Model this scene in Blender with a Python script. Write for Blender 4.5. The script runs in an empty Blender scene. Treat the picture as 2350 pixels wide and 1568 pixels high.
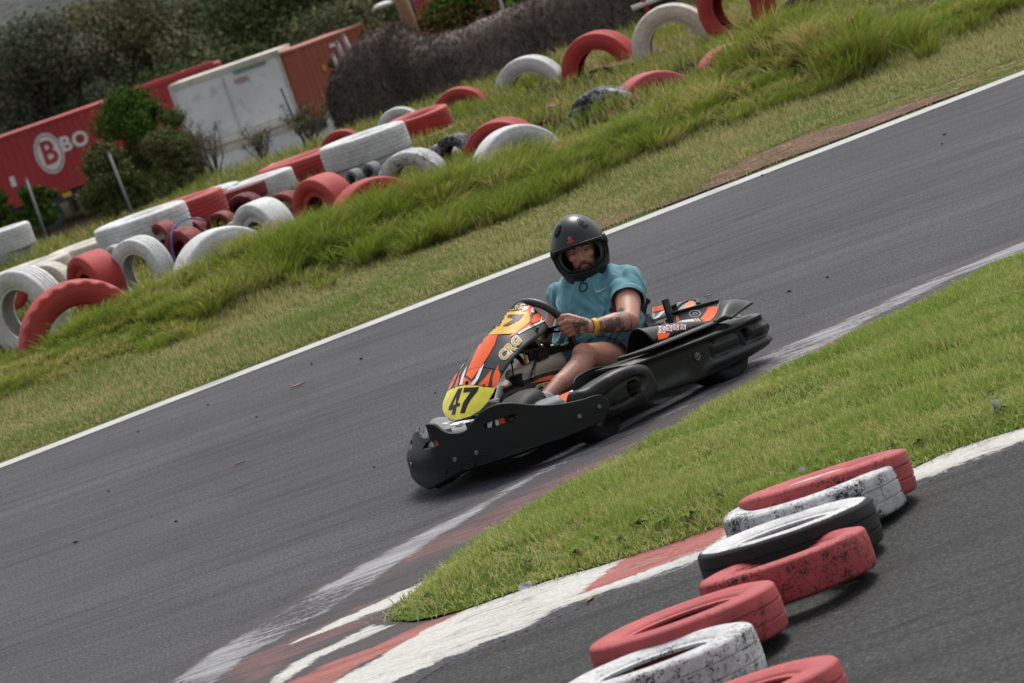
import bpy, bmesh, math, random
import numpy as np
from mathutils import Vector, Matrix, Euler
random.seed(7)
R = math.radians
PI = math.pi
scene = bpy.context.scene
COL = scene.collection

# ------------------------------------------------------------------ camera
CAM_H, PITCH, ROLL, HFOV = 2.7, R(-6.4), R(19.0), R(14.0)
cd = bpy.data.cameras.new('camera'); cam = bpy.data.objects.new('camera', cd); COL.objects.link(cam)
cd.sensor_width = 36.0; cd.lens = 18.0 / math.tan(HFOV / 2); cd.clip_end = 6000; cd.clip_start = 0.5
cam.location = (0, 0, CAM_H)
cam.rotation_euler = (Matrix.Rotation(PI / 2 + PITCH, 4, 'X') @ Matrix.Rotation(-ROLL, 4, 'Z')).to_euler()
cd.dof.use_dof = True; cd.dof.focus_distance = 19.2; cd.dof.aperture_fstop = 8.0
scene.camera = cam

# ------------------------------------------------------------------ light: bright overcast
SUN_EL, SUN_AZ = R(58), R(25)          # azimuth measured from +Y towards +X; behind the kart, high
w = bpy.data.worlds.new('World'); scene.world = w; w.use_nodes = True
nt = w.node_tree; nt.nodes.clear()
sky = nt.nodes.new('ShaderNodeTexSky'); sky.sky_type = 'NISHITA'; sky.sun_disc = False
sky.sun_elevation = SUN_EL; sky.sun_rotation = SUN_AZ; sky.dust_density = 4.0; sky.air_density = 1.5
hs = nt.nodes.new('ShaderNodeHueSaturation'); hs.inputs['Saturation'].default_value = 0.25
bg = nt.nodes.new('ShaderNodeBackground'); bg.inputs['Strength'].default_value = 0.112
wo = nt.nodes.new('ShaderNodeOutputWorld')
nt.links.new(sky.outputs[0], hs.inputs['Color']); nt.links.new(hs.outputs[0], bg.inputs[0]); nt.links.new(bg.outputs[0], wo.inputs[0])
sd = bpy.data.lights.new('sun', 'SUN'); sun = bpy.data.objects.new('sun', sd); COL.objects.link(sun)
sd.energy = 1.8; sd.angle = R(22); sd.color = (1.0, 0.97, 0.92)
sdir = Vector((math.sin(SUN_AZ) * math.cos(SUN_EL), math.cos(SUN_AZ) * math.cos(SUN_EL), math.sin(SUN_EL)))
sun.rotation_euler = sdir.to_track_quat('Z', 'Y').to_euler()
scene.view_settings.view_transform = 'Standard'; scene.view_settings.look = 'None'
scene.view_settings.exposure = 0.52; scene.view_settings.gamma = 1.0
# ------------------------------------------------------------------ survey helpers (photo measurements, 2350 x 1568 units, to places on the ground)
_F = 1175.0 / math.tan(HFOV / 2)
def ray(px, py):
    x = px - 1175.0; y = 784.0 - py
    c, s = math.cos(ROLL), math.sin(ROLL)
    xr, yr = x * c + y * s, -x * s + y * c
    return Vector((xr, _F * math.cos(PITCH) - yr * math.sin(PITCH), _F * math.sin(PITCH) + yr * math.cos(PITCH))).normalized()
def G(px, py, z=0.0):
    d = ray(px, py); return Vector((0, 0, CAM_H)) + d * ((z - CAM_H) / d.z)
def AT(px, py, Y):
    d = ray(px, py); return Vector((0, 0, CAM_H)) + d * (Y / d.y)

# ------------------------------------------------------------------ object helpers
def tag(o, label=None, cat=None, group=None, kind=None):
    if label: o['label'] = label
    if cat: o['category'] = cat
    if group: o['group'] = group
    if kind: o['kind'] = kind
    return o
def link(o, parent=None):
    COL.objects.link(o)
    if parent is not None: o.parent = parent
    return o
def empty(name, loc=(0, 0, 0), rz=0.0, **k):
    o = bpy.data.objects.new(name, None); o.empty_display_size = 0.2; link(o)
    o.location = loc; o.rotation_euler = (0, 0, rz)
    return tag(o, **k)
def setm(me, mats):
    if not isinstance(mats, (list, tuple)): mats = [mats]
    for m in mats: me.materials.append(m)
def obj(name, me, mats, parent=None, smooth=True, **k):
    if isinstance(me, bmesh.types.BMesh):
        bm = me; me = bpy.data.meshes.new(name); bm.to_mesh(me); bm.free()
    setm(me, mats)
    if smooth and len(me.polygons): me.polygons.foreach_set('use_smooth', [True] * len(me.polygons))
    o = bpy.data.objects.new(name, me); link(o, parent)
    if not smooth: pass
    return tag(o, **k)
def sharp(o, ang=35):
    me = o.data; bm = bmesh.new(); bm.from_mesh(me)
    for e in bm.edges:
        if len(e.link_faces) == 2 and e.calc_face_angle(0) > R(ang): e.smooth = False
    bm.to_mesh(me); bm.free(); return o
def struct(name, me, mats, **k):
    return obj(name, me, mats, kind='structure', **k)
def mod_bevel(o, w=0.004, seg=2):
    m = o.modifiers.new('bevel', 'BEVEL'); m.width = w; m.segments = seg; m.limit_method = 'ANGLE'; m.angle_limit = R(40); return o

# primitives into a bmesh
def add_box(bm, c, s, rot=None):
    m = Matrix.Translation(Vector(c)) @ (rot.to_4x4() if rot else Matrix()) @ Matrix.Diagonal((s[0], s[1], s[2], 1))
    return bmesh.ops.create_cube(bm, size=1.0, matrix=m)['verts']
def add_cyl(bm, p0, p1, r0, r1=None, seg=16, caps=True):
    p0, p1 = Vector(p0), Vector(p1); d = p1 - p0
    q = d.to_track_quat('Z', 'Y').to_matrix().to_4x4()
    m = Matrix.Translation((p0 + p1) / 2) @ q
    return bmesh.ops.create_cone(bm, cap_ends=caps, segments=seg, radius1=r0, radius2=r0 if r1 is None else r1, depth=max(d.length, 1e-5), matrix=m)['verts']
_SPH = {}
def add_sph(bm, c, r, s=(1, 1, 1), u=20, v=12, rot=None):
    if (u, v) not in _SPH:
        P = [(0, 0, -1)] + [(math.cos(-PI / 2 + PI * j / v) * math.cos(2 * PI * i / u), math.cos(-PI / 2 + PI * j / v) * math.sin(2 * PI * i / u), math.sin(-PI / 2 + PI * j / v)) for j in range(1, v) for i in range(u)] + [(0, 0, 1)]
        I = lambda j, i: 1 + (j - 1) * u + i % u; L = len(P) - 1
        F = [(0, I(1, i + 1), I(1, i)) for i in range(u)] + [(I(j, i), I(j, i + 1), I(j + 1, i + 1), I(j + 1, i)) for j in range(1, v - 1) for i in range(u)] + [(L, I(v - 1, i), I(v - 1, i + 1)) for i in range(u)]
        _SPH[u, v] = (P, F)
    P, F = _SPH[u, v]; c = Vector(c); sx, sy, sz = r * s[0], r * s[1], r * s[2]
    if rot: V = [bm.verts.new(c + rot @ Vector((x * sx, y * sy, z * sz))) for x, y, z in P]
    else: V = [bm.verts.new((c.x + x * sx, c.y + y * sy, c.z + z * sz)) for x, y, z in P]
    for f in F: bm.faces.new([V[i] for i in f])
    return V
def catmull(pts, n=8, closed=False):
    P = [Vector(p) for p in pts]; out = []
    m = len(P); rng = m if closed else m - 1
    for i in range(rng):
        if closed: a, b, c, d = P[(i - 1) % m], P[i], P[(i + 1) % m], P[(i + 2) % m]
        else: a, b, c, d = P[max(i - 1, 0)], P[i], P[i + 1], P[min(i + 2, m - 1)]
        for k in range(n):
            t = k / n
            out.append(0.5 * ((2 * b) + (c - a) * t + (2 * a - 5 * b + 4 * c - d) * t * t + (3 * b - a - 3 * c + d) * t ** 3))
    if not closed: out.append(P[-1].copy())
    return out
def add_tube(bm, pts, r, seg=10, closed=False, n=6, smooth=True, caps=True):
    P = catmull(pts, n, closed) if smooth else [Vector(p) for p in pts]
    m = len(P); rings = []
    rr = r if callable(r) else (lambda t: r)
    up = Vector((0.123, 0.31, 0.94)).normalized()
    for i, p in enumerate(P):
        if closed: t = (P[(i + 1) % m] - P[(i - 1) % m])
        else: t = P[min(i + 1, m - 1)] - P[max(i - 1, 0)]
        t.normalize(); a = t.cross(up); 
        if a.length < 1e-4: a = t.cross(Vector((1, 0, 0)))
        a.normalize(); b = t.cross(a); q = rr(i / max(m - 1, 1))
        rings.append([bm.verts.new(p + (a * math.cos(2 * PI * k / seg) + b * math.sin(2 * PI * k / seg)) * q) for k in range(seg)])
    for i in range(m if closed else m - 1):
        A, B = rings[i], rings[(i + 1) % m]
        for k in range(seg): bm.faces.new((A[k], A[(k + 1) % seg], B[(k + 1) % seg], B[k]))
    if not closed and caps:
        bm.faces.new(rings[0][::-1]); bm.faces.new(rings[-1])
def add_loft(bm, rings, closed=True, caps=True):
    V = [[bm.verts.new(p) for p in r] for r in rings]
    n = len(V[0])
    for A, B in zip(V, V[1:]):
        for k in range(n if closed else n - 1):
            bm.faces.new((A[k], A[(k + 1) % n], B[(k + 1) % n], B[k]))
    if caps and closed:
        bm.faces.new(V[0][::-1]); bm.faces.new(V[-1])
    return V
def fix(bm):
    bmesh.ops.recalc_face_normals(bm, faces=bm.faces[:]); return bm

# flat outline (with holes) -> sliced mesh in (u, v, w), warped by fn
def curve_mesh(polys, extrude=0.0, bevel=0.0):
    cu = bpy.data.curves.new('tmp', 'CURVE'); cu.dimensions = '2D'; cu.fill_mode = 'BOTH'
    for P in polys:
        sp = cu.splines.new('POLY'); sp.points.add(len(P) - 1); sp.use_cyclic_u = True
        for i, p in enumerate(P): sp.points[i].co = (p[0], p[1], 0, 1)
    cu.extrude = extrude; cu.bevel_depth = bevel; cu.bevel_resolution = 2 if bevel else 0
    return _tomesh(cu)
def _tomesh(cu):
    o = bpy.data.objects.new('tmp', cu); COL.objects.link(o)
    dg = bpy.context.evaluated_depsgraph_get(); dg.update()
    me = bpy.data.meshes.new_from_object(o.evaluated_get(dg), depsgraph=dg)
    bpy.data.objects.remove(o); bpy.data.curves.remove(cu)
    bm = bmesh.new(); bm.from_mesh(me); bpy.data.meshes.remove(me)
    bmesh.ops.remove_doubles(bm, verts=bm.verts[:], dist=1e-5)
    return bm
def text_mesh(s, size=1.0, offset=0.0, spacing=1.0, shear=0.0, extrude=0.0):
    cu = bpy.data.curves.new('tmp', 'FONT'); cu.body = s; cu.size = size; cu.align_x = 'CENTER'; cu.align_y = 'CENTER'
    cu.offset = offset; cu.space_character = spacing; cu.shear = shear; cu.extrude = extrude; cu.resolution_u = 4
    return _tomesh(cu)
def slice_bm(bm, du, dv=None):
    for ax, d in ((0, du), (1, dv)):
        if not d: continue
        xs = [v.co[ax] for v in bm.verts]
        if not xs: continue
        lo, hi = min(xs), max(xs); k = int(math.floor(lo / d)) + 1
        while k * d < hi:
            pc = [0, 0, 0]; pn = [0, 0, 0]; pc[ax] = k * d; pn[ax] = 1
            bmesh.ops.bisect_plane(bm, geom=bm.verts[:] + bm.edges[:] + bm.faces[:], dist=1e-6, plane_co=pc, plane_no=pn)
            k += 1
def warp(bm, fn):
    for v in bm.verts: v.co = fn(v.co.x, v.co.y, v.co.z)
    return bm
def bm_xf(bm, sx=1, sy=1, rot=0, tx=0, ty=0):
    c, s = math.cos(rot), math.sin(rot)
    for v in bm.verts:
        x, y = v.co.x * sx, v.co.y * sy
        v.co.x, v.co.y = x * c - y * s + tx, x * s + y * c + ty
    return bm
def inpoly(P, x, y):
    c = False; j = len(P) - 1
    for i in range(len(P)):
        if (P[i][1] > y) != (P[j][1] > y) and x < (P[j][0] - P[i][0]) * (y - P[i][1]) / (P[j][1] - P[i][1]) + P[i][0]: c = not c
        j = i
    return c
def inpoly_np(P, x, y):
    c = np.zeros(x.shape, bool); j = len(P) - 1
    for i in range(len(P)):
        xi, yi = P[i][0], P[i][1]; xj, yj = P[j][0], P[j][1]
        if yi != yj:
            c ^= ((yi > y) != (yj > y)) & (x < (xj - xi) * (y - yi) / (yj - yi) + xi)
        j = i
    return c
def lerp(a, b, t): return a + (b - a) * t
def smooth01(t): t = max(0.0, min(1.0, t)); return t * t * (3 - 2 * t)
def interp(x, xs, ys):
    if x <= xs[0]: return ys[0]
    for i in range(1, len(xs)):
        if x <= xs[i]: return lerp(ys[i - 1], ys[i], (x - xs[i - 1]) / (xs[i] - xs[i - 1]))
    return ys[-1]

# smooth blobs: tapered capsules fused into one surface
def add_capsule(bm, p0, r0, p1, r1, sc=None, seg=18):
    p0, p1 = Vector(p0), Vector(p1)
    n = max(2, int((p1 - p0).length / (min(r0, r1) * 0.35)) + 1)
    for i in range(n + 1):
        t = i / n; add_sph(bm, p0.lerp(p1, t), lerp(r0, r1, t), sc or (1, 1, 1), seg, 12)
def fuse(bm, voxel, iters=6, fac=0.5):
    me = bpy.data.meshes.new('tmp'); bm.to_mesh(me); bm.free()
    o = bpy.data.objects.new('tmp', me); COL.objects.link(o)
    m = o.modifiers.new('r', 'REMESH'); m.mode = 'VOXEL'; m.voxel_size = voxel
    if iters:
        s = o.modifiers.new('s', 'SMOOTH'); s.factor = fac; s.iterations = iters
    dg = bpy.context.evaluated_depsgraph_get(); dg.update()
    res = bpy.data.meshes.new_from_object(o.evaluated_get(dg), depsgraph=dg)
    bpy.data.objects.remove(o); bpy.data.meshes.remove(me)
    return res
def from_np(name, verts, faces, attr=None):
    me = bpy.data.meshes.new(name); nv = len(verts); nf, k = faces.shape
    me.vertices.add(nv); me.vertices.foreach_set('co', verts.astype(np.float32).ravel())
    me.loops.add(nf * k); me.loops.foreach_set('vertex_index', faces.astype(np.int32).ravel())
    me.polygons.add(nf); me.polygons.foreach_set('loop_start', np.arange(0, nf * k, k, dtype=np.int32))
    me.polygons.foreach_set('loop_total', np.full(nf, k, dtype=np.int32))
    me.update(calc_edges=True)
    if attr:
        for n, a in attr.items():
            A = me.attributes.new(n, 'FLOAT', 'POINT'); A.data.foreach_set('value', a.astype(np.float32))
    return me

# ------------------------------------------------------------------ material helpers
class NT:
    def __init__(s, name):
        s.m = bpy.data.materials.new(name); s.m.use_nodes = True; s.t = s.m.node_tree; s.t.nodes.clear()
        s.o = s.n('ShaderNodeOutputMaterial'); s.b = s.n('ShaderNodeBsdfPrincipled'); s.l(s.b.outputs[0], s.o.inputs[0])
    def n(s, t, **k):
        x = s.t.nodes.new(t)
        for a, v in k.items():
            if hasattr(x, a): setattr(x, a, v)
            else: x.inputs[a.replace('_', ' ')].default_value = v
        return x
    def l(s, a, b): s.t.links.new(a, b)
    def coord(s, kind='Object', scale=(1, 1, 1), rot=(0, 0, 0)):
        c = s.n('ShaderNodeTexCoord'); m = s.n('ShaderNodeMapping'); m.inputs['Scale'].default_value = scale; m.inputs['Rotation'].default_value = rot
        s.l(c.outputs[kind], m.inputs[0]); return m.outputs[0]
    def noise(s, vec, scale=5, detail=4, rough=0.55, dist=0):
        x = s.n('ShaderNodeTexNoise'); x.inputs['Scale'].default_value = scale; x.inputs['Detail'].default_value = detail
        x.inputs['Roughness'].default_value = rough; x.inputs['Distortion'].default_value = dist
        s.l(vec, x.inputs['Vector']); return x.outputs[0]
    def ramp(s, fac, stops, interp='LINEAR'):
        x = s.n('ShaderNodeValToRGB'); e = x.color_ramp; e.interpolation = interp
        while len(e.elements) < len(stops): e.elements.new(0.5)
        for i, (p, c) in enumerate(stops):
            e.elements[i].position = p; e.elements[i].color = (c, c, c, 1) if isinstance(c, (int, float)) else (*c[:3], 1)
        s.l(fac, x.inputs[0]); return x.outputs[0]
    def mix(s, fac, a, b, mode='MIX'):
        x = s.n('ShaderNodeMix', data_type='RGBA', blend_type=mode)
        for i, v in ((0, fac), (6, a), (7, b)):
            if isinstance(v, bpy.types.NodeSocket): s.l(v, x.inputs[i])
            elif i == 0: x.inputs[0].default_value = v
            else: x.inputs[i].default_value = (*v[:3], 1) if not isinstance(v, (int, float)) else (v, v, v, 1)
        return x.outputs[2]
    def math(s, op, a, b=None, c=None, clamp=False):
        x = s.n('ShaderNodeMath', operation=op, use_clamp=clamp)
        for i, v in enumerate((a, b, c)):
            if v is None: continue
            if isinstance(v, bpy.types.NodeSocket): s.l(v, x.inputs[i])
            else: x.inputs[i].default_value = v
        return x.outputs[0]
    def bump(s, h, strength=0.3, dist=0.01):
        x = s.n('ShaderNodeBump'); x.inputs['Strength'].default_value = strength; x.inputs['Distance'].default_value = dist
        s.l(h, x.inputs['Height']); s.l(x.outputs[0], s.b.inputs['Normal']); return x
    def set(s, **k):
        for a, v in k.items():
            i = s.b.inputs[a.replace('_', ' ')]
            if isinstance(v, bpy.types.NodeSocket): s.l(v, i)
            elif isinstance(v, (tuple, list)): i.default_value = (*v[:3], 1)
            else: i.default_value = v
        return s
def simple(name, col, rough=0.5, metal=0.0, var=0.12, scale=12, bump=0.05, bscale=120, spec=0.5, kind='Object'):
    """plain surface with slight mottling, uneven gloss and fine bump"""
    t = NT(name); c = t.coord(kind); n1 = t.noise(c, scale, 5, 0.6)
    f = t.ramp(n1, [(0.3, 1 - var), (0.7, 1 + var)])
    t.set(Base_Color=t.mix(1.0, col, f, 'MULTIPLY'), Metallic=metal)
    t.set(Roughness=t.math('ADD', t.math('MULTIPLY', n1, 0.25), rough - 0.12, clamp=True)); t.b.inputs['Specular IOR Level'].default_value = spec
    if bump: t.bump(t.noise(c, bscale, 3), bump, 0.004)
    return t.m
# ------------------------------------------------------------------ setting
P0 = Vector((-3.42, 27.05, 0)); EL = Vector((1, 0.3706, 0)).normalized(); NL = Vector((-EL.y, EL.x, 0))
def SD(s, d, z=0.0): return P0 + EL * s + NL * d + Vector((0, 0, z))      # along / across the far edge line
def vnoise(x, y, seed=0):
    """cheap smooth value noise, numpy"""
    xi = np.floor(x).astype(int); yi = np.floor(y).astype(int); xf = x - xi; yf = y - yi
    def hsh(a, b):
        q = np.sin(a * 127.1 + b * 311.7 + seed * 74.7) * 43758.5453; return q - np.floor(q)
    u = xf * xf * (3 - 2 * xf); v = yf * yf * (3 - 2 * yf)
    return (hsh(xi, yi) * (1 - u) + hsh(xi + 1, yi) * u) * (1 - v) + (hsh(xi, yi + 1) * (1 - u) + hsh(xi + 1, yi + 1) * u) * v
def edge_dist(P, x, y):
    d = np.full(x.shape, 1e9)
    for i in range(len(P)):
        ax, ay = P[i - 1]; bx, by = P[i]; L = (bx - ax) ** 2 + (by - ay) ** 2
        t = np.clip(((x - ax) * (bx - ax) + (y - ay) * (by - ay)) / max(L, 1e-9), 0, 1)
        d = np.minimum(d, np.hypot(x - ax - t * (bx - ax), y - ay - t * (by - ay)))
    return d
HS, HH = [-2, 1.5, 1.9, 2.5, 3.2, 4.0, 5.0, 5.6, 5.9, 6.3, 6.7, 7.2, 7.65, 8.2, 8.5, 8.8, 9.0, 9.35, 9.8, 10.5, 14], [.2, .22, .18, .28, .38, .42, .43, .42, .36, .28, .34, .32, .33, .34, .72, .78, .52, .32, .28, .26, .3]
def bank_z(s, d):
    s = np.asarray(s, float); d = np.asarray(d, float)
    n = vnoise(s * 0.9, d * 0.9, 1) * 0.6 + vnoise(s * 2.7, d * 2.7, 2) * 0.4
    up = np.clip((d - 3.0) / 1.5, 0, 1); up = up * up * (3 - 2 * up)
    dn = np.clip((d - 5.0) / 2.0, 0, 1); dn = dn * dn * (3 - 2 * dn)
    lf = np.clip((s - 2.2) / 1.6, 0, 1)
    z = 0.015 * np.clip(d / 0.4, 0, 1) + 0.03 * np.clip(d / 3, 0, 1) * n + up * np.interp(s, HS, HH) * (0.36 + 0.24 * n) - dn * np.interp(s, HS, HH) * .40
    far = np.clip((d - 20.5) / 30.0, 0, 1)
    return z - 6.6 * far * far * (3 - 2 * far)

# --- materials
def mat_asphalt(name, base, tint=(1, 1, 1.03), streak=0.35, raw=False):
    t = NT(name); c = t.coord('Object'); a = math.atan2(EL.y, EL.x)
    cs = t.coord('Object', (0.25, 5.0, 1), (0, 0, -a)); cl = t.coord('Object', (0.35, 7, 1), (0, 0, -a))
    big = t.noise(c, 0.5, 4, 0.6); fine = t.noise(c, 75, 3, 0.8); mid = t.noise(c, 14, 4, 0.6)
    st = t.noise(cs, 1.0, 6, 0.65, 0.3)
    v = t.math('MULTIPLY', t.ramp(big, [(0.3, 0.74), (0.5, 0.94), (0.7, 1.16)]), t.ramp(st, [(0.3, 0.78), (0.5, 1.0), (0.7, 1.16)]))
    v = t.math('MULTIPLY', v, t.ramp(fine, [(0.34, 0.35), (0.46, 0.82), (0.53, 1.12), (0.62, 2.3), (0.70, 3.2)]))
    v = t.math('MULTIPLY', v, t.math('ADD', 0.85, t.math('MULTIPLY', mid, 0.3)))
    tm = t.noise(t.coord('Object', (0.10, 2.6, 1), (0, 0, -a - .05)), 1.3, 3, .5, .2)
    v = t.math('MULTIPLY', v, t.ramp(tm, [(.455, 1.0), (.475, .74), (.50, .80), (.512, 1.0), (.56, 1.0), (.572, .82), (.585, 1.0)]))
    # long thin cracks that run with the track
    wv = t.n('ShaderNodeTexVoronoi', feature='DISTANCE_TO_EDGE'); wv.inputs['Scale'].default_value = 0.55
    dn = t.n('ShaderNodeVectorMath', operation='ADD'); nz = t.n('ShaderNodeTexNoise'); nz.inputs['Scale'].default_value = 1.2; nz.inputs['Detail'].default_value = 5
    cc = t.coord('Object', (0.22, 2.2, 1), (0, 0, -a)); t.l(cc, nz.inputs['Vector']); sc = t.n('ShaderNodeVectorMath', operation='SCALE'); sc.inputs['Scale'].default_value = 0.5
    t.l(nz.outputs[1], sc.inputs[0]); t.l(cc, dn.inputs[0]); t.l(sc.outputs[0], dn.inputs[1]); t.l(dn.outputs[0], wv.inputs['Vector'])
    cr = t.ramp(wv.outputs[0], [(0.0, 0.45), (0.006, 0.7), (0.012, 1.0)])
    gate = t.ramp(t.noise(c, 0.9, 3), [(0.48, 0.0), (0.58, 1.0)])
    v = t.math('MULTIPLY', v, t.mix(gate, 1.0, cr))
    col = t.mix(1.0, tuple(base * q for q in tint), v, 'MULTIPLY')
    t.set(Base_Color=col, Roughness=t.math('ADD', 0.62, t.math('MULTIPLY', fine, 0.3)))
    t.b.inputs['Specular IOR Level'].default_value = 0.14
    t.bump(t.math('ADD', fine, t.math('MULTIPLY', mid, 0.6)), 0.8, 0.008)
    return (t, col, fine, mid) if raw else t.m
M_ASPH = mat_asphalt('asphalt', 0.056, (0.98, 0.97, 1.09)); M_ASPH2 = mat_asphalt('asphalt_dark', 0.036, (1, 1, 1.02))
def mat_paint(name, col, worn, under=(0.075, 0.075, 0.08), wear_lo=0.45, wear_hi=0.6, aniso=6.0, dirt=0.25):
    t = NT(name); a = math.atan2(EL.y, EL.x) + 0.12
    c = t.coord('Object'); cs = t.coord('Object', (1.0, aniso, 1), (0, 0, -a))
    n1 = t.noise(cs, 3.2, 8, 0.72, 0.4); n2 = t.noise(c, 60, 4, 0.7); n3 = t.noise(c, 1.3, 4, 0.6)
    f = t.math('ADD', t.math('MULTIPLY', n1, 0.7), t.math('MULTIPLY', n2, 0.3))
    f = t.math('ADD', f, t.math('MULTIPLY', t.math('SUBTRACT', n3, 0.5), 0.5))
    m = t.ramp(f, [(wear_lo, 0.0), (wear_hi, worn)])
    dirtc = t.mix(t.math('MULTIPLY', n3, dirt), col, (0.10, 0.08, 0.07))
    colr = t.mix(m, dirtc, under)
    colr = t.mix(1.0, colr, t.ramp(n2, [(0.3, 0.75), (0.7, 1.15)]), 'MULTIPLY')
    t.set(Base_Color=colr, Roughness=0.75); t.bump(t.math('ADD', n2, n1), 0.45, 0.006)
    return t.m
M_LINE = mat_paint('line_white', (0.46, 0.46, 0.45), 0.7, wear_lo=0.52, wear_hi=0.68)
M_LINEW = mat_paint('line_worn', (0.34, 0.34, 0.36), 0.85, wear_lo=0.50, wear_hi=0.66, aniso=9)
M_KRED = mat_paint('kerb_red_worn', (0.15, 0.075, 0.078), 0.8, under=(0.05, 0.045, 0.045), wear_lo=0.44, wear_hi=0.62, aniso=5)
M_KPINK = mat_paint('kerb_red', (0.42, 0.13, 0.12), 0.8, under=(0.10, 0.07, 0.06), wear_lo=0.50, wear_hi=0.68, aniso=4)
M_KWHITE = mat_paint('kerb_white', (0.56, 0.55, 0.51), 0.7, under=(0.16, 0.14, 0.12), wear_lo=0.56, wear_hi=0.72, aniso=3, dirt=0.15)
M_KGREY = mat_paint('kerb_grey_worn', (0.22, 0.22, 0.235), 0.85, wear_lo=0.46, wear_hi=0.60, aniso=9)
M_SOIL = (lambda t: (t.set(Base_Color=t.ramp(t.noise(t.coord(), 7, 6, 0.7), [(0.3, (0.055, 0.028, 0.018)), (0.55, (0.13, 0.060, 0.038)), (0.75, (0.25, 0.14, 0.09))]), Roughness=0.95), t.bump(t.noise(t.coord(), 30, 5, 0.7), 0.8, 0.02), t.m)[-1])(NT('soil'))
def mat_turf(name, stops, sc=2.0):
    t = NT(name); c = t.coord(); n = t.noise(c, sc, 5, 0.65); f = t.noise(c, 40, 4, 0.7)
    base = t.ramp(t.math('ADD', t.math('MULTIPLY', n, 0.6), t.math('MULTIPLY', f, 0.4)), stops)
    t.set(Base_Color=base, Roughness=0.95); t.bump(f, 1.0, 0.02); t.b.inputs['Specular IOR Level'].default_value = 0.05; return t.m
M_TURF = mat_turf('turf', [(0.3, (0.045, 0.06, 0.016)), (0.5, (0.10, 0.115, 0.03)), (0.7, (0.20, 0.18, 0.07))])
M_TURF2 = mat_turf('turf_fresh', [(0.3, (0.035, 0.06, 0.012)), (0.55, (0.075, 0.12, 0.02)), (0.75, (0.15, 0.17, 0.05))])
def mat_grass(name, lo, hi, straw, straw_amt=0.2, sc=0.8, patch=0.5):
    t = NT(name); a = t.n('ShaderNodeAttribute', attribute_name='r'); h = t.n('ShaderNodeAttribute', attribute_name='h')
    c = t.coord(); n = t.noise(c, sc, 4, 0.6)
    g = t.mix(t.math('ADD', t.math('MULTIPLY', a.outputs['Fac'], 0.6), t.math('MULTIPLY', n, 0.4)), lo, hi)
    sf = t.math('ADD', a.outputs['Fac'], t.math('MULTIPLY', t.math('SUBTRACT', n, 0.5), patch * 2.2))
    g = t.mix(t.ramp(sf, [(1 - straw_amt - 0.08, 0.0), (1 - straw_amt + 0.08, 1.0)]), g, straw)
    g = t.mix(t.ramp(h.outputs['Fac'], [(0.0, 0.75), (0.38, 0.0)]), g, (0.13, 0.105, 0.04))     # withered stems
    t.set(Base_Color=g, Roughness=0.6); t.b.inputs['Specular IOR Level'].default_value = 0.3
    # thin blades let some light through
    tr = t.n('ShaderNodeBsdfTranslucent'); t.l(g, tr.inputs[0]); mx = t.n('ShaderNodeMixShader'); mx.inputs[0].default_value = 0.35
    t.l(t.b.outputs[0], mx.inputs[1]); t.l(tr.outputs[0], mx.inputs[2]); t.l(mx.outputs[0], t.o.inputs[0])
    return t.m
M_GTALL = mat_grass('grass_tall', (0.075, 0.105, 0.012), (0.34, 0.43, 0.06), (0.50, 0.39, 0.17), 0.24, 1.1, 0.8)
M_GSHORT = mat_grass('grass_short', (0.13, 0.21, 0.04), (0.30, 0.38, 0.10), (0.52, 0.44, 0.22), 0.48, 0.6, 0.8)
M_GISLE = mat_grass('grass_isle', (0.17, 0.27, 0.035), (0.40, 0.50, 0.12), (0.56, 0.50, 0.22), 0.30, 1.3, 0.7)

def ground_poly(name, px, z, mat, step=0.25):
    pts = [G(*p) for p in px]
    bm = curve_mesh([[(p.x, p.y) for p in pts]]); slice_bm(bm, step, step)
    for v in bm.verts: v.co.z = z
    for f in bm.faces:
        if f.normal.z < 0: f.normal_flip()
    return struct(name, bm, mat, smooth=False)

# --- terrain far and near
def build_terrain():
    xs = np.concatenate([np.linspace(-900, -60, 15), np.linspace(-50, 60, 56), np.linspace(70, 900, 15)])
    ds = np.concatenate([[-60, -30, -10, -1, -0.5, 6.9, 7.2], np.linspace(8, 70, 50), np.linspace(80, 320, 20), np.linspace(400, 2500, 10)])
    S, D = np.meshgrid(xs, ds)
    Z = np.where(D < 7, -0.25, bank_z(S, np.maximum(D, 7)) - 0.01)
    Z = Z + np.where(D > 20, 0.25 * (vnoise(S * 0.2, D * 0.2, 5) - 0.5) * np.clip((D - 20) / 20, 0, 1), 0)
    X = P0.x + EL.x * S + NL.x * D; Y = P0.y + EL.y * S + NL.y * D
    n, m = S.shape; V = np.stack([X, Y, Z], -1).reshape(-1, 3)
    i = np.arange(n * m).reshape(n, m); F = np.stack([i[:-1, :-1], i[:-1, 1:], i[1:, 1:], i[1:, :-1]], -1).reshape(-1, 4)
    t = NT('dry_ground'); c = t.coord(); a = t.noise(c, 0.35, 6, 0.65); b = t.noise(c, 6, 5, 0.7)
    t.set(Base_Color=t.mix(t.ramp(a, [(0.42, 0.0), (0.56, 1.0)]), t.ramp(b, [(0.3, (0.016, 0.012, 0.010)), (0.7, (0.065, 0.048, 0.038))]), t.ramp(b, [(0.3, (0.02, 0.02, 0.010)), (0.7, (0.065, 0.06, 0.028))])), Roughness=0.95)
    t.bump(b, 0.9, 0.06); t.b.inputs['Specular IOR Level'].default_value = 0.0
    struct('ground', from_np('ground', V, F), t.m)
build_terrain()
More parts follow.
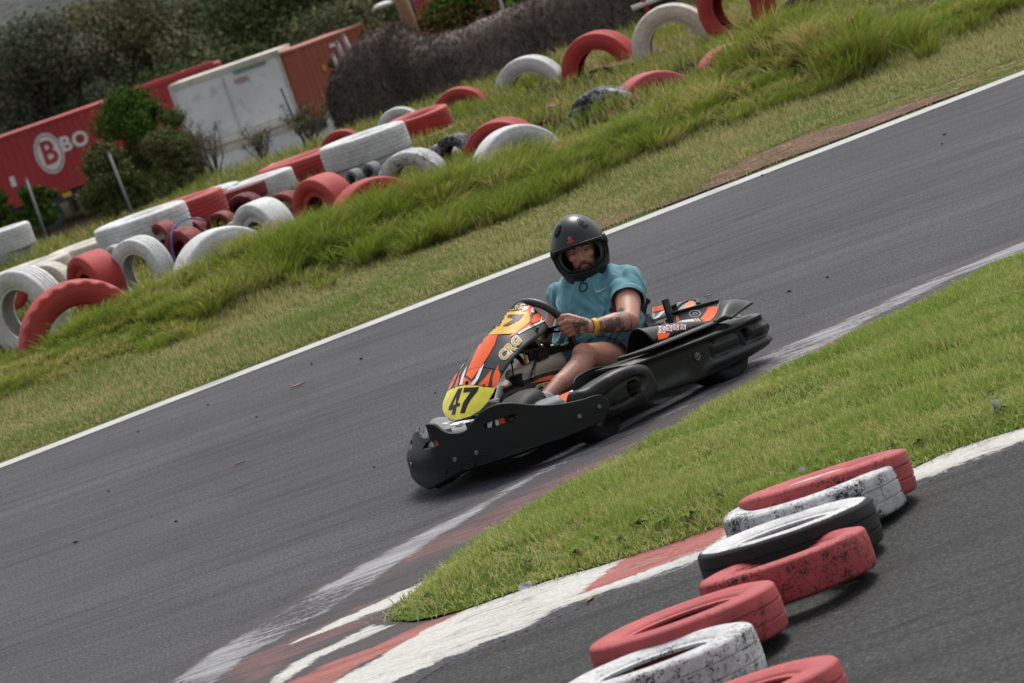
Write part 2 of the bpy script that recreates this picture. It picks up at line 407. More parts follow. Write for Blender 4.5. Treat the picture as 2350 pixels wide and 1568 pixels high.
# --- verge and grass bank
def build_bank():
    s = np.arange(-9, 17.01, 0.12); d = np.concatenate([np.arange(0, 7.2, 0.12), [7.3, 7.6]])
    S, D = np.meshgrid(s, d); Z = bank_z(S, D); Z[0] = 0.0
    X = P0.x + EL.x * S + NL.x * D; Y = P0.y + EL.y * S + NL.y * D
    n, m = S.shape; V = np.stack([X, Y, Z], -1).reshape(-1, 3)
    i = np.arange(n * m).reshape(n, m); F = np.stack([i[:-1, :-1], i[:-1, 1:], i[1:, 1:], i[1:, :-1]], -1).reshape(-1, 4)
    struct('grass_verge', from_np('grass_verge', V, F), M_TURF)
build_bank()
# --- asphalt of both tracks: one sheet, the nearer track resurfaced
bm = bmesh.new(); q = [SD(-40, 0.01), SD(-40, -40), SD(60, -40), SD(60, 0.01)]
bm.faces.new([bm.verts.new(p) for p in q]); struct('race_track', bm, M_ASPH, smooth=False)
LB = [(700, 1640), (891, 1568), (1008, 1522), (1147, 1469), (1332, 1387), (1618, 1287), (2099, 1111), (2350, 1019), (2600, 925)]
ground_poly('pit_lane', LB + [(3200, 1500), (2600, 2400), (900, 2400)], 0.004, M_ASPH2, 1.5)
# --- far white edge line
bm = bmesh.new(); prev = None
for i in range(0, 261):
    s = -9 + i * 0.1; j = 0.012 * (vnoise(np.array([s * 2.1]), np.array([0.0]), 9)[0] - 0.5)
    a = bm.verts.new(SD(s, -0.02 + j, 0.004)); b = bm.verts.new(SD(s, -0.29 + j * 1.5, 0.004))
    if prev: bm.faces.new((prev[1], b, a, prev[0]))
    prev = (a, b)
struct('edge_line', fix(bm), M_LINE, smooth=False)
# --- soil strip beside the line
bm = bmesh.new(); prev = None
for i in range(0, 141):
    px = 1365 + i * 6.3; P = G(px, 522 - (px - 1400) * 0.386); dd = (P - P0); s = dd.dot(EL); f = i / 140
    wd = (1.25 * math.sin(PI * min(1, f * 1.02) ** 0.7) + 0.03) * (0.75 + 0.5 * vnoise(np.array([s * 3.0]), np.array([0.0]), 4)[0])
    lo = 0.04 + 0.12 * max(0, math.sin(f * 17)) * (1 - f)
    row = [bm.verts.new(SD(s, lerp(lo, max(wd, lo + 0.02), k / 6), float(bank_z(s, lerp(lo, wd, k / 6))) + 0.012)) for k in range(7)]
    if prev:
        for k in range(6): bm.faces.new((prev[k], row[k], row[k + 1], prev[k + 1]))
    prev = row
struct('soil_strip', fix(bm), M_SOIL)
# --- inner line and kerbs (painted sheets, 4 mm apart)
KB = {}
KB['all'] = [(330, 1640), (485, 1503 - 12), (618, 1412), (715, 1358), (825, 1295), (879, 1272), (969, 1221), (1047, 1182), (1203, 1096), (1400, 1000), (1550, 926), (1660, 866), (1740, 820), (2000, 703), (2200, 613), (2350, 548), (2600, 443),
    (2600, 520), (2350, 615), (2100, 735), (1900, 840), (1750, 905), (1600, 980), (1500, 1040), (1340, 1120), (1200, 1210), (1110, 1265), (1000, 1355), (915, 1432), (1000, 1428), (1125, 1385), (1258, 1338), (1424, 1290), (1669, 1208), (1900, 1143), (2099, 1078), (2171, 1042), (2250, 1016), (2350, 984), (2600, 899),
    (2600, 925), (2350, 1019), (2099, 1111), (1618, 1287), (1332, 1387), (1147, 1469), (1008, 1522), (820, 1640)]
KB['line'] = [(383, 1575), (485, 1503), (618, 1424), (715, 1370), (825, 1307), (879, 1284), (969, 1233), (1047, 1194), (1125, 1151), (1203, 1108), (1262, 1077), (1400, 1012), (1550, 938), (1660, 878), (1740, 832), (1870, 772), (2000, 715), (2200, 625), (2350, 560), (2600, 455),
    (2600, 482), (2350, 588), (2200, 645), (2000, 742), (1900, 800), (1790, 862), (1740, 862), (1660, 900), (1550, 958), (1400, 1030), (1262, 1096), (1203, 1127), (1125, 1170), (1047, 1218), (969, 1268), (900, 1318), (840, 1360), (750, 1422), (640, 1478), (560, 1520), (470, 1590), (380, 1590)]
KB['red'] = [[(430, 1590), (520, 1530), (640, 1480), (760, 1425), (900, 1360), (985, 1318), (950, 1365), (905, 1420), (880, 1440), (780, 1478), (660, 1530), (590, 1590)],
    [(770, 1400), (870, 1340), (960, 1275), (1060, 1225), (1200, 1150), (1300, 1100), (1400, 1050), (1500, 1005), (1600, 960), (1700, 905), (1790, 872), (1760, 890), (1600, 975), (1500, 1030), (1340, 1112), (1200, 1200), (1110, 1240), (980, 1290), (860, 1350)],
    [(1850, 800), (2000, 738), (2200, 655), (2350, 590), (2600, 490), (2600, 520), (2350, 612), (2100, 730), (1950, 800), (1840, 850)]]
KB['pink'] = [[(1424, 1296), (1560, 1250), (1671, 1213), (1668, 1238), (1615, 1276), (1480, 1326), (1345, 1372)], [(640, 1590), (754, 1530), (871, 1491), (969, 1444), (1040, 1410), (1067, 1409), (988, 1450), (930, 1483), (832, 1534), (740, 1590)],
    [(1150, 1232), (1210, 1190), (1290, 1140), (1370, 1095), (1470, 1045), (1480, 1055), (1340, 1122), (1200, 1212), (1130, 1262)]]
KB['white'] = [[(740, 1590), (852, 1530), (953, 1467), (1067, 1409), (1125, 1385), (1147, 1379), (1258, 1336), (1424, 1288), (1669, 1206), (1900, 1140), (2099, 1074), (2171, 1040), (2250, 1014), (2350, 982), (2600, 897), (2600, 925), (2350, 1019), (2099, 1111), (1618, 1287), (1332, 1387), (1147, 1469), (1008, 1522), (860, 1600)],
    [(600, 1590), (680, 1532), (786, 1483), (864, 1442), (907, 1444), (840, 1473), (735, 1520), (660, 1575), (640, 1590)],
    [(640, 1500), (780, 1430), (900, 1375), (1000, 1330), (1100, 1258), (1200, 1195), (1290, 1140), (1295, 1150), (1200, 1208), (1110, 1270), (1010, 1340), (900, 1400), (780, 1448)]]
def build_kerb():
    W_ = {k: ([v] if isinstance(v[0][0], (int, float)) else v) for k, v in KB.items()}
    W_ = {k: [[tuple(G(*p))[:2] for p in P] for P in v] for k, v in W_.items()}
    A = np.array(W_['all'][0]); st = 0.022; xs = np.arange(A[:, 0].min() - .05, 4.3, st); ys = np.arange(13.6, A[:, 1].max() + .05, st); X, Y = np.meshgrid(xs, ys); x, y = X.ravel(), Y.ravel()
    def mask(polys, soft, jit=0.0, f=2.0):
        m = np.zeros(x.shape); jx = (vnoise(x * f, y * f, 61) - .5) * jit; jy = (vnoise(x * f, y * f, 62) - .5) * jit
        for P in polys:
            e = edge_dist(P, x + jx, y + jy); i = inpoly_np(P, x + jx, y + jy); m = np.maximum(m, np.clip(0.5 + np.where(i, e, -e) / (2 * soft), 0, 1))
        return m
    al = mask(W_['all'], .06); at = {'k': al, 'line': mask(W_['line'], .06, .08), 'red': mask(W_['red'], .12, .25), 'pink': mask(W_['pink'], .035, .06), 'white': mask(W_['white'], .04, .05)}
    z = 0.004 + 0.016 * al * (0.6 + .4 * vnoise(x * 1.5, y * 1.5, 63)) + 0.004 * (vnoise(x * 9, y * 9, 64) - .5) * al
    keep = (al.reshape(X.shape) > 0); k4 = keep[:-1, :-1] | keep[1:, :-1] | keep[:-1, 1:] | keep[1:, 1:]
    i = np.arange(X.size).reshape(X.shape); F = np.stack([i[:-1, :-1], i[:-1, 1:], i[1:, 1:], i[1:, :-1]], -1)[k4]
    used = np.unique(F); re_ = -np.ones(X.size, int); re_[used] = np.arange(len(used))
    t, col, fine, mid = mat_asphalt('kerb_paint', 0.056, (0.98, 0.97, 1.09), raw=True)
    a = math.atan2(EL.y, EL.x) + .12; c = t.coord(); cs = t.coord('Object', (1.0, 6, 1), (0, 0, -a)); n1 = t.noise(cs, 3.0, 8, .75, .4); n2 = t.noise(c, 45, 5, .75); n3 = t.noise(c, 1.1, 4, .6)
    wn = t.math('ADD', t.math('ADD', t.math('MULTIPLY', n1, .6), t.math('MULTIPLY', n2, .4)), t.math('MULTIPLY', t.math('SUBTRACT', n3, .5), .5))
    def layer(col, nm, paint, wear, gain=9.0, soft=.35):
        at_ = t.n('ShaderNodeAttribute', attribute_name=nm).outputs['Fac']
        m = t.math('MULTIPLY', t.math('SUBTRACT', t.math('ADD', t.math('MULTIPLY', at_, 1.0), t.math('MULTIPLY', t.math('SUBTRACT', wear, wn), 3.6)), .5), gain, clamp=True)
        m = t.math('MULTIPLY', m, t.math('MULTIPLY', at_, 3, clamp=True))
        return t.mix(m, col, t.mix(1.0, paint, t.ramp(n2, [(.3, .72), (.7, 1.15)]), 'MULTIPLY'))
    col = layer(col, 'k', (0.075, 0.066, 0.068), .46, 3)
    col = layer(col, 'red', (0.17, 0.088, 0.090), .47, 4)
    col = layer(col, 'line', (0.33, 0.33, 0.345), .44, 3)
    col = layer(col, 'white', (0.55, 0.54, 0.51), .505, 6)
    col = layer(col, 'pink', (0.38, 0.13, 0.115), .50, 6)
    rub = t.ramp(t.noise(t.coord('Object', (.35, 5, 1), (0, 0, -a + .02)), 2.6, 6, .65, .3), [(.40, 0.0), (.62, 1.0)])
    wk = t.n('ShaderNodeAttribute', attribute_name='white').outputs['Fac']
    col = t.mix(t.math('MULTIPLY', rub, t.math('SUBTRACT', .56, t.math('MULTIPLY', wk, .45))), col, (0.062, 0.056, 0.060))
    # dark seams where slabs meet and rubber has packed in
    cr = t.ramp(t.noise(t.coord('Object', (.5, 9, 1), (0, 0, -a - .06)), 2.2, 5, .6), [(.484, 1.0), (.495, .25), (.505, .25), (.516, 1.0)])
    gt = t.ramp(t.noise(c, 1.4, 3), [(.5, 0), (.6, 1)]); col = t.mix(t.math('MULTIPLY', gt, .95), col, t.mix(1.0, col, cr, 'MULTIPLY'))
    t.set(Base_Color=col)
    struct('kerb', from_np('kerb', np.stack([x, y, z], 1)[used], re_[F], {k: v[used] for k, v in at.items()}), t.m)
build_kerb()

# --- grass island between the tracks
ISLE_PX = [(902, 1432), (930, 1400), (985, 1355), (1050, 1300), (1115, 1252), (1200, 1200), (1280, 1155), (1340, 1108), (1420, 1070), (1500, 1028), (1600, 968), (1680, 928), (1750, 892), (1820, 855), (1900, 828), (1985, 775), (2100, 722), (2220, 660), (2350, 603), (2600, 500),
           (2600, 908), (2350, 992), (2250, 1024), (2171, 1050), (2099, 1085), (1900, 1150), (1669, 1215), (1560, 1252), (1424, 1296), (1258, 1342), (1147, 1381), (1060, 1412), (1000, 1426), (950, 1436)]
ISLE = [tuple(G(*p))[:2] for p in ISLE_PX]
def isle_z(x, y):
    e = edge_dist(ISLE, x, y); k = np.clip(e / 0.5, 0, 1); k = k * (2 - k)
    return 0.02 + k * (0.03 + 0.03 * vnoise(x * 2.3, y * 2.3, 7)) * np.clip(e / 0.02, 0, 1)
bm = curve_mesh([ISLE]); slice_bm(bm, 0.12, 0.12)
vx = np.array([v.co.x for v in bm.verts]); vy = np.array([v.co.y for v in bm.verts]); vz = isle_z(vx, vy)
for v, z in zip(bm.verts, vz): v.co.z = z
for f in bm.faces:
    if f.normal.z < 0: f.normal_flip()
struct('grass_island', bm, M_TURF2)

# --- grass blades
rng = np.random.default_rng(11)
def blades(name, P, L, W, lean, mat, label, cat, seg=2, lean_dir=None, lean_bias=0.0, group=None):
    n = len(P); a = rng.uniform(0, 2 * PI, n)
    ld = np.stack([np.cos(a), np.sin(a)], 1) * lean[:, None]
    if lean_dir is not None: ld = ld + np.array(lean_dir)[None, :] * (lean_bias * L)[:, None]
    b = rng.uniform(0, 2 * PI, n); wd = np.stack([np.cos(b), np.sin(b), np.zeros(n)], 1)
    rows = []; hh = []
    for k in range(seg + 1):
        t = k / seg
        c = P + np.concatenate([ld * (t ** 1.8)[None] if False else ld * t ** 1.8, (L * (t - 0.25 * t * t))[:, None]], 1)
        w_ = (W * (1 - t) ** 0.7 * 0.5 + 0.0004)[:, None]
        rows += [c - wd * w_, c + wd * w_]; hh += [np.full(n, t), np.full(n, t)]
    V = np.stack(rows, 1).reshape(-1, 3); H = np.stack(hh, 1).reshape(-1); K = 2 * (seg + 1)
    base = np.arange(n)[:, None] * K
    F = np.concatenate([np.stack([base[:, 0] + 2 * k, base[:, 0] + 2 * k + 1, base[:, 0] + 2 * k + 3, base[:, 0] + 2 * k + 2], 1) for k in range(seg)], 0)
    r = np.repeat(rng.uniform(0, 1, n), K)
    me = from_np(name, V, F, {'r': r, 'h': H})
    return obj(name, me, mat, smooth=False, label=label, cat=cat, kind='stuff')
def sample_sd(n, s0, s1, d0, d1, dens=None):
    s = rng.uniform(s0, s1, n); d = rng.uniform(d0, d1, n)
    if dens is not None:
        k = rng.uniform(0, 1, n) < dens(s, d); s, d = s[k], d[k]
    z = bank_z(s, d)
    return s, d, np.stack([P0.x + EL.x * s + NL.x * d, P0.y + EL.y * s + NL.y * d, z], 1)
def in_soil(s, d):                                             # thin cover over the bare soil strip
    return (s > 5.45) & (s < 8.9) & (d > 0.05) & (d < 0.15 + 1.1 * np.sin(np.clip((s - 5.3) / 3.7, 0, 1) * PI))
def d_short(s, d):
    k = 0.55 + 0.45 * vnoise(s * 2, d * 2, 3); k = np.where(in_soil(s, d), 0.05, k); return k * np.clip(d / 0.15, 0.15, 1)
s_, d_, P_ = sample_sd(230000, -2.5, 12.5, 0.0, 4.0, d_short)
n_ = vnoise(s_ * 1.3, d_ * 1.3, 8)
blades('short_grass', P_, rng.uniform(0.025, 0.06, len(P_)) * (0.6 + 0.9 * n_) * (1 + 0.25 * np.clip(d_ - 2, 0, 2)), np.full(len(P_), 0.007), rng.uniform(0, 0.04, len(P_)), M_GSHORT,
       'mown yellowish green grass verge between the white edge line and the tall bank', 'grass')
def d_tall(s, d):
    k = vnoise(s * 1.6, d * 1.6, 12) * 0.6 + vnoise(s * 4.1, d * 4.1, 13) * 0.4
    e = 3.2 + 0.5 * vnoise(s * 1.1, s * 0 + 3.0, 14) + 0.25 * np.sin(s * 2.2)
    return np.where(d < e, 0.03, 0.45 + 0.75 * k) * np.where(d > 5.6, 0.6, 1)
prof_f = lambda s: np.interp(s, HS, HH) / .46
def tussocks(n, s0, s1, d0, d1, dens, per, rad, Lr, k_=1.0):
    sc, dc, C = sample_sd(n, s0, s1, d0, d1, dens); m = len(C); idx = np.repeat(np.arange(m), per); N = len(idx)
    th = rng.uniform(0, 2 * PI, N); q = rng.uniform(0, 1, N) ** .5; R0 = (rad * rng.uniform(.6, 1.4, m))[idx]; off = np.stack([np.cos(th), np.sin(th)], 1) * (q * R0)[:, None]
    P = C[idx].copy(); P[:, :2] += off
    big = (0.45 + 1.1 * vnoise(sc * 1.3, dc * 1.3, 15) ** 1.3 * 1.1) * prof_f(sc) * rng.uniform(.55, 1.4, m) * k_
    L = rng.uniform(Lr[0], Lr[1], N) * big[idx]; lean = off / np.maximum(R0, .01)[:, None] * (L * rng.uniform(.2, 1.0, N))[:, None]
    return P, L, lean, np.repeat(rng.uniform(0, 1, m), per)
def blades2(name, P, L, W, ld, mat, label, cat, seg, rb=None, droop=.35, bias=0.0):
    n = len(P); b = rng.uniform(0, 2 * PI, n); wd = np.stack([np.cos(b), np.sin(b), np.zeros(n)], 1); ld = ld + np.array([-NL.x, -NL.y])[None] * (bias * L)[:, None] + rng.normal(0, .03, (n, 2)); rows = []; hh = []
    for k in range(seg + 1):
        t = k / seg; c = P + np.concatenate([ld * t ** 1.5, (L * (t - droop * t * t))[:, None]], 1); w_ = (W * (1 - t) ** .7 * .5 + .0004)[:, None]; rows += [c - wd * w_, c + wd * w_]; hh += [np.full(n, t)] * 2
    V = np.stack(rows, 1).reshape(-1, 3); K_ = 2 * (seg + 1); base = np.arange(n) * K_
    F = np.concatenate([np.stack([base + 2 * k, base + 2 * k + 1, base + 2 * k + 3, base + 2 * k + 2], 1) for k in range(seg)], 0)
    r = rng.uniform(0, 1, n); r = r if rb is None else .45 * r + .55 * rb
    return obj(name, from_np(name, V, F, {'r': np.repeat(r, K_), 'h': np.stack(hh, 1).reshape(-1)}), mat, smooth=False, label=label, cat=cat, kind='stuff')
P_, L_, ld_, rb_ = tussocks(3000, -2.6, 13, 2.9, 6.0, d_tall, 100, .11, (.14, .46))
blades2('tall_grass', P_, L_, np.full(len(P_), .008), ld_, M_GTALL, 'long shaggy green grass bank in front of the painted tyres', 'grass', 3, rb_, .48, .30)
# rougher grass around the back rows of tyres
s_, d_, P_ = sample_sd(110000, 0.0, 15, 6.2, 22, lambda s, d: 0.25 + 0.9 * (vnoise(s * 0.7, d * 0.7, 21) > 0.42))
blades('back_grass', P_, rng.uniform(0.05, 0.2, len(P_)) * (0.6 + 0.8 * vnoise(s_, d_, 22)), np.full(len(P_), 0.012), rng.uniform(0.02, 0.12, len(P_)), M_GTALL,
       'rough green grass around the back rows of painted tyres', 'grass')
def isle_pts(n):
    xs_ = [p[0] for p in ISLE]; ys_ = [p[1] for p in ISLE]
    x = rng.uniform(min(xs_), 3.4, n); y = rng.uniform(min(ys_), max(ys_), n)
    k = inpoly_np(ISLE, x, y); x, y = x[k], y[k]; return np.stack([x, y, isle_z(x, y)], 1)
P_ = isle_pts(360000)
jt_ = rng.normal(0, .035, (len(P_), 2)) * (edge_dist(ISLE, P_[:, 0], P_[:, 1]) < .06)[:, None]; P_[:, :2] += jt_; e_ = edge_dist(ISLE, P_[:, 0], P_[:, 1]); n_ = vnoise(P_[:, 0] * 4, P_[:, 1] * 4, 31) * 0.6 + vnoise(P_[:, 0] * 11, P_[:, 1] * 11, 32) * 0.4
kk_ = rng.uniform(0, 1, len(P_)) < 0.25 + 1.1 * np.clip((vnoise(P_[:, 0] * 3 + 5, P_[:, 1] * 3, 35) - .22) * 3, 0, 1); P_, e_, n_ = P_[kk_], e_[kk_], n_[kk_]
L_ = rng.uniform(0.018, 0.07, len(P_)) * (0.35 + 1.3 * n_) * np.clip(0.6 + e_ * 2, 0.6, 1)
blades('island_grass', P_, L_, np.full(len(P_), 0.0048), rng.uniform(0, 0.045, len(P_)), M_GISLE,
       'fresh green short grass on the island between kart and stacked tyres', 'grass')
# ------------------------------------------------------------------ painted tyres
def mat_tyre_paint():
    """painted old rubber: colour and amount of flaking come from the object's own colour, bare side walls from its own 'sidewear'"""
    t = NT('painted_rubber'); oi = t.n('ShaderNodeObjectInfo'); c = t.coord()
    ad = t.n('ShaderNodeVectorMath', operation='ADD'); t.l(c, ad.inputs[0])
    sc = t.n('ShaderNodeVectorMath', operation='SCALE'); sc.inputs['Scale'].default_value = 3.1; t.l(oi.outputs['Location'], sc.inputs[0]); t.l(sc.outputs[0], ad.inputs[1])
    v = ad.outputs[0]
    sx = t.n('ShaderNodeSeparateXYZ'); t.l(c, sx.inputs[0])
    rad = t.math('SQRT', t.math('ADD', t.math('POWER', sx.outputs[0], 2.0), t.math('POWER', sx.outputs[1], 2.0)))
    tread = t.ramp(rad, [(0.90, 0.0), (0.965, 1.0)])
    sw = t.n('ShaderNodeAttribute', attribute_type='OBJECT', attribute_name='sidewear')
    n1 = t.noise(v, 5, 10, 0.78, 0.3); n2 = t.noise(v, 42, 6, 0.75); n3 = t.noise(v, 1.6, 3, 0.5); n4 = t.noise(v, 9, 5, 0.7)
    f = t.math('ADD', t.math('MULTIPLY', n1, 0.5), t.math('MULTIPLY', n2, 0.5))
    f = t.math('ADD', f, t.math('MULTIPLY', t.math('SUBTRACT', n3, 0.5), 0.22))
    f = t.math('ADD', f, t.math('MULTIPLY', tread, sw.outputs['Fac']))
    th = t.math('SUBTRACT', 1.02, oi.outputs['Alpha'])                 # alpha carries the wear
    m = t.math('MULTIPLY', t.math('SUBTRACT', f, th), 22, clamp=True)
    shade = t.ramp(n3, [(0.3, 0.80), (0.7, 1.10)])
    dirty = t.mix(t.ramp(n4, [(0.40, 0.0), (0.75, 0.38)]), t.mix(1.0, oi.outputs['Color'], shade, 'MULTIPLY'), (0.10, 0.08, 0.07))
    dirty = t.mix(t.ramp(n2, [(0.52, 0.0), (0.66, 0.30)]), dirty, (0.05, 0.045, 0.045))
    col = t.mix(m, dirty, (0.020, 0.019, 0.019))
    t.set(Base_Color=col, Roughness=t.mix(m, 0.62, 0.85)); t.b.inputs['Specular IOR Level'].default_value = 0.3
    t.bump(t.math('ADD', t.math('ADD', t.math('MULTIPLY', n2, 0.6), t.math('MULTIPLY', n4, 0.5)), t.math('MULTIPLY', m, -0.7)), 0.5, 0.012)
    return t.m
M_TYRE = mat_tyre_paint()
M_CLEANRUB = simple('bare_rubber', (0.022, 0.022, 0.023), 0.75, var=0.3, bump=0.2, bscale=60)
def tyre_mesh(name, wr=0.32, ri=0.58, grooves=3, lugs=0, seg=96, squash=0.0):
    """unit-radius tyre around local Z; wr width/diameter"""
    hw = wr; prof = []                                   # half width = wr (diameter 2)
    # outer tread with grooves
    gs = [(-0.62 + 1.24 * (k + 0.5) / grooves) for k in range(grooves)] if grooves else []
    xs = sorted(set([-0.86, -0.8, 0.8, 0.86] + [g + o for g in gs for o in (-0.055, -0.03, 0.03, 0.055)] + [-0.4, 0.0, 0.4]))
    for x in xs:
        d = any(abs(x - g) < 0.04 for g in gs)
        prof.append((0.995 - 0.03 * abs(x) ** 4 - (0.013 if d else 0), x * hw))
    side = [(0.955, 0.95), (0.90, 1.0), (0.885, 1.0), (0.87, 1.03), (0.80, 1.05), (0.72, 1.0), (0.66, 0.9), (0.63, 0.86), (0.615, 0.78), (ri, 0.74), (ri, 0.62), (0.64, 0.66)]
    prof = prof + [(r, h * hw) for r, h in side]
    inner = [(0.74, 0.82), (0.86, 0.80), (0.91, 0.6), (0.92, 0.0), (0.91, -0.6), (0.86, -0.80), (0.74, -0.82)]
    prof = prof + [(r, h * hw) for r, h in inner] + [(r, -h * hw) for r, h in side[::-1]]
    bm = bmesh.new(); rings = []
    for k in range(seg):
        a = 2 * PI * k / seg; ring = []
        for r, h in prof:
            rr = r
            if lugs and r > 0.94:                       # shoulder blocks
                if abs(h) > 0.55 * hw and (k * lugs // seg + (1 if h > 0 else 0)) % 2: rr -= 0.028
            y = math.sin(a) * rr; x = math.cos(a) * rr
            ring.append(bm.verts.new((x, y * (1 - squash), h)))
        rings.append(ring)
    n = len(prof)
    for k in range(seg):
        A, B = rings[k], rings[(k + 1) % seg]
        for i in range(n): bm.faces.new((A[i], B[i], B[(i + 1) % n], A[(i + 1) % n]))
    fix(bm); me = bpy.data.meshes.new(name); bm.to_mesh(me); bm.free(); setm(me, M_TYRE)
    me.polygons.foreach_set('use_smooth', [True] * len(me.polygons))
    b2 = bmesh.new(); b2.from_mesh(me)
    for e in b2.edges:
        if e.calc_face_angle(0) > R(38): e.smooth = False
    b2.to_mesh(me); b2.free()
    return me
TY = {'car': tyre_mesh('tyre', 0.31, 0.60, 3, 0), 'wide': tyre_mesh('tyre_wide', 0.42, 0.58, 4, 0), 'truck': tyre_mesh('tyre_truck', 0.30, 0.56, 4, 0),
      'slim': tyre_mesh('tyre_slim', 0.245, 0.55, 2, 0), 'slick': tyre_mesh('tyre_slick', 0.235, 0.54, 0, 0),
      'fat': tyre_mesh('tyre_fat', 0.42, 0.46, 0, 0),
      'lug': tyre_mesh('tyre_lug', 0.28, 0.60, 0, 48), 'bald': tyre_mesh('tyre_bald', 0.36, 0.57, 0, 0)}
RED = (0.43, 0.038, 0.036); PINK = (0.46, 0.068, 0.075); DRED = (0.24, 0.026, 0.030); WHT = (0.66, 0.66, 0.67); OWHT = (0.62, 0.58, 0.50); BLK = (0.03, 0.03, 0.032); GRY = (0.42, 0.42, 0.43)
GB = 'painted tyres scattered behind the tall grass'; GF = 'painted tyres piled on the near track'
def tyre(kind, loc, rad, axis, color, wear, label, group, name='tyre', roll=0.0, sidewear=0.0):
    o = bpy.data.objects.new(name, TY[kind]); link(o); o.location = loc; o.scale = (rad,) * 3
    o.rotation_euler = (Vector(axis).to_track_quat('Z', 'Y').to_matrix() @ Matrix.Rotation(roll, 3, 'Z')).to_euler()
    o.color = (*color, wear); o['sidewear'] = sidewear; tag(o, label, 'tyre', group); return o
def standing(kind, cx, top, wpx, Y, yaw, color, wear, label, tilt=0.0, roll=0.0, squash=1.0):
    """upright tyre: cx/top = highest visible point; yaw turns its axle away from the viewer"""
    rad = wpx * Y / _F / 2; P = AT(cx, top, Y)
    ax = (math.sin(R(yaw)) * math.cos(R(tilt)), -math.cos(R(yaw)) * math.cos(R(tilt)), math.sin(R(tilt)))
    o = tyre(kind, (P.x, P.y, P.z - rad * squash), rad, ax, color, wear, label, GB, roll=roll); return o
def lying(kind, cx, cy, wpx, Y, color, wear, label, tilt=(0, 0), group=None, roll=0.0):
    """tyre on its side: cx/cy = centre of its visible upper face"""
    rad = wpx * Y / _F / 2; P = AT(cx, cy, Y); hw = TYH[kind] * rad
    return tyre(kind, (P.x, P.y, P.z - hw), rad, (tilt[0], tilt[1], 1), color, wear, label, group or GB, roll=roll)
TYH = {'fat': 0.42, 'slim': 0.245, 'slick': 0.235, 'car': 0.31, 'wide': 0.42, 'truck': 0.30, 'lug': 0.28, 'bald': 0.36}
# front row along the bank, left to right
standing('lug', 143, 648, 300, 33.6, 14, RED, 0.30, 'large red tyre with blocky shoulders, half sunk upright at the left end of the bank', roll=0.03)
standing('truck', 28, 616, 215, 34.6, -38, WHT, 0.36, 'white upright tyre at the left edge, just behind the large red one')
standing('fat', 196, 579, 165, 35.8, -58, RED, 0.24, 'red tyre with a smooth broad tread, behind the large red one')
standing('truck', 300, 545, 170, 35.6, -42, WHT, 0.42, 'white upright tyre with an open black hole, left of the big white arch')
standing('bald', 412, 523, 125, 36.6, -52, DRED, 0.47, 'dark red tyre with a flaked black patch on top and a blue cord')
standing('bald', 485, 526, 262, 34.9, 24, WHT, 0.25, 'big white tyre arch at the left end of the tall grass')
standing('fat', 583, 460, 165, 37.2, -50, WHT, 0.40, 'white tyre with a broad tread above the big white arch')
standing('fat', 722, 403, 165, 38.0, -48, RED, 0.24, 'red broad tyre standing left of the white peeled one')
standing('bald', 835, 411, 235, 36.2, 22, RED, 0.34, 'long low red arch showing just over the grass below the grey bags')
standing('wide', 925, 345, 165, 38.5, -22, WHT, 0.50, 'white broad tyre with flaking tread on the grass crest')
standing('car', 1035, 308, 130, 39.6, -45, GRY, 0.56, 'half black half white tyre, left of the red zigzag tread')
standing('wide', 1130, 275, 185, 39.0, -20, RED, 0.30, 'red tyre with zigzag tread behind the long white arch')
standing('bald', 1160, 291, 225, 37.4, 18, WHT, 0.44, 'long white arch sunk in grass at the middle of the bank')
standing('wide', 1258, 240, 105, 42.0, -28, DRED, 0.44, 'upper dark red tyre with black grooves')
standing('wide', 1228, 262, 110, 41.2, -28, DRED, 0.52, 'lower dark red tyre with black grooves')
standing('bald', 1365, 202, 190, 39.0, -18, WHT, 0.56, 'white tyre with heavily peeled paint, left of the pinkish red arch')
standing('bald', 1475, 168, 225, 39.2, 20, PINK, 0.30, 'pinkish red arch rising out of the green grass')
standing('bald', 1660, 103, 200, 41.5, 16, PINK, 0.30, 'pink faded tyre under the tallest grass clump')
standing('truck', 1834, -16, 190, 45.0, -10, BLK, 0.20, 'unpainted black tyre standing at the top edge, right')
standing('truck', 1905, -30, 170, 47.0, -25, BLK, 0.20, 'unpainted black tyre partly hidden behind the other black tyre')
standing('bald', 1995, -8, 190, 43.0, 22, WHT, 0.52, 'white and black tyre at the top edge above the tall clump')
standing('bald', 1920, 37, 150, 41.0, 20, WHT, 0.60, 'speckled white tyre just showing behind the tall green clump')
standing('bald', 1936, 60, 120, 41.6, 10, RED, 0.35, 'small red tyre crown behind the tall green clump')
standing('bald', 690, 455, 90, 38.7, -45, DRED, 0.48, 'dull red tyre wedged below the dark red ribbed one')
standing('bald', 1005, 330, 85, 40.4, -35, WHT, 0.52, 'small peeling white tyre left of the half black one')
standing('bald', 540, 505, 95, 37.9, -30, WHT, 0.46, 'small white tyre squeezed between the big arch and the broad white one')
# second and back rows
standing('bald', 368, 508, 95, 40.0, -60, DRED, 0.40, 'small dark red tyre under the end of the long white one')
standing('bald', 440, 502, 75, 40.6, -50, DRED, 0.38, 'small red tyre behind the flaked one with blue cord')
standing('bald', 500, 486, 85, 40.4, -40, DRED, 0.50, 'dark red tyre with black inside, left of the white broad tyre')
standing('bald', 550, 445, 110, 42.0, -35, DRED, 0.52, 'red tyre with a black hollow, above the white broad tyre')
standing('wide', 645, 441, 95, 41.0, -35, DRED, 0.44, 'dark red ribbed tyre left of the red broad one')
standing('truck', 258, 562, 70, 40.0, -50, WHT, 0.45, 'small white tyre with black hole, above the red smooth one')
standing('bald', 100, 605, 120, 38.5, -30, OWHT, 0.42, 'off white tyre crown between the two left red tyres')
standing('truck', 772, 299, 110, 46.0, -15, RED, 0.26, 'red tyre arch behind the flat white tyre')
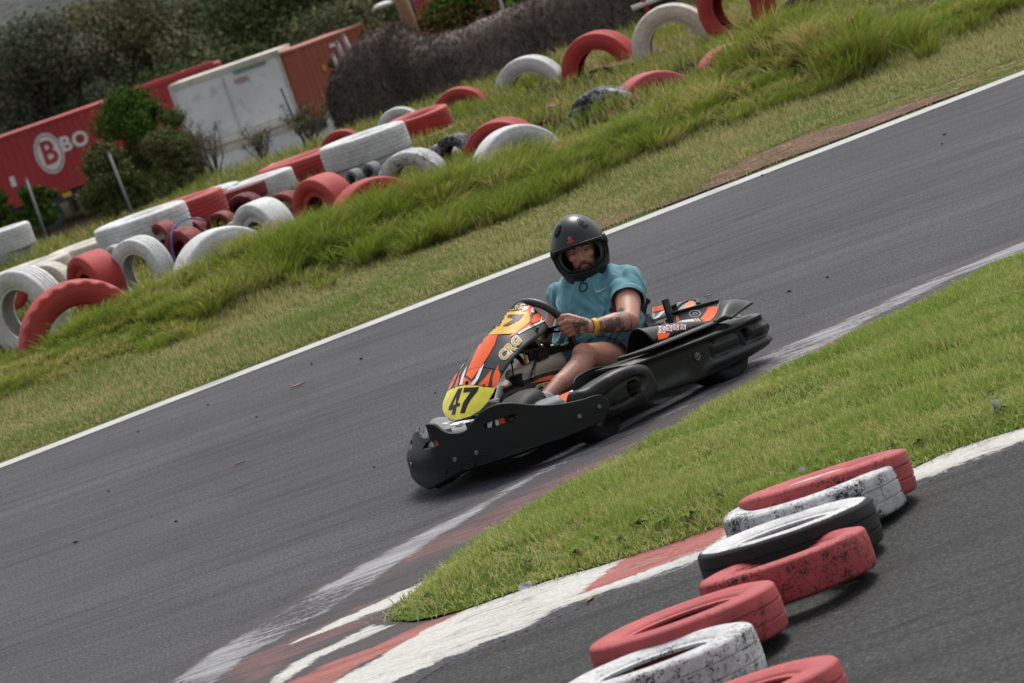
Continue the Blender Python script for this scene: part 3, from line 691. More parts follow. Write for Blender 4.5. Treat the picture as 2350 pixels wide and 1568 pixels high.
standing('truck', 903, 248, 112, 47.0, -12, WHT, 0.26, 'white tyre arch leaning behind the flat red tyre')
standing('truck', 1040, 202, 140, 47.5, -15, RED, 0.26, 'red tyre mostly buried in front of the brown netting')
standing('truck', 1194, 131, 172, 48.0, -20, WHT, 0.26, 'clean white arch in front of the brown netting')
standing('truck', 1352, 74, 188, 46.5, -26, RED, 0.30, 'red arch right of the clean white arch')
standing('truck', 1517, 12, 196, 45.5, -12, OWHT, 0.38, 'off white stained arch near the top edge')
standing('truck', 1660, -75, 190, 44.5, -40, RED, 0.42, 'scuffed red tyre cut by the top edge')
lying('truck', 828, 309, 210, 42.5, WHT, 0.28, 'flat white tyre on top of its stack, middle of the back row')
lying('truck', 850, 362, 200, 42.5, GRY, 0.42, 'grey white tyre under the flat white one')
lying('truck', 955, 262, 150, 44.5, RED, 0.30, 'flat bright red tyre on top, right of the flat white one', tilt=(0.0, -0.05))
lying('truck', 975, 310, 150, 44.3, DRED, 0.36, 'dull red tyre under the flat bright red one')
lying('truck', 688, 360, 215, 43.5, RED, 0.28, 'flat red tyre left of the flat white stack')
standing('bald', 625, 376, 85, 45.0, -20, WHT, 0.30, 'white tyre edge peeping behind the flat red tyre')
lying('truck', 592, 408, 165, 42.8, WHT, 0.38, 'thin flat white tyre left below the flat red one')
lying('truck', 556, 428, 110, 42.5, DRED, 0.36, 'short dull red tyre tucked under thin white tyres')
lying('truck', 470, 441, 165, 43.0, WHT, 0.26, 'thin flat white tyre above the long red one')
lying('truck', 408, 462, 215, 41.5, RED, 0.26, 'long flat red tyre above the long flat white one')
lying('truck', 318, 494, 225, 40.5, WHT, 0.33, 'long flat white tyre with black patch at its right end')
lying('bald', 190, 560, 190, 42.0, OWHT, 0.34, 'dusty cream tyre lying left of the white black-patched one')
lying('bald', 60, 610, 210, 41.0, OWHT, 0.36, 'dusty cream tyre lying lower at the far left')
lying('wide', 5, 527, 130, 47.5, WHT, 0.28, 'white tyre on its side at the left edge before the dark soil')
lying('wide', 5, 573, 130, 47.5, GRY, 0.45, 'grey peeling tyre under the white one at the left edge')
standing('truck', 5, 628, 90, 38.0, -20, RED, 0.3, 'red tyre crown at the left edge above the white upright one')
standing('truck', 3, 735, 120, 35.5, -40, DRED, 0.3, 'dull red tyre behind the large red one at the left edge')
for cx, cy, ww, lb in ((808, 388, 62, 'left black plastic wrapped tyre with blue tie'), (848, 372, 66, 'right black plastic wrapped tyre with blue tie')):
    standing('bald', cx, cy, ww, 39.6, -60, (0.16, 0.17, 0.19), 0.40, lb)
standing('bald', 1945, 12, 75, 44.0, -50, (0.25, 0.26, 0.28), 0.45, 'grey wrapped tyre between the black tyres and the white one')

# blue cord over the flaked tyre
bm = bmesh.new(); Pc = AT(412, 523, 36.6)
add_tube(bm, [Pc + Vector(q) for q in ((-0.12, -0.28, -0.34), (-0.10, -0.24, -0.1), (-0.03, -0.12, 0.03), (0.10, 0.02, 0.05), (0.22, 0.15, -0.02))], 0.008, 6)
obj('cord', bm, simple('blue_cord', (0.05, 0.10, 0.35), 0.6), label='blue cord tied over the flaked dark red tyre', cat='cord')

# tyres on the near track, shingled over one another
def near(kind, cx, base, wpx, tilt, color, wear, label, lift=0.0, roll=0.0, sidewear=0.0):
    """cx/base = lower edge of the tyre's near side; tilt leans its upper face away"""
    a = Vector((tilt[0], tilt[1], 1)).normalized(); P = G(cx, base, lift); rad = wpx * P.y / _F / 2
    zn = lift + 2 * rad * max(a.y, 0); P = G(cx, base, zn); hw = TYH[kind] * rad
    c = Vector((P.x, P.y + rad * a.z, 0)) + Vector((a.x, a.y, 0)) * hw; c.z = zn + hw - rad * a.y
    return tyre(kind, c, rad, a, color, wear, label, GF, roll=roll, sidewear=sidewear)
near('slim', 1930, 1190, 412, (0.02, 0.125), PINK, 0.44, 'red tyre farthest back in the near pile, half hidden', sidewear=.04)
near('slim', 1905, 1240, 432, (0.0, 0.06), WHT, 0.485, 'white speckled tyre leaning on the farthest red one', sidewear=.03)
near('slim', 1848, 1322, 436, (0.0, 0.085), WHT, 0.45, 'white topped tyre with black bare side, third from the back of the near pile', sidewear=.30)
near('slick', 1838, 1378, 418, (-0.01, 0.105), PINK, 0.45, 'red tyre with black rim line and hole in its side', sidewear=.045)
near('slim', 1612, 1536, 470, (-0.02, 0.09), PINK, 0.43, 'red tyre right behind the front speckled white one', sidewear=.03)
near('slim', 1550, 1648, 500, (-0.02, 0.085), WHT, 0.485, 'speckled white tyre at the bottom edge of the near pile', sidewear=.03)
near('slim', 1745, 1735, 520, (-0.02, 0.09), PINK, 0.42, 'red tyre cut by the bottom edge', sidewear=.03)
# ------------------------------------------------------------------ background
def mpp(Y): return Y / _F                                        # metres per photo unit at that distance
M_NET = simple('dead_vines', (0.15, 0.118, 0.10), 0.95, var=0.4, scale=3, bump=0.9, bscale=9)
def mat_leaf(name, lo, hi, third=None, amt=0.2, sc=1.2):
    t = NT(name); a = t.n('ShaderNodeAttribute', attribute_name='r'); c = t.coord(); n = t.noise(c, sc, 3, 0.6)
    g = t.mix(t.math('ADD', t.math('MULTIPLY', a.outputs['Fac'], 0.5), t.math('MULTIPLY', n, 0.5)), lo, hi)
    if third: g = t.mix(t.ramp(t.math('ADD', t.math('MULTIPLY', a.outputs['Fac'], 0.6), t.math('MULTIPLY', n, 0.8)), [(0.95 - amt, 0), (1.0 - amt, 1)]), g, third)
    t.set(Base_Color=g, Roughness=0.9); t.b.inputs['Specular IOR Level'].default_value = 0.08
    return t.m
M_LDARK = mat_leaf('leaf_dark', (0.036, 0.055, 0.023), (0.124, 0.157, 0.059), sc=0.25)
M_LOLIVE = mat_leaf('leaf_olive', (0.061, 0.075, 0.038), (0.176, 0.195, 0.091), (0.220, 0.187, 0.117), 0.15, sc=0.25)
M_LGREY = mat_leaf('leaf_grey', (0.067, 0.081, 0.054), (0.159, 0.183, 0.116), (0.173, 0.155, 0.116), 0.15, 0.3)
M_LBROWN = mat_leaf('leaf_brown', (0.073, 0.060, 0.034), (0.199, 0.167, 0.087), (0.106, 0.146, 0.040), 0.35)
M_LGREEN = mat_leaf('leaf_green', (0.024, 0.060, 0.010), (0.096, 0.168, 0.026))
M_LMIX = mat_leaf('leaf_mix', (0.045, 0.06, 0.02), (0.15, 0.15, 0.05), (0.22, 0.08, 0.04), 0.25, 3)
M_BARK = simple('bark', (0.10, 0.075, 0.055), 0.9, var=0.35, scale=4, bump=0.6, bscale=20)
def leaf_cloud(name, clumps, n, size, mat, parent, lab=None, gap=0.35):
    """clumps: (x, y, z, rx, ry, rz) in the plant's own frame; many small leaf faces in each volume"""
    w_ = np.array([c[3] * c[4] * c[5] for c in clumps]) ** 0.67; w_ /= w_.sum(); idx = rng.choice(len(clumps), n, p=w_)
    C = np.array(clumps)[idx]; d = rng.normal(size=(n, 3)); d /= np.linalg.norm(d, axis=1)[:, None]
    r = rng.uniform(0.25, 1.0, n) ** 0.45 * (1 + 0.18 * rng.normal(size=n))
    P = C[:, :3] + d * C[:, 3:] * r[:, None]
    k = vnoise(P[:, 0] / size / 5 + 50, P[:, 2] / size / 5 + P[:, 1] / size / 7 + 50, 3) > gap * 0.6
    P = P[k]; d = d[k]; n = len(P)
    nrm = d + 0.9 * rng.normal(size=(n, 3)); nrm /= np.linalg.norm(nrm, axis=1)[:, None]
    a = np.cross(nrm, rng.normal(size=(n, 3))); a /= np.linalg.norm(a, axis=1)[:, None]; b = np.cross(nrm, a)
    s = size * rng.uniform(0.5, 1.3, n)[:, None]
    V = np.stack([P - a * s, P - b * s * 0.45, P + a * s, P + b * s * 0.45], 1).reshape(-1, 3)
    F = np.arange(n * 4).reshape(n, 4)
    return obj(name, from_np(name, V, F, {'r': np.repeat(rng.uniform(0, 1, n), 4)}), mat, parent, smooth=False)
def crown_clumps(w_, h, k, rnd, low=0.0):
    out = []
    for i in range(k):
        a = rnd.uniform(0, 2 * PI); q = rnd.random() ** 0.6; t = rnd.random()
        rr = w_ * 0.5 * (0.95 - 0.55 * t ** 2) * q
        s = rnd.uniform(0.13, 0.24) * w_
        out.append((math.cos(a) * rr, math.sin(a) * rr, low + h * (0.10 + 0.82 * t), s, s, s * rnd.uniform(0.6, 0.9)))
    return out
def make_tree(loc, w_, h, trunk_h, mat, label, group, n=9000, leaf=0.22, k=26, seed=1):
    n = int(n * 4.0); leaf *= 0.50; w_ *= 1.18; k = int(k * 1.3)
    rnd = random.Random(seed); t = empty('tree', loc, label=label, cat='tree', group=group)
    cl = crown_clumps(w_, h - trunk_h * 0.6, k, rnd, trunk_h * 0.6)
    bm = bmesh.new(); add_tube(bm, [(0, 0, -0.3), (0.1, 0, trunk_h * 0.5), (0, 0.1, trunk_h), (0.15, 0, h * 0.7)], lambda q: 0.035 * w_ * (1 - 0.75 * q), 10)
    for c in cl[:9]: add_tube(bm, [(0, 0, trunk_h * rnd.uniform(0.5, 1)), (c[0] * 0.5, c[1] * 0.5, lerp(trunk_h, c[2], 0.6)), c[:3]], lambda q: 0.016 * w_ * (1 - 0.8 * q), 6)
    obj('trunk', bm, M_BARK, t)
    leaf_cloud('crown', cl, n, leaf, mat, t); return t
def at_top(cx, top, Y):                      # place with its top at a measured height
    return AT(cx, top, Y)
def tree_at(cx, top, wpx, Y, mat, label, seed, gz=-6.9, **k):
    P = AT(cx, top, Y); h = P.z - gz; w_ = wpx * mpp(Y)
    return make_tree((P.x, P.y, gz), w_, h, h * 0.25, mat, label, 'trees beyond the container yard', seed=seed, **k)
GRP_T = 'trees beyond the container yard'
tree_at(215, 8, 380, 190, M_LOLIVE, 'olive brown feathery tree behind the lettered red container', 3, n=16000, k=40)
tree_at(50, 62, 310, 186, M_LGREY, 'greyish tree at the left edge behind the red container', 4, n=12000, k=30)
tree_at(440, 5, 300, 205, M_LOLIVE, 'olive tree between the feathery tree and the big green one', 5, n=12000, k=30)
tree_at(620, -90, 420, 200, M_LDARK, 'largest dark green tree, above the white container', 6, n=22000, k=46, leaf=0.26)
tree_at(390, 150, 200, 184, M_LDARK, 'low dark tree rising just over the long red container', 7, n=9000)
tree_at(820, -70, 330, 215, M_LDARK, 'dark tree right of the largest one, above the rusty container', 8, n=14000, k=36)
tree_at(1010, -60, 330, 235, M_LOLIVE, 'dull distant tree behind the rusty pole', 9, n=13000, k=34)
tree_at(1190, -90, 320, 240, M_LGREY, 'distant grey tree above the brown netting', 10, n=12000, k=32)
tree_at(320, 40, 300, 220, M_LDARK, 'dark tree deep behind the feathery olive one', 11, n=8000)
tree_at(130, 70, 320, 215, M_LOLIVE, 'low olive tree deep behind the left containers', 12, n=8000)
tree_at(740, 20, 260, 192, M_LOLIVE, 'low tree directly over the seam of white and rusty containers', 13, n=8000)
tree_at(-60, 180, 240, 195, M_LOLIVE, 'olive tree cut by the left edge', 14, n=8000)
tree_at(900, 10, 260, 225, M_LGREY, 'grey green tree left of the rusty pole', 15, n=9000)
tree_at(520, 130, 240, 186, M_LDARK, 'rounded dark tree directly above the white container', 16, n=10000)
def palm(cx, top, Y, label, seed):
    rnd = random.Random(seed); P = AT(cx, top, Y); gz = -6.9; h = P.z - gz - 0.8
    t = empty('palm_tree', (P.x, P.y, gz), label=label, cat='palm tree', group='palms at the far left')
    bm = bmesh.new(); add_tube(bm, [(0, 0, -0.2), (0.1, 0, h * 0.5), (0, 0, h)], lambda q: 0.24 - 0.06 * q, 10); obj('trunk', bm, M_BARK, t)
    bm = bmesh.new()
    for i in range(26):
        a = 2 * PI * i / 26 + rnd.uniform(-.1, .1); e = rnd.uniform(-0.5, 1.1); L = rnd.uniform(1.3, 1.9); prev = None
        for k in range(13):
            q = k / 12; rr = L * q * math.cos(e * (1 - q * 0.4)); zz = h + L * q * math.sin(e) - 0.9 * q * q * L * 0.6
            c = Vector((math.cos(a) * rr, math.sin(a) * rr, zz)); s = Vector((-math.sin(a), math.cos(a), 0)); dn = Vector((0, 0, -0.22))
            w_ = 0.42 * math.sin(PI * min(1, 0.12 + q * 0.88))
            for sg in (-1, 1):
                v = [bm.verts.new(c), bm.verts.new(c + Vector((math.cos(a), math.sin(a), 0)) * 0.06), bm.verts.new(c + s * sg * w_ + dn * w_ * 2)]
                bm.faces.new(v)
    obj('crown', bm, M_LDARK, t, smooth=False)
palm(18, 48, 192, 'palm top at the far left edge under the grey hill', 1)
palm(100, 62, 200, 'palm between the left edge palm and the olive tree', 2)
palm(262, 18, 206, 'tallest palm, in front of the grey hill', 3)
palm(395, 20, 208, 'palm beside the largest green tree', 4)

# hills
def hills():
    t = NT('hill_rock'); c = t.coord(); n = t.noise(c, 0.012, 8, 0.62); n2 = t.noise(c, 0.06, 6, 0.65)
    t.set(Base_Color=t.ramp(t.math('ADD', t.math('MULTIPLY', n, 0.55), t.math('MULTIPLY', n2, 0.45)), [(0.36, (0.24, 0.23, 0.25)), (0.52, (0.42, 0.41, 0.45)), (0.66, (0.55, 0.54, 0.58))]), Roughness=0.95); t.bump(n, 1.0, 14)
    xs = np.linspace(-700, 700, 141); ys = np.linspace(900, 2200, 60); X, Y = np.meshgrid(xs, ys)
    q = (Y - 900) / 1300
    Z = -7 + 330 * q ** 1.15 * (0.6 + 0.6 * vnoise(X / 260 + 9, Y / 300, 41)) + 70 * q * (vnoise(X / 70 + 30, Y / 90, 42) - 0.4) + 16 * (vnoise(X / 22 + 60, Y / 30, 43) - 0.5) * np.clip(q * 5, 0, 1)
    n_, m = X.shape; V = np.stack([X, Y, Z], -1).reshape(-1, 3); i = np.arange(n_ * m).reshape(n_, m)
    F = np.stack([i[:-1, :-1], i[:-1, 1:], i[1:, 1:], i[1:, :-1]], -1).reshape(-1, 4); struct('hills', from_np('hills', V, F), t.m)
    t = NT('hill_scrub'); c = t.coord(); n = t.noise(c, 0.06, 8, 0.7); t.set(Base_Color=t.ramp(n, [(0.35, (0.03, 0.035, 0.03)), (0.7, (0.12, 0.12, 0.11))]), Roughness=0.95); t.bump(n, 1.0, 6)
    xs = np.linspace(-260, 160, 100); ys = np.linspace(380, 640, 40); X, Y = np.meshgrid(xs, ys); q = (Y - 380) / 260
    crest = 15 * np.exp(-((X + 62) / 42) ** 2) + 8 * np.exp(-((X - 10) / 70) ** 2) + 5
    Z = -7.5 + crest * np.sin(np.clip(q, 0, 1) * PI) * (0.8 + 0.4 * vnoise(X / 20 + 30, Y / 20, 5)) + 3 * vnoise(X / 6 + 90, Y / 6, 6) * np.sin(q * PI)
    n_, m = X.shape; V = np.stack([X, Y, Z], -1).reshape(-1, 3); i = np.arange(n_ * m).reshape(n_, m)
    F = np.stack([i[:-1, :-1], i[:-1, 1:], i[1:, 1:], i[1:, :-1]], -1).reshape(-1, 4); struct('near_hill', from_np('near_hill', V, F), t.m)
hills()

# containers
def mat_cont(name, col, rust=0.25):
    t = NT(name); c = t.coord(); n = t.noise(c, 1.4, 7, 0.7); n2 = t.noise(c, 0.5, 4); 
    m = t.ramp(n, [(0.60 - rust * 0.2, 0), (0.72 - rust * 0.2, 1)])
    t.set(Base_Color=t.mix(t.math('MULTIPLY', m, rust), t.mix(1.0, col, t.ramp(n2, [(0.3, 0.85), (0.7, 1.1)]), 'MULTIPLY'), (0.10, 0.05, 0.03)), Roughness=0.6); return t.m
M_CRED = mat_cont('container_red', (0.40, 0.036, 0.042), 0.2); M_CBRN = mat_cont('container_rust', (0.36, 0.095, 0.055), 0.35)
M_CWHT = mat_cont('container_white', (0.80, 0.81, 0.82), 0.3); M_CRM = mat_cont('container_cream', (0.62, 0.58, 0.50), 0.4)
M_SIGNW = simple('sign_white', (0.72, 0.70, 0.68), 0.6, bump=0); M_DARKM = simple('dark_steel', (0.03, 0.035, 0.05), 0.6)
M_YEL = simple('sign_yellow', (0.62, 0.36, 0.03), 0.6, bump=0)
def corr_panel(L, H, depth, n, t0=0.0):
    """trapezoid-corrugated sheet in the x-z plane, facing -y"""
    bm = bmesh.new(); prof = []
    for i in range(n):
        x = L * i / n; p = L / n
        prof += [(x, 0), (x + p * 0.30, 0), (x + p * 0.5, depth), (x + p * 0.80, depth)]
    prof.append((L, 0)); V = [(bm.verts.new((x, y, 0)), bm.verts.new((x, y, H))) for x, y in prof]
    for a, b in zip(V, V[1:]): bm.faces.new((a[0], b[0], b[1], a[1]))
    return bm
def container(loc, yaw, L, Wd, H, mbody, mtrim, label, corr=True, ndoor=0, trim_top=0.12, group='shipping containers in the yard below', loc_is='left'):
    t = empty('shipping_container', loc, yaw, label=label, cat='container', group=group)
    bm = bmesh.new(); add_box(bm, (L / 2, Wd / 2, H / 2), (L - 0.1, Wd - 0.1, H - 0.06)); obj('body', bm, mbody, t, False)
    if corr:
        bm = corr_panel(L - 0.2, H - 0.3, 0.045, int(L / 0.28)); bmesh.ops.translate(bm, verts=bm.verts, vec=(0.1, 0.0, 0.15)); obj('side_panel', bm, mbody, t, False)
        bm = corr_panel(Wd - 0.2, H - 0.3, 0.045, 8); bmesh.ops.rotate(bm, verts=bm.verts, matrix=Matrix.Rotation(PI / 2, 3, 'Z')); bmesh.ops.translate(bm, verts=bm.verts, vec=(L, 0.1, 0.15)); obj('end_panel', bm, mbody, t, False)
    for x in (0.07, L - 0.07):
        for y in (0.07, Wd - 0.07):
            bm = bmesh.new(); add_box(bm, (x, y, H / 2), (0.14, 0.14, H)); obj('corner_post', bm, mtrim, t, False)
    for y in (0.05, Wd - 0.05):
        for z, h_ in ((H - trim_top / 2 + 0.003, trim_top), (0.07, 0.14)):
            bm = bmesh.new(); add_box(bm, (L / 2, y, z), (L - 0.29, 0.1, h_)); obj('rail', bm, mtrim, t, False)
    for x in (0.05, L - 0.05):
        bm = bmesh.new(); add_box(bm, (x, Wd / 2, H - trim_top / 2 + 0.003), (0.1, Wd - 0.29, trim_top)); obj('end_rail', bm, mtrim, t, False)
    bm = bmesh.new(); add_box(bm, (L / 2, Wd / 2, H - 0.012), (L - 0.2, Wd - 0.2, 0.02)); obj('roof', bm, mtrim, t, False)
    return t
# long red container on a trailer chassis, lettered
Yr = 160.0; zr = AT(0, 315, Yr).z - 2.75; xr_ = AT(502, 148, Yr).x
rc = container((xr_ - 12.2, Yr, zr), 0, 12.2, 2.44, 2.75, M_CRED, M_CRED, 'long red container with white circled B at the left')
def on_face(bm, cx, cz, sx, y=-0.03):
    for v in bm.verts: x, z = v.co.x * sx + cx, v.co.y + cz; v.co = (x, y, z)
    return bm
Lc = AT(113, 352, Yr); lx = Lc.x - (xr_ - 12.2); lz = Lc.z - zr
def ell(rx, ry, n=40): return [(math.cos(2 * PI * k / n) * rx, math.sin(2 * PI * k / n) * ry) for k in range(n)]
obj('logo', on_face(curve_mesh([ell(0.55, 0.80), ell(0.49, 0.73)]), lx, lz, 1), M_SIGNW, rc, False)
obj('logo', on_face(curve_mesh([ell(0.45, 0.68)]), lx, lz, 1), M_SIGNW, rc, False)
obj('letter', on_face(text_mesh('B', 1.25, 0.035), lx, lz, 0.85, -0.045), M_CRED, rc, False)
Lb = AT(171, 325, Yr); obj('lettering', on_face(text_mesh('BO', 0.78, 0.028, 1.1), Lb.x - (xr_ - 12.2), Lb.z - zr, 1), M_SIGNW, rc, False)
Lw = AT(30, 417, Yr); obj('number_plate', on_face(curve_mesh([[(-.1, -.2), (.1, -.2), (.1, .2), (-.1, .2)]]), Lw.x - (xr_ - 12.2), Lw.z - zr, 1), M_SIGNW, rc, False)
bm = bmesh.new(); add_box(bm, (6.1, 1.2, -0.25), (12.0, 2.2, 0.3))
for x in (1.6, 2.9, 4.2): add_cyl(bm, (x, 0.0, -0.75), (x, 0.35, -0.75), 0.5, seg=20)
obj('chassis', bm, M_DARKM, rc, False)
Lo = AT(150, 435, Yr); bm = bmesh.new(); add_box(bm, (Lo.x - (xr_ - 12.2), -0.05, -0.15), (0.35, 0.06, 0.18)); obj('marker_light', bm, M_YEL, rc, False)
bm = bmesh.new()
for x0, x1 in ((8.6, 12.0),): add_box(bm, ((x0 + x1) / 2, 0.6, 2.80), (x1 - x0, 0.5, 0.10))
obj('roof_stripe', bm, M_CRED, rc, False)
# white containers, one on the other
def face_from(TL, TR, BL, Yl, H, mul=1.0):
    a = AT(*TL, Yl); return a
wl = AT(384.5, 199, 150.5); wr = AT(641, 126, 149.8); wz = wl.z - 2.62
yw = math.atan2(wr.y - wl.y, wr.x - wl.x); wL = (wr.xy - wl.xy).length
wc = container((wl.x, wl.y, wz), yw, wL, 2.44, 2.62, M_CWHT, M_CRM, 'upper white container with cream top rail and rust runs', corr=False, trim_top=0.2)
bm = bmesh.new(); add_box(bm, (wL * 0.47, -0.012, 1.25), (0.05, 0.03, 2.2)); add_box(bm, (wL * 0.47, -0.012, 0.28), (wL - 0.3, 0.03, 0.03)); obj('seam', bm, M_CRM, wc, False)
bm = bmesh.new(); add_box(bm, (wL * 0.72, -0.01, 2.33), (1.25, 0.02, 0.10)); obj('sign', bm, simple('faded_green', (0.14, 0.26, 0.20), 0.6), wc, False)
bm = bmesh.new(); add_box(bm, (wL * 0.62, -0.008, 2.02), (0.5, 0.015, 0.16)); obj('sticker', bm, simple('faded_pink', (0.45, 0.30, 0.30), 0.6), wc, False)
container((wl.x + 0.35, wl.y - 0.5, wz - 2.66), yw, wL + 1.9, 2.44, 2.62, M_CWHT, M_CRM, 'lower white container, partly behind bare shrubs', corr=False, trim_top=0.2)
# rusty container right of the white pair
bl = AT(645, 123, 149.0); bzz = bl.z - 2.6
bc = container((bl.x + .55, bl.y, bzz), math.atan2(2.2, 2.7), 3.3, 2.4, 2.62, M_CBRN, M_CBRN, 'rust brown corrugated container right of the white one')
bm = bmesh.new(); add_box(bm, (0.9, -0.02, 1.6), (0.10, 0.03, 0.22)); add_box(bm, (0.9, -0.02, 0.75), (0.10, 0.03, 0.16)); obj('label_plate', bm, M_YEL, bc, False)
bm = bmesh.new(); add_box(bm, (1.6, -0.02, 2.25), (0.28, 0.03, 0.12)); add_box(bm, (0.95, -0.02, 0.35), (0.10, 0.03, 0.12)); obj('number_plate', bm, M_SIGNW, bc, False)
bm = bmesh.new(); add_box(bm, (1.6, 1.1, -0.22), (3.4, 2.0, 0.4)); obj('chassis', bm, M_DARKM, bc, False)
sl = AT(1005, -12, 150.0)
sc_ = container((sl.x, sl.y, sl.z - 2.2), 0.5, 2.4, 2.4, 2.3, M_CRED, M_CBRN, 'small red container far off beyond the rusty pole')
bm = bmesh.new(); add_box(bm, (0.55, -0.04, 1.1), (0.30, 0.04, 0.62)); obj('sign', bm, simple('sign_blue', (0.06, 0.16, 0.5), 0.5), sc_, False)
bm = bmesh.new(); add_box(bm, (0.55, -0.055, 0.78), (0.26, 0.02, 0.28)); obj('sign', bm, M_SIGNW, sc_, False)

# brown netting wall with dead vines
NB = [(812, 306, 100), (824, 300, 140), (862, 290, 182), (905, 277, 205), (962, 258, 216), (985, 252, 200), (1022, 240, 163), (1100, 216, 155), (1250, 170, 166), (1330, 142, 172), (1440, 105, 185), (1530, 70, 190)]
def netting():
    N = [(AT(x, y, interp(x, [800, 1530], [58, 54])), h * mpp(56)) for x, y, h in NB]
    pc = catmull([p for p, _ in N], 8); hc = catmull([Vector((h, 0, 0)) for _, h in N], 8)
    bm = bmesh.new(); rings = []; T = 0.75
    for i, (p, hh) in enumerate(zip(pc, hc)):
        t = (pc[min(i + 1, len(pc) - 1)] - pc[max(i - 1, 0)]); t.z = 0; t.normalize(); n = Vector((t.y, -t.x, 0)); h = hh.x
        e = min(1.0, 0.25 + i / 8.0); ring = []
        for k in range(21):
            a = k / 20; 
            if a < 0.4: y, z = 1, lerp(-0.6, 0.72, a / 0.4)
            elif a > 0.6: y, z = -1, lerp(0.72, -0.6, (a - 0.6) / 0.4)
            else: q = (a - 0.4) / 0.2 * PI; y, z = math.cos(q), 0.72 + 0.28 * math.sin(q)
            j = 0.10 * (vnoise(np.array([i * 0.35 + 9]), np.array([k * 0.6]), 51)[0] - 0.5) + 0.05 * (vnoise(np.array([i * 1.1 + 9]), np.array([k * 1.7]), 52)[0] - 0.5)
            ring.append(p + n * (y * T * 0.5 * e + j) + Vector((0, 0, z * h + j * 0.6)))
        rings.append(ring)
    add_loft(bm, rings, closed=False); 
    me_v = [r for r in rings]; t = empty('vine_covered_fence', pc[0], label='wall of brown netting overgrown with dead vines', cat='fence')
    for v in bm.verts: v.co -= pc[0]
    fix(bm); obj('netting', bm, M_NET, t)
    R_ = np.array([[list(q - pc[0]) for q in r] for r in rings]); n = 42000
    i = rng.integers(0, R_.shape[0] - 1, n); k = rng.integers(0, 14, n); u = rng.uniform(0, 1, (n, 1)); v = rng.uniform(0, 1, (n, 1))
    P = (R_[i, k] * (1 - u) + R_[i + 1, k] * u) * (1 - v) + (R_[i, k + 1] * (1 - u) + R_[i + 1, k + 1] * u) * v
    d = rng.normal(size=(n, 3)); d[:, 2] = d[:, 2] * 1.4 - 0.3; d /= np.linalg.norm(d, axis=1)[:, None]; L = rng.uniform(0.04, 0.13, (n, 1)); s = np.cross(d, rng.normal(size=(n, 3))); s /= np.linalg.norm(s, axis=1)[:, None]
    V = np.stack([P - d * L * 0.5, P + s * 0.007, P + d * L, P - s * 0.007], 1).reshape(-1, 3)
    obj('dead_vines', from_np('dead_vines', V, np.arange(n * 4).reshape(n, 4), {'r': np.repeat(rng.uniform(0, 1, n), 4)}), mat_leaf('vine_twigs', (0.06, 0.048, 0.040), (0.24, 0.195, 0.165), sc=2), t, False)
netting()

# shrubs
def shrub(cx, base, wpx, hpx, Y, mats, label, n=7000, leaf=0.05, seed=1, name='shrub', group=None, k=18, stems=6):
    rnd = random.Random(seed); P = AT(cx, base, Y); w_, h = wpx * mpp(Y), hpx * mpp(Y)
    t = empty(name, P, label=label, cat='shrub', group=group)
    cl = crown_clumps(w_, h, k, rnd, 0.0)
    bm = bmesh.new()
    for c in cl[:stems]: add_tube(bm, [(c[0] * 0.1, c[1] * 0.1, -1.2), (c[0] * 0.3, c[1] * 0.3, h * 0.2), (c[0] * 0.9, c[1] * 0.9, c[2])], lambda q: 0.03 * (1 - 0.8 * q) * (h / 2 + 0.3), 6)
    obj('stem', bm, M_BARK, t)
    lo = [c for c in cl if c[2] < h * 0.62] + [(0, 0, 0, w_ * 0.4, w_ * 0.4, h * 0.25)]; hi = [c for c in cl if c[2] >= h * 0.5] or cl
    if len(mats) == 2:
        leaf_cloud('foliage', lo, int(n * 0.6), leaf, mats[0], t); leaf_cloud('foliage', hi, int(n * 0.4), leaf, mats[1], t)
    else: leaf_cloud('foliage', cl + lo[-1:], n, leaf, mats[0], t)
    return t
GS = 'shrubs behind the tyres'
shrub(362, 450, 222, 250, 76, (M_LBROWN, M_LGREEN), 'large shrub with green crown in front of the red container', n=60000, leaf=0.032, seed=5, group=GS, k=34)
shrub(292, 480, 170, 160, 74, (M_LBROWN,), 'brown olive shrub, lower left of the green crowned one', n=30000, leaf=0.032, seed=6, group=GS, k=22)
shrub(420, 440, 150, 150, 73, (M_LBROWN,), 'brown shrub between green crowned shrub and white containers', n=22000, leaf=0.032, seed=7, group=GS)
shrub(100, 500, 100, 85, 78, (M_LGREEN,), 'small round green shrub by the left fence post', n=9000, leaf=0.035, seed=8, group=GS)
shrub(10, 520, 90, 90, 78, (M_LGREEN,), 'green shrub cut by the left edge', n=8000, leaf=0.035, seed=9, group=GS)
shrub(792, 215, 42, 90, 66, (M_LMIX,), 'yellowish shrub at the left end of the netting', n=4000, seed=10, group=GS)
shrub(868, 120, 90, 50, 68, (M_LMIX,), 'yellow green shrub left of the rusty pole', n=5000, seed=11, group=GS)
shrub(1080, 85, 260, 110, 64, (M_LMIX, M_LGREEN), 'wide green and reddish shrub above the netting', n=26000, leaf=.035, seed=12, group=GS, k=26)
shrub(1235, 25, 160, 70, 63, (M_LGREEN,), 'green shrub above the netting near the thin grey post', n=8000, seed=13, group=GS)
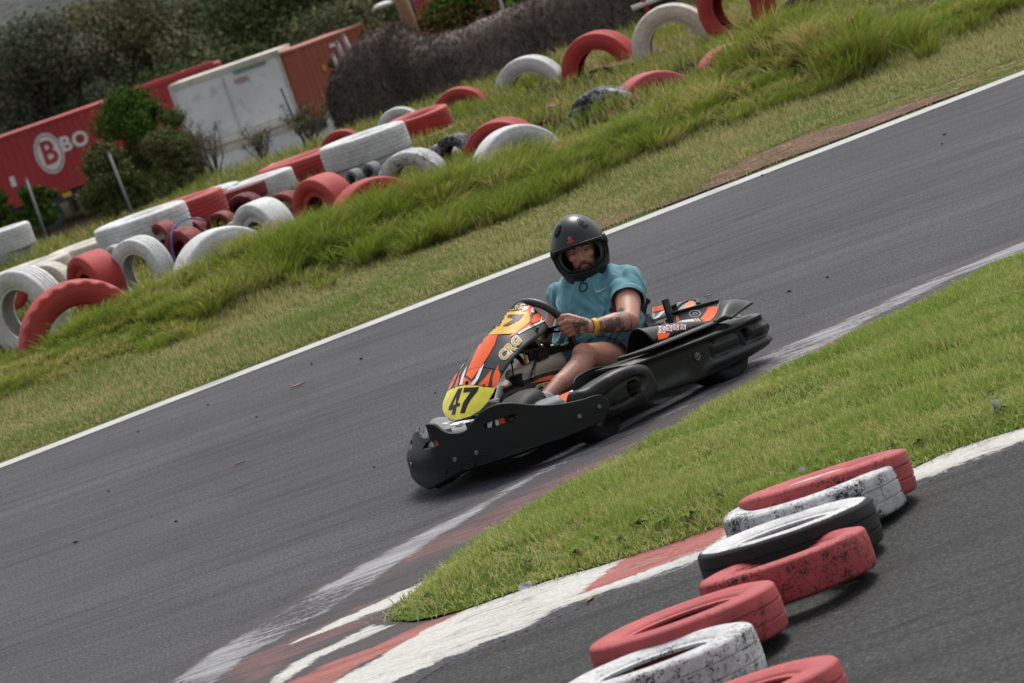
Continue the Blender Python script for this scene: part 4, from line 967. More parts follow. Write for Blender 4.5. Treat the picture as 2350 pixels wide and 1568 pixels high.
def bare_shrub(cx, base, wpx, hpx, Y, label, seed, leaves=900):
    rnd = random.Random(seed); P = AT(cx, base, Y); h = hpx * mpp(Y); w_ = wpx * mpp(Y)
    t = empty('bare_shrub', P, label=label, cat='shrub', group='bare shrubs before the white containers'); bm = bmesh.new(); tips = []
    for i in range(15):
        a = rnd.uniform(0, 2 * PI); q = rnd.uniform(0.1, 0.5) * w_; top = Vector((math.cos(a) * q, math.sin(a) * q, h * rnd.uniform(0.5, 1)))
        mid = top * 0.5 + Vector((rnd.uniform(-.06, .06), 0, 0)); add_tube(bm, [(0, 0, -0.6), mid * 0.4, mid, top], lambda q_: 0.016 * (1 - 0.8 * q_) + 0.002, 5)
        for j in range(9):
            b = mid.lerp(top, rnd.random()); e = b + Vector((rnd.uniform(-.3, .3), rnd.uniform(-.3, .3), rnd.uniform(0, .35))) * h * 0.4
            add_tube(bm, [b, e], 0.004, 4, smooth=False); tips.append(e)
    obj('stem', bm, M_BARK, t)
    leaf_cloud('foliage', [(e.x, e.y, e.z, 0.06, 0.06, 0.06) for e in tips], leaves, 0.018, M_LOLIVE, t)
bare_shrub(505, 425, 110, 165, 68, 'bare twiggy shrub before the lower white container, left', 3)
bare_shrub(720, 345, 150, 110, 64, 'scrubby bare shrub left of the netting wall', 4, 2600)
bare_shrub(610, 385, 90, 110, 66, 'thin bare shrub in the middle of the white containers', 5)

# posts
M_GALV = simple('galvanised', (0.22, 0.23, 0.24), 0.55, 0.4)
def post(name, x0, y0, x1, y1, wpx, Y, mat, label, cat, group=None, ext=0.6, hollow=False):
    a = AT(x0, y0, Y); b = AT(x1, y1, Y); b = b + (b - a).normalized() * ext; t = empty(name, b, label=label, cat=cat, group=group)
    bm = bmesh.new(); add_cyl(bm, (0, 0, 0), a - b, wpx * mpp(Y) / 2, seg=12); obj('shaft', bm, mat, t)
    bm = bmesh.new(); d = (a - b); add_cyl(bm, d, d * 1.0 + d.normalized() * 0.02, wpx * mpp(Y) / 2 * 1.15, seg=12); obj('cap', bm, mat, t); return t
GP = 'thin fence posts behind the tyres'
post('fence_post', 60, 412, 95, 510, 6, 70, M_GALV, 'thin grey fence post by the small round shrub', 'post', GP)
post('fence_post', 249, 352, 303, 487, 6, 70, M_GALV, 'thin grey fence post before the large brown shrub', 'post', GP)
post('fence_post', 646, 206, 690, 310, 5, 66, M_DARKM, 'thin dark fence post before the upper white container', 'post', GP)
GQ = 'grey posts at the left end of the netting'
post('post', 787, 83, 822, 150, 10, 61, M_GALV, 'tallest grey post, at the left end of the netting', 'post', GQ)
post('post', 773, 99, 806, 170, 10, 61, M_GALV, 'middle grey post, at the left end of the netting', 'post', GQ)
post('post', 763, 128, 792, 190, 9, 61, M_GALV, 'lowest grey post, at the left end of the netting', 'post', GQ)
post('post', 1141, -20, 1160, 40, 7, 60, M_GALV, 'thin grey post sticking up behind the netting', 'post')
post('pole', 908, -40, 952, 88, 32, 62, simple('rusty_wood', (0.20, 0.10, 0.055), 0.8, var=0.3, scale=6), 'thick rusty brown pole behind the peak of the netting', 'pole')
P = AT(880, 12, 120); t = empty('street_lamp', P, label='white lamp head left of the rusty pole', cat='lamp')
bm = bmesh.new(); add_sph(bm, (0, 0, 0), 0.24, (1.3, 0.8, 0.4)); obj('lamp_head', bm, M_SIGNW, t)
bm = bmesh.new(); add_tube(bm, [(0.1, 0, 0), (0.5, 0, 0.1), (0.8, 0, -0.6), (0.8, 0, -9)], 0.05, 8); obj('pole', bm, M_DARKM, t)
# red and white barrier frame at the top edge
a = AT(1455, 22, 52.5); t = empty('barrier_frame', a, -0.1, label='red and white painted metal rail frame at the top edge', cat='barrier')
bm = bmesh.new(); add_cyl(bm, (-0.02, 0, 0.02), (0.95, 0, 0.05), 0.035); obj('rail', bm, M_SIGNW, t)
bm = bmesh.new(); add_cyl(bm, (0.02, 0.05, 0.13), (1.0, 0.05, 0.18), 0.03); add_cyl(bm, (0.15, 0, -0.35), (0.15, 0, 0.5), 0.03); add_cyl(bm, (0.8, 0, -0.35), (0.8, 0, 0.5), 0.03); obj('rail', bm, simple('rail_red', (0.45, 0.03, 0.04), 0.5), t)
# bare soil path between the tyre rows at the right
def soil_path():
    px = [(1300, 190), (1430, 165), (1560, 140), (1700, 80), (1760, 40), (1990, -40), (1900, -80), (1700, 10), (1600, 85), (1440, 120), (1330, 150)]
    bm = curve_mesh([[tuple(G(*p))[:2] for p in px]]); slice_bm(bm, 0.4, 0.4)
    for v in bm.verts:
        q = v.co - P0; v.co.z = float(bank_z(q.dot(EL), q.dot(NL))) + 0.03
    for f in bm.faces:
        if f.normal.z < 0: f.normal_flip()
    struct('dirt_path', bm, M_SOIL)
soil_path()
# ------------------------------------------------------------------ go-kart
PSI = R(44); KH = Vector((-math.cos(PSI), -math.sin(PSI), 0)); KL = Vector((math.sin(PSI), -math.cos(PSI), 0))
KO = Vector((0.1124, 19.5465, 0.0))
kart = empty('go_kart', KO, PI + PSI, label='black, orange and yellow rental go-kart number 47 cornering on the wet-looking track', cat='go-kart')
CAMK = Vector(((Vector((0, 0, CAM_H)) - KO).dot(KH), (Vector((0, 0, CAM_H)) - KO).dot(KL), CAM_H))
def K(px, py, ax, val):
    """measured point on a plane of the kart's own axes"""
    r = ray(px, py); d = Vector((r.dot(KH), r.dot(KL), r.z)); i = 'xyz'.index(ax); t = (val - CAMK[i]) / d[i]
    return CAMK + d * t
def PX(p):
    w_ = KO + KH * p[0] + KL * p[1] + Vector((0, 0, p[2])) - Vector((0, 0, CAM_H))
    X, Yv, Zv = w_.x, -math.sin(PITCH) * w_.y + math.cos(PITCH) * w_.z, math.cos(PITCH) * w_.y + math.sin(PITCH) * w_.z
    xr, yr = X / Zv * _F, Yv / Zv * _F; c, s = math.cos(ROLL), math.sin(ROLL)
    return 1175 + xr * c - yr * s, 784 - (xr * s + yr * c)
def inv(surf, px, py, u=0.0, v=0.5, ur=(-1.1, 1.1), vr=(-0.05, 1.05)):
    for _ in range(25):
        a = PX(surf(u, v)); e = (px - a[0], py - a[1])
        if abs(e[0]) + abs(e[1]) < 0.03: break
        b = PX(surf(u + 1e-3, v)); c = PX(surf(u, v + 1e-3))
        J = ((b[0] - a[0]) / 1e-3, (c[0] - a[0]) / 1e-3, (b[1] - a[1]) / 1e-3, (c[1] - a[1]) / 1e-3); D = J[0] * J[3] - J[1] * J[2]
        if abs(D) < 1e-6: break
        du, dv = (e[0] * J[3] - J[1] * e[1]) / D, (J[0] * e[1] - J[2] * e[0]) / D
        m_ = max(abs(du), abs(dv), 0.25) / 0.25; u = min(ur[1], max(ur[0], u + du / m_)); v = min(vr[1], max(vr[0], v + dv / m_))
    return u, v
def plastic(name, col=(0.0085, 0.0085, 0.0095), rough=0.42):
    t = NT(name); c = t.coord(); n = t.noise(c, 9, 6, 0.65); cs = t.coord('Object', (3, 3, 60), (0.1, 0.15, 0)); s1 = t.noise(cs, 6, 8, 0.8)
    sc = t.ramp(s1, [(0.60, 0.0), (0.72, 1.0)]); m = t.math('MULTIPLY', sc, t.ramp(n, [(0.45, 0.0), (0.65, 0.5)]))
    t.set(Base_Color=t.mix(m, t.mix(1.0, col, t.ramp(n, [(0.3, 0.7), (0.7, 1.5)]), 'MULTIPLY'), (0.075, 0.075, 0.078)), Roughness=t.math('ADD', rough - 0.1, t.math('MULTIPLY', n, 0.3)))
    t.b.inputs['Specular IOR Level'].default_value = 0.36; t.bump(t.math('ADD', t.noise(c, 160, 3), t.math('MULTIPLY', s1, 0.6)), 0.12, 0.002); return t.m
M_PL = plastic('black_plastic'); M_PLS = plastic('scuffed_plastic', (0.0075, 0.0075, 0.008), 0.62); M_GREYPL = plastic('grey_plastic', (0.15, 0.15, 0.16), 0.5)
M_KT = simple('kart_tyre', (0.007, 0.007, 0.007), 0.9, var=0.3, bump=0.25, bscale=90)
M_RIM = simple('rim_metal', (0.25, 0.25, 0.26), 0.35, 0.9); M_STEEL = simple('steel', (0.30, 0.30, 0.31), 0.3, 0.9); M_DSTEEL = simple('dark_metal', (0.03, 0.03, 0.032), 0.4, 0.6)
M_OR = simple('decal_orange', (0.78, 0.105, 0.018), 0.32, var=0.05, bump=0, spec=.22); M_YL = simple('decal_yellow', (0.80, 0.70, 0.075), 0.35, var=0.05, scale=30, bump=0)
M_AMB = simple('decal_amber', (0.70, 0.40, 0.045), 0.3, var=0.06, bump=0, spec=.22); M_WH = simple('decal_white', (0.66, 0.66, 0.67), 0.35, var=0.05, bump=0)
M_BKD = simple('decal_black', (0.018, 0.018, 0.020), 0.35, var=0.1, bump=0, spec=.22); M_GOLD = simple('decal_gold', (0.50, 0.32, 0.035), 0.35, var=0.08, bump=0, spec=.22); M_GRD = simple('decal_grey', (0.20, 0.20, 0.21), 0.4, bump=0)
M_RD = simple('decal_red', (0.55, 0.03, 0.03), 0.4, bump=0, spec=.22); M_BRS = simple('brass', (0.33, 0.23, 0.09), 0.35, 0.7); M_FAIR = simple('fairing_gloss', (0.020, 0.020, 0.022), 0.36, var=0.1, bump=0.02, spec=.3)
M_TANK = simple('tank_plastic', (0.50, 0.47, 0.38), 0.45, var=0.1, scale=6, bump=0.05, bscale=40)

def solid(o, th, off=-1): m = o.modifiers.new('solid', 'SOLIDIFY'); m.thickness = th; m.offset = off; return o
def decal(name, bm, surf, mat, parent, off=0.0015, pxspace=True, guess=(0.0, 0.5), step=6.0):
    """thin sticker laid on a surface; its outline is given in photo units or in the surface's own u, v"""
    slice_bm(bm, step, step)
    for v in bm.verts:
        u, w_ = inv(surf, v.co.x, -v.co.y, *guess) if pxspace else (v.co.x, v.co.y)
        p = surf(u, w_); a = surf(u + 2e-3, w_) - p; b = surf(u, w_ + 2e-3) - p; n = a.cross(b)
        n = n.normalized() if n.length > 0 else Vector((0, 0, 1))
        if n.dot(CAMK - p) < 0: n = -n
        v.co = p + n * off
    return obj(name, bm, mat, parent, False)
def pp(*pts): return [(x, -y) for x, y in pts]                 # photo outline (y down) -> mesh
def ztr(x0, y0, k): return lambda *pts: [(x0 + x * k, -(y0 + y * k)) for x, y in pts]
Z4 = ztr(1004.0, 659.8, 0.2195); Z1 = ztr(889.3, 803.2, 0.21951); ZG = ztr(1118.8, 774.5, 0.12806); ZR = ztr(1549.1, 659.8, 0.14637); ZM = ztr(1290.9, 659.8, 0.14648)
def ptext(s, cx, cy, size, ang, sx=1.0, offset=0.0, shear=0.0, spacing=1.0):
    bm = text_mesh(s, 1.0, offset, spacing, shear); return bm_xf(bm, sx * size, size, R(ang), cx, -cy)

# ---- front bumper: a moulded wall bent round the nose
FC = [(.86, 0), (.82, .15), (.75, .30), (.66, .42), (.5, .55), (.36, .62), (.25, .655), (.1, .67)]
_c = catmull([Vector((x, y, 0)) for x, y in FC], 12); _r = catmull([Vector((x, y, 0)) for x, y in [(.86, 0), (.83, -.125), (.76, -.27), (.66, -.385), (.52, -.495), (.375, -.57), (.25, -.61), (.1, -.63)]], 12); _c = _r[::-1] + _c[1:]; SN0 = sum((b - a).length for a, b in zip(_r, _r[1:]))
_s = [0.0]
for a, b in zip(_c, _c[1:]): _s.append(_s[-1] + (b - a).length)
SN = SN0
def fcurve(s, w_=0.0, z=0.0):
    s = max(0.0, min(_s[-1] - 1e-6, s + SN)); import bisect
    i = min(max(bisect.bisect_right(_s, s) - 1, 0), len(_c) - 2); t = (s - _s[i]) / (_s[i + 1] - _s[i]); p = _c[i].lerp(_c[i + 1], t)
    i0, i1 = max(i - 2, 0), min(i + 3, len(_c) - 1); d = (_c[i1] - _c[i0]).normalized(); n = Vector((-d.y, d.x, 0)); n = -n if n.dot(p - Vector((0.2, 0, 0))) < 0 else n
    q = p + n * w_; return Vector((q.x, q.y, z))
half = [(0.0, .338), (.045, .330), (.072, .300), (.112, .273), (.161, .262), (.202, .265), (.24, .289), (.279, .314), (.328, .333), (.386, .337), (.451, .322), (.51, .295), (.57, .271), (.655, .249), (.745, .235), (.815, .230), (.845, .213), (.857, .183), (.842, .150), (.80, .118)]
lowh = [(.61, .107), (.42, .104), (.13, .097), (.0, .07), (-.10, .045)]
top_r = catmull([Vector((a, b, 0)) for a, b in half], 3)
top_l = catmull([Vector((a, b if a < .1 else min(b, .292) - .012 * smooth01((a - .2) / .15), 0)) for a, b in half], 3)
outl = [(p.x, p.y) for p in top_r] + lowh + [(-.16, .055), (-.3, .09), (-.61, .107)] + [(-p.x, p.y) for p in top_l[::-1]][:-1]
def slot(pts): return [(p.x, p.y) for p in catmull([Vector((a, b, 0)) for a, b in pts], 3, True)]
slots = [slot([(-.115, .236), (-.09, .254), (0.0, .268), (.038, .263), (.045, .249), (.04, .234), (.008, .227), (-.115, .221)]),
         slot([(.29, .270), (.315, .280), (.38, .281), (.447, .277), (.458, .263), (.448, .250), (.40, .245), (.33, .243), (.292, .248)]), slot([(-.29, .235), (-.315, .250), (-.38, .251), (-.447, .247), (-.458, .235), (-.448, .222), (-.40, .217), (-.33, .215), (-.292, .220)])]
bm = curve_mesh([outl] + slots, 0.007, 0.005); slice_bm(bm, 0.025, 0.03)
for v in bm.verts:
    s, z, w_ = v.co; lean = -0.012 * smooth01((z - 0.15) / 0.15) - 0.075 * smooth01((-s + .03) / .14) * smooth01((z - .17) / .15) + .004 * math.sin(PI * min(1, z / .2)) * smooth01((-s + .1) / .2)
    v.co = fcurve(s, w_ + lean + 0.010 * smooth01((0.13 - z) / 0.08) + .045 * smooth01((s - .5) / .2), z)
bump_o = obj('front_bumper', fix(bm), M_PLS, kart); sharp(bump_o, 50)
bm = bmesh.new(); rr = []                                    # lower skirt turned under the wall
for k in range(41):
    s = -0.62 + 1.24 * k / 40; zb = interp(s, [-.61, -.3, -.16, -.10, 0, .13, .42, .61], [.107, .09, .055, .045, .07, .097, .104, .107])
    rr.append([fcurve(s, 0.004, zb + 0.002), fcurve(s, -0.02, zb - 0.016), fcurve(s, -0.10, zb - 0.012), fcurve(s, -0.16, zb + 0.01)])
add_loft(bm, rr, False, False); solid(obj('bumper_skirt', fix(bm), M_PLS, bump_o), 0.006)
for s, z in ((.222, .160), (.108, .155), (.708, .174), (.806, .183), (-.25, .16)):
    bm = bmesh.new(); c = fcurve(s, 0.010, z); n = (fcurve(s, 0.02, z) - fcurve(s, 0.0, z)).normalized(); c = c + n * .045 * smooth01((s - .5) / .2)
    add_cyl(bm, c, c + n * 0.008, 0.013 if s < .6 else .010, 0.010, 18); add_cyl(bm, c + n * 0.008, c + n * 0.0095, 0.005, 0.005, 6); obj('bolt', bm, M_RIM, bump_o, False)
for P_ in ([(.03, .096), (.055, .123), (.11, .129), (.128, .104), (.06, .092)], [(.14, .132), (.20, .133), (.196, .108), (.165, .097), (.15, .103)], [(.212, .108), (.218, .137), (.26, .141), (.30, .122), (.292, .104), (.23, .100)]):
    o_ = slot(P_); bm = curve_mesh([o_], 0.0, 0.0); slice_bm(bm, 0.02)
    for v in bm.verts: v.co = fcurve(v.co.x, 0.0165 + 0.010 * smooth01((0.13 - v.co.y) / 0.08), v.co.y)
    pk = obj('recess', bm, M_KT, bump_o); bm = bmesh.new(); add_tube(bm, [fcurve(a, 0.0175 + 0.010 * smooth01((0.13 - b) / 0.08), b) for a, b in o_], 0.0022, 6, True, 1); obj('recess_rim', bm, M_PL, pk)
# ---- inner nose body behind the wall, with stickers
def nose(u, v):      # u along the curve, v from the floor to the top
    k, z = [interp(v, [0, .3, .55, .75, 1], a) for a in ([.030, .026, .040, .13, .30], [.12, .21, .262, .285, .255])]
    k += .085 * smooth01((-u + .05) / .15) * smooth01((z - .15) / .12)
    return fcurve(u, -k * (1 if abs(u) < .5 else max(0.4, 1 - (abs(u) - .5) * 2)), z + 0.022 * math.exp(-(u / 0.13) ** 2) * v)
bm = bmesh.new(); add_loft(bm, [[nose(-0.68 + 1.36 * i / 60, j / 14) for j in range(15)] for i in range(61)], False, False)
nb = solid(obj('nose_body', fix(bm), M_GREYPL, kart), 0.005)
decal('sticker', ptext('', 0, 0, 1, 0) if False else curve_mesh([[(-.14, .30), (-.03, .30), (-.06, .62), (-.14, .62)]]), nose, M_WH, nb, pxspace=False, step=0.03)
for P_, m_ in (([(-.05, .28), (.02, .28), (.06, .55), (0.0, .60)], M_OR), ([(.02, .3), (.045, .3), (.07, .6), (.05, .6)], M_BKD), ([(.27, .30), (.315, .30), (.325, .62), (.27, .62)], M_AMB), ([(.30, .3), (.345, .3), (.335, .64), (.30, .64)], M_WH), ([(.345, .3), (.37, .3), (.385, .66), (.35, .66)], M_OR), ([(.40, .3), (.475, .3), (.475, .50), (.42, .55)], M_OR), ([(.385, .5), (.42, .62), (.475, .52), (.475, .68), (.37, .68)], M_BKD), ([(.06, .7), (.24, .7), (.20, .95), (.1, .95)], M_WH), ([(.10, .66), (.14, .66), (.20, .98), (.17, .98)], M_BKD), ([(-.3, .7), (-.1, .7), (-.12, .95), (-.3, .95)], M_WH)):
    decal('sticker', curve_mesh([P_]), nose, m_, nb, 0.0025, False, step=0.03)
def strip(s0, s1, w_, z0, z1): return lambda u, v: fcurve(lerp(s0, s1, u), w_, lerp(z0, z1, v))
for s0, s1, w_, z0, z1, base, arts in ((-.20, .10, -.055, .20, .29, M_GREYPL, (([(.15, 0), (.5, 0), (.42, 1), (.15, 1)], M_WH), ([(.5, 0), (.62, 0), (.7, 1), (.55, 1)], M_OR), ([(.66, 0), (.76, 0), (.82, 1), (.74, 1)], M_OR))),
                                  (.20, .52, -.022, .225, .30, M_BKD, (([(.08, 0), (.27, 0), (.30, 1), (.10, 1)], M_AMB), ([(.29, 0), (.34, 0), (.46, 1), (.36, 1)], M_WH), ([(.44, 0), (.49, 0), (.52, 1), (.46, 1)], M_WH), ([(.50, 0), (.62, 0), (.58, 1), (.53, 1)], M_OR), ([(.70, 0), (.92, 0), (.95, 1), (.85, 1)], M_OR)))):
    f_ = strip(s0, s1, w_, z0, z1); bm = bmesh.new(); add_loft(bm, [[f_(i / 12, j / 3) for j in range(4)] for i in range(13)], False, False); ip_ = solid(obj('inner_panel', fix(bm), base, nb), .003)
    for P_, m_ in arts: decal('sticker', curve_mesh([P_]), f_, m_, ip_, .004, False, step=.1)
# black vent box and floor pieces between nose and foot
bm = bmesh.new()
rings = []
for x, hw, z0, z1 in ((.70, .10, .24, .262), (.66, .10, .23, .285), (.60, .11, .21, .310), (.53, .11, .18, .332), (.45, .105, .16, .336), (.435, .10, .15, .325), (.43, .10, .12, .18)):
    rings.append([Vector((x, .29 + hw * math.copysign(abs(math.cos(a)) ** .5, math.cos(a)), lerp(z0, z1, max(0, math.sin(a)) ** .4))) for a in [PI * k / 14 for k in range(15)]])
add_loft(bm, rings, False, False); vb = solid(obj('vent_box', fix(bm), M_PLS, kart), 0.006)
for q in (0, 1, 2):
    bm = bmesh.new(); add_tube(bm, [Vector((.60, .402, .275 - .022 * q)), Vector((.48, .402, .282 - .022 * q))], 0.005, 6, smooth=False); obj('vent_slot', bm, M_KT, vb)
def flr(u, v): return Vector((lerp(.52, .14, u), lerp(.50, .36, v), lerp(.235, .225, u) + 0.025 * v))
bm = bmesh.new(); add_loft(bm, [[flr(i / 8, j / 4) for j in range(5)] for i in range(9)], False, False); fl = solid(obj('side_tray', fix(bm), M_PL, kart), 0.01)
for P_, m_ in (([(.08, .1), (.2, .1), (.22, .9), (.08, .8)], M_WH), ([(.25, .1), (.5, .1), (.62, .9), (.42, .9)], M_OR), ([(.5, .1), (.58, .1), (.72, .9), (.64, .9)], M_WH), ([(.62, .1), (.72, .1), (.9, .9), (.78, .9)], M_GRD), ([(.76, .1), (.9, .1), (.95, .8), (.85, .8)], M_WH)):
    decal('sticker', curve_mesh([P_]), flr, m_, fl, 0.0025, False, step=0.2)

# ---- front fairing
CV = [0, .10, .22, .42, .58, .72, .86, 1.0]
CX = [.640, .592, .519, .376, .268, .165, .09, .030]; CZ = [.283, .345, .425, .516, .577, .622, .652, .674]
CW = [.02, .108, .142, .165, .178, .182, .165, .075]; CD = [.01, .03, .042, .05, .075, .105, .12, .05]
def _sm(v, ys):
    return interp(v, CV, ys) if v <= 0 or v >= 1 else (interp(v - .03, CV, ys) + interp(v, CV, ys) + interp(v + .03, CV, ys)) / 3
def fair(u, v):
    w_ = _sm(v, CW) * (1 + (.40 * (1 - min(1, max(0, v))) if u < 0 else 0)); d = _sm(v, CD); d2 = d * abs(u) ** 1.9
    return Vector((_sm(v, CX) - 0.28 * d2, w_ * u, _sm(v, CZ) - d2))
bm = bmesh.new(); rows = []
for j in range(49):
    v = j / 48; v = v ** 1.25 if v < .2 else v; rows.append([fair(-1 + 2 * i / 28, v) for i in range(29)])
add_loft(bm, rows, False, False); fx = obj('front_fairing', fix(bm), M_FAIR, kart); solid(fx, 0.006, 0 if False else 1)
fx.modifiers['solid'].offset = -1
def fd(name, polys, mat, off, txt=False): return decal(name, polys if txt else curve_mesh(polys), fair, mat, fx, off)
fd('sticker', [Z4((490, 505), (632, 500), (600, 600), (520, 740), (430, 868), (362, 962), (298, 920), (320, 855), (395, 690), (440, 600))], M_OR, .0022)
fd('sticker', [Z4((268, 930), (300, 950), (355, 990), (430, 925), (405, 1000), (350, 1024), (265, 1020), (250, 980))], M_OR, .0022)
fd('sticker', [Z4((492, 795), (440, 860), (395, 960), (345, 1022), (385, 1022), (430, 960), (470, 860))], M_WH, .0026)
fd('sticker', [Z4((312, 825), (262, 910), (232, 1022), (262, 1022), (278, 940), (300, 880))], M_WH, .0026)
fd('sticker', [Z4((572, 858), (500, 945), (425, 1024), (480, 1032), (530, 1040), (548, 960))], M_OR, .0022)
fd('sticker', [Z4((642, 800), (600, 880), (578, 950), (575, 1045), (606, 1052), (640, 985), (662, 912), (638, 865))], M_OR, .0022)
fd('sticker', [Z4((242, 838), (190, 900), (150, 970), (115, 1075), (142, 1062), (185, 980), (215, 900))], M_OR, .0022)
fd('sticker', [Z4((240, 880), (215, 950), (185, 1042), (215, 1032), (228, 960))], M_OR, .0022)
yp = Z4((110, 1088), (62, 1200), (58, 1280), (92, 1345), (150, 1384), (230, 1386), (350, 1346), (450, 1286), (528, 1198), (588, 1100), (604, 1056), (500, 1045), (400, 1030), (300, 1025), (195, 1045))
fd('number_plate', [yp], M_YL, .0030)
fd('number', [Z4((222, 1062), (268, 1052), (215, 1215), (246, 1212), (236, 1246), (206, 1250), (192, 1330), (152, 1336), (168, 1284), (120, 1288), (128, 1250)), Z4((208, 1130), (168, 1232), (192, 1228))], M_BKD, .0042)
fd('number', [Z4((282, 1052), (440, 1045), (424, 1086), (350, 1180), (315, 1245), (290, 1318), (242, 1318), (272, 1210), (350, 1096), (275, 1104))], M_BKD, .0042)
fd('number_plate', [Z4((500, 500), (580, 410), (690, 290), (740, 262), (850, 252), (940, 262), (965, 292), (965, 360), (900, 420), (820, 480), (760, 488), (620, 496))], M_AMB, .0030)
fd('number', [Z4((752, 290), (905, 288), (862, 345), (800, 378), (735, 412), (680, 412), (800, 335), (728, 318))], M_BKD, .0042)
fd('number', [Z4((712, 300), (640, 352), (572, 412), (600, 418), (625, 405), (640, 415), (668, 392), (655, 378), (668, 360), (690, 335))], M_BKD, .0042)
fd('sticker', [Z4((965, 192), (1020, 202), (1045, 225), (985, 272), (968, 292), (940, 262), (900, 250), (905, 222))], M_OR, .0022)
fd('sticker', [Z4((1108, 265), (1085, 340), (1050, 358), (992, 380), (985, 340), (1005, 300), (1055, 268))], M_OR, .0022)
fd('sticker', [Z4((975, 300), (985, 385), (940, 425), (860, 470), (740, 532), (775, 490), (900, 424), (968, 362))], M_OR, .0022)
fd('sticker', [Z4((1150, 338), (1075, 378), (960, 432), (850, 492), (838, 482), (950, 412), (1070, 360), (1098, 298), (1090, 350))], M_WH, .0026)
fd('sticker', [Z4((1012, 198), (998, 240), (1010, 262), (990, 270), (975, 250), (990, 205))], M_WH, .0032)
fd('sticker', [Z4((735, 232), (705, 240), (682, 300), (700, 285), (742, 258))], M_OR, .0022)
fd('sticker', [Z4((962, 192), (905, 222), (880, 244), (892, 248), (950, 214))], M_WH, .0026)
for off, mt, dz in ((0.05, M_WH, .0026), (0.0, M_GOLD, .0036)):
    fd('lettering', ptext('CRG', 1004 + 760 * .2195, 659.8 + 645 * .2195, 29, 47, 1.02, 0.03 + off, 0.10, 1.08 if off else 1.08), mt, dz, True)
for off, mt, dz in ((0.0, M_GOLD, .0030),):
    fd('lettering', ptext('CRG', 1004 + 832 * .2195, 659.8 + 216 * .2195, 15, 8, 1.15, 0.02, 0.15, 1.05), mt, dz, True)
fd('lettering', ptext('CRG', 1004 + 282 * .2195, 659.8 + 768 * .2195, 14, 62, 1.2, 0.03, 0, 1.0), M_GOLD, .0030, True)
for a, b, r_ in ((312, 1000, .012), (485, 1020, .007), (185, 1048, .006)):
    u, v = inv(fair, 1004 + a * .2195, 659.8 + b * .2195); c = fair(u, v); n = (fair(u + .01, v) - c).cross(fair(u, v + .01) - c).normalized(); n = n if n.z > 0 else -n
    bm = bmesh.new(); add_cyl(bm, c, c + n * .007, r_, r_ * .8, 18); add_cyl(bm, c + n * .007, c + n * .011, r_ * .45, r_ * .4, 12); obj('screw', bm, M_RIM if r_ < .01 else M_DSTEEL, fx, False)
bm = bmesh.new(); pts = [fair(u, .34) + Vector((.001, 0, .0015)) for u in [-1 + .1 * k for k in range(21)]]; add_tube(bm, pts, 0.0012, 5, smooth=False); obj('crease', bm, M_BKD, fx)
# cable tie near the right flank
bm = bmesh.new(); q = [fair(*inv(fair, 1004 + a * .2195, 659.8 + b * .2195)) + Vector((0, .006, .006)) for a, b in ((960, 380), (985, 395), (1010, 420), (1040, 445))]; add_tube(bm, q, 0.0025, 6); add_sph(bm, q[-1], .008); obj('cable_tie', bm, M_DSTEEL, fx)

# ---- steering
HUB = Vector((-.055, 0, .507)); TW = Vector((.33, 0, .944)).normalized(); NW = TW.cross(Vector((0, 1, 0))).normalized()
def wh(a, r=.165):
    a = R(a); y, t = math.sin(a) * r, math.cos(a) * r
    if t < -0.105: t = -0.105 - (abs(t) - 0.105) * 0.25
    return HUB + Vector((0, y, 0)) + TW * t
bm = bmesh.new(); add_tube(bm, [wh(a) for a in range(0, 360, 9)], 0.0195, 14, True, 3); sw = obj('steering_wheel', bm, simple('wheel_grip', (0.014, 0.014, 0.015), 0.45, bump=0.25, bscale=300), kart)
for sgn in (1, -1):
    o_ = [(.02, -.022), (.05, -.014), (.12, -.020), (.158, -.030), (.158, .030), (.125, .020), (.06, .016), (.02, .024)]; h_ = [(.07, -.006), (.12, -.010), (.13, 0), (.12, .010), (.07, .006)]
    bm = curve_mesh([o_, h_], 0.0025, 0.001)
    for v in bm.verts: v.co = HUB + Vector((0, sgn * v.co.x, 0)) + TW * (v.co.y - 0.01) + NW * v.co.z
    obj('spoke', fix(bm), M_DSTEEL, sw, False)
bm = bmesh.new(); add_cyl(bm, HUB + NW * -.012, HUB + NW * .012, .042, .042, 24); obj('hub', bm, M_DSTEEL, sw, False)
COLN = Vector((.80, 0, -.60)).normalized()
bm = bmesh.new(); add_cyl(bm, HUB + COLN * .01, HUB + COLN * .075, .021, .024, 16); obj('hub_adapter', bm, M_BRS, sw, False)
bm = bmesh.new(); add_cyl(bm, HUB + COLN * .075, HUB + COLN * .52, .011, .011, 14); add_cyl(bm, HUB + COLN * .075, HUB + COLN * .10, .015, .015, 14)
cs_ = obj('steering_column', bm, M_STEEL, kart)
bm = bmesh.new(); A_ = K(1203, 752, 'y', .06); B_ = K(1242, 795, 'y', .06); add_box(bm, (A_ + B_) / 2, ((B_ - A_).length, .004, .018), (B_ - A_).to_track_quat('X', 'Z').to_matrix()); obj('bracket', bm, M_BRS, cs_, False)
bm = bmesh.new(); add_sph(bm, B_ + Vector((0, .004, 0)), .010); add_sph(bm, A_, .007); obj('bolt', bm, M_STEEL, cs_)
bm = bmesh.new(); A_ = K(1180, 812, 'y', .05); B_ = K(1240, 800, 'y', .05); add_box(bm, (A_ + B_) / 2, (.16, .10, .012), (B_ - A_).to_track_quat('X', 'Z').to_matrix()); add_cyl(bm, K(1203, 790, 'y', 0.03), K(1255, 790, 'y', 0.03), .024, .024, 14); add_box(bm, K(1235, 815, 'y', .03), (.07, .07, .05)); obj('support_plate', bm, M_DSTEEL, cs_, False)
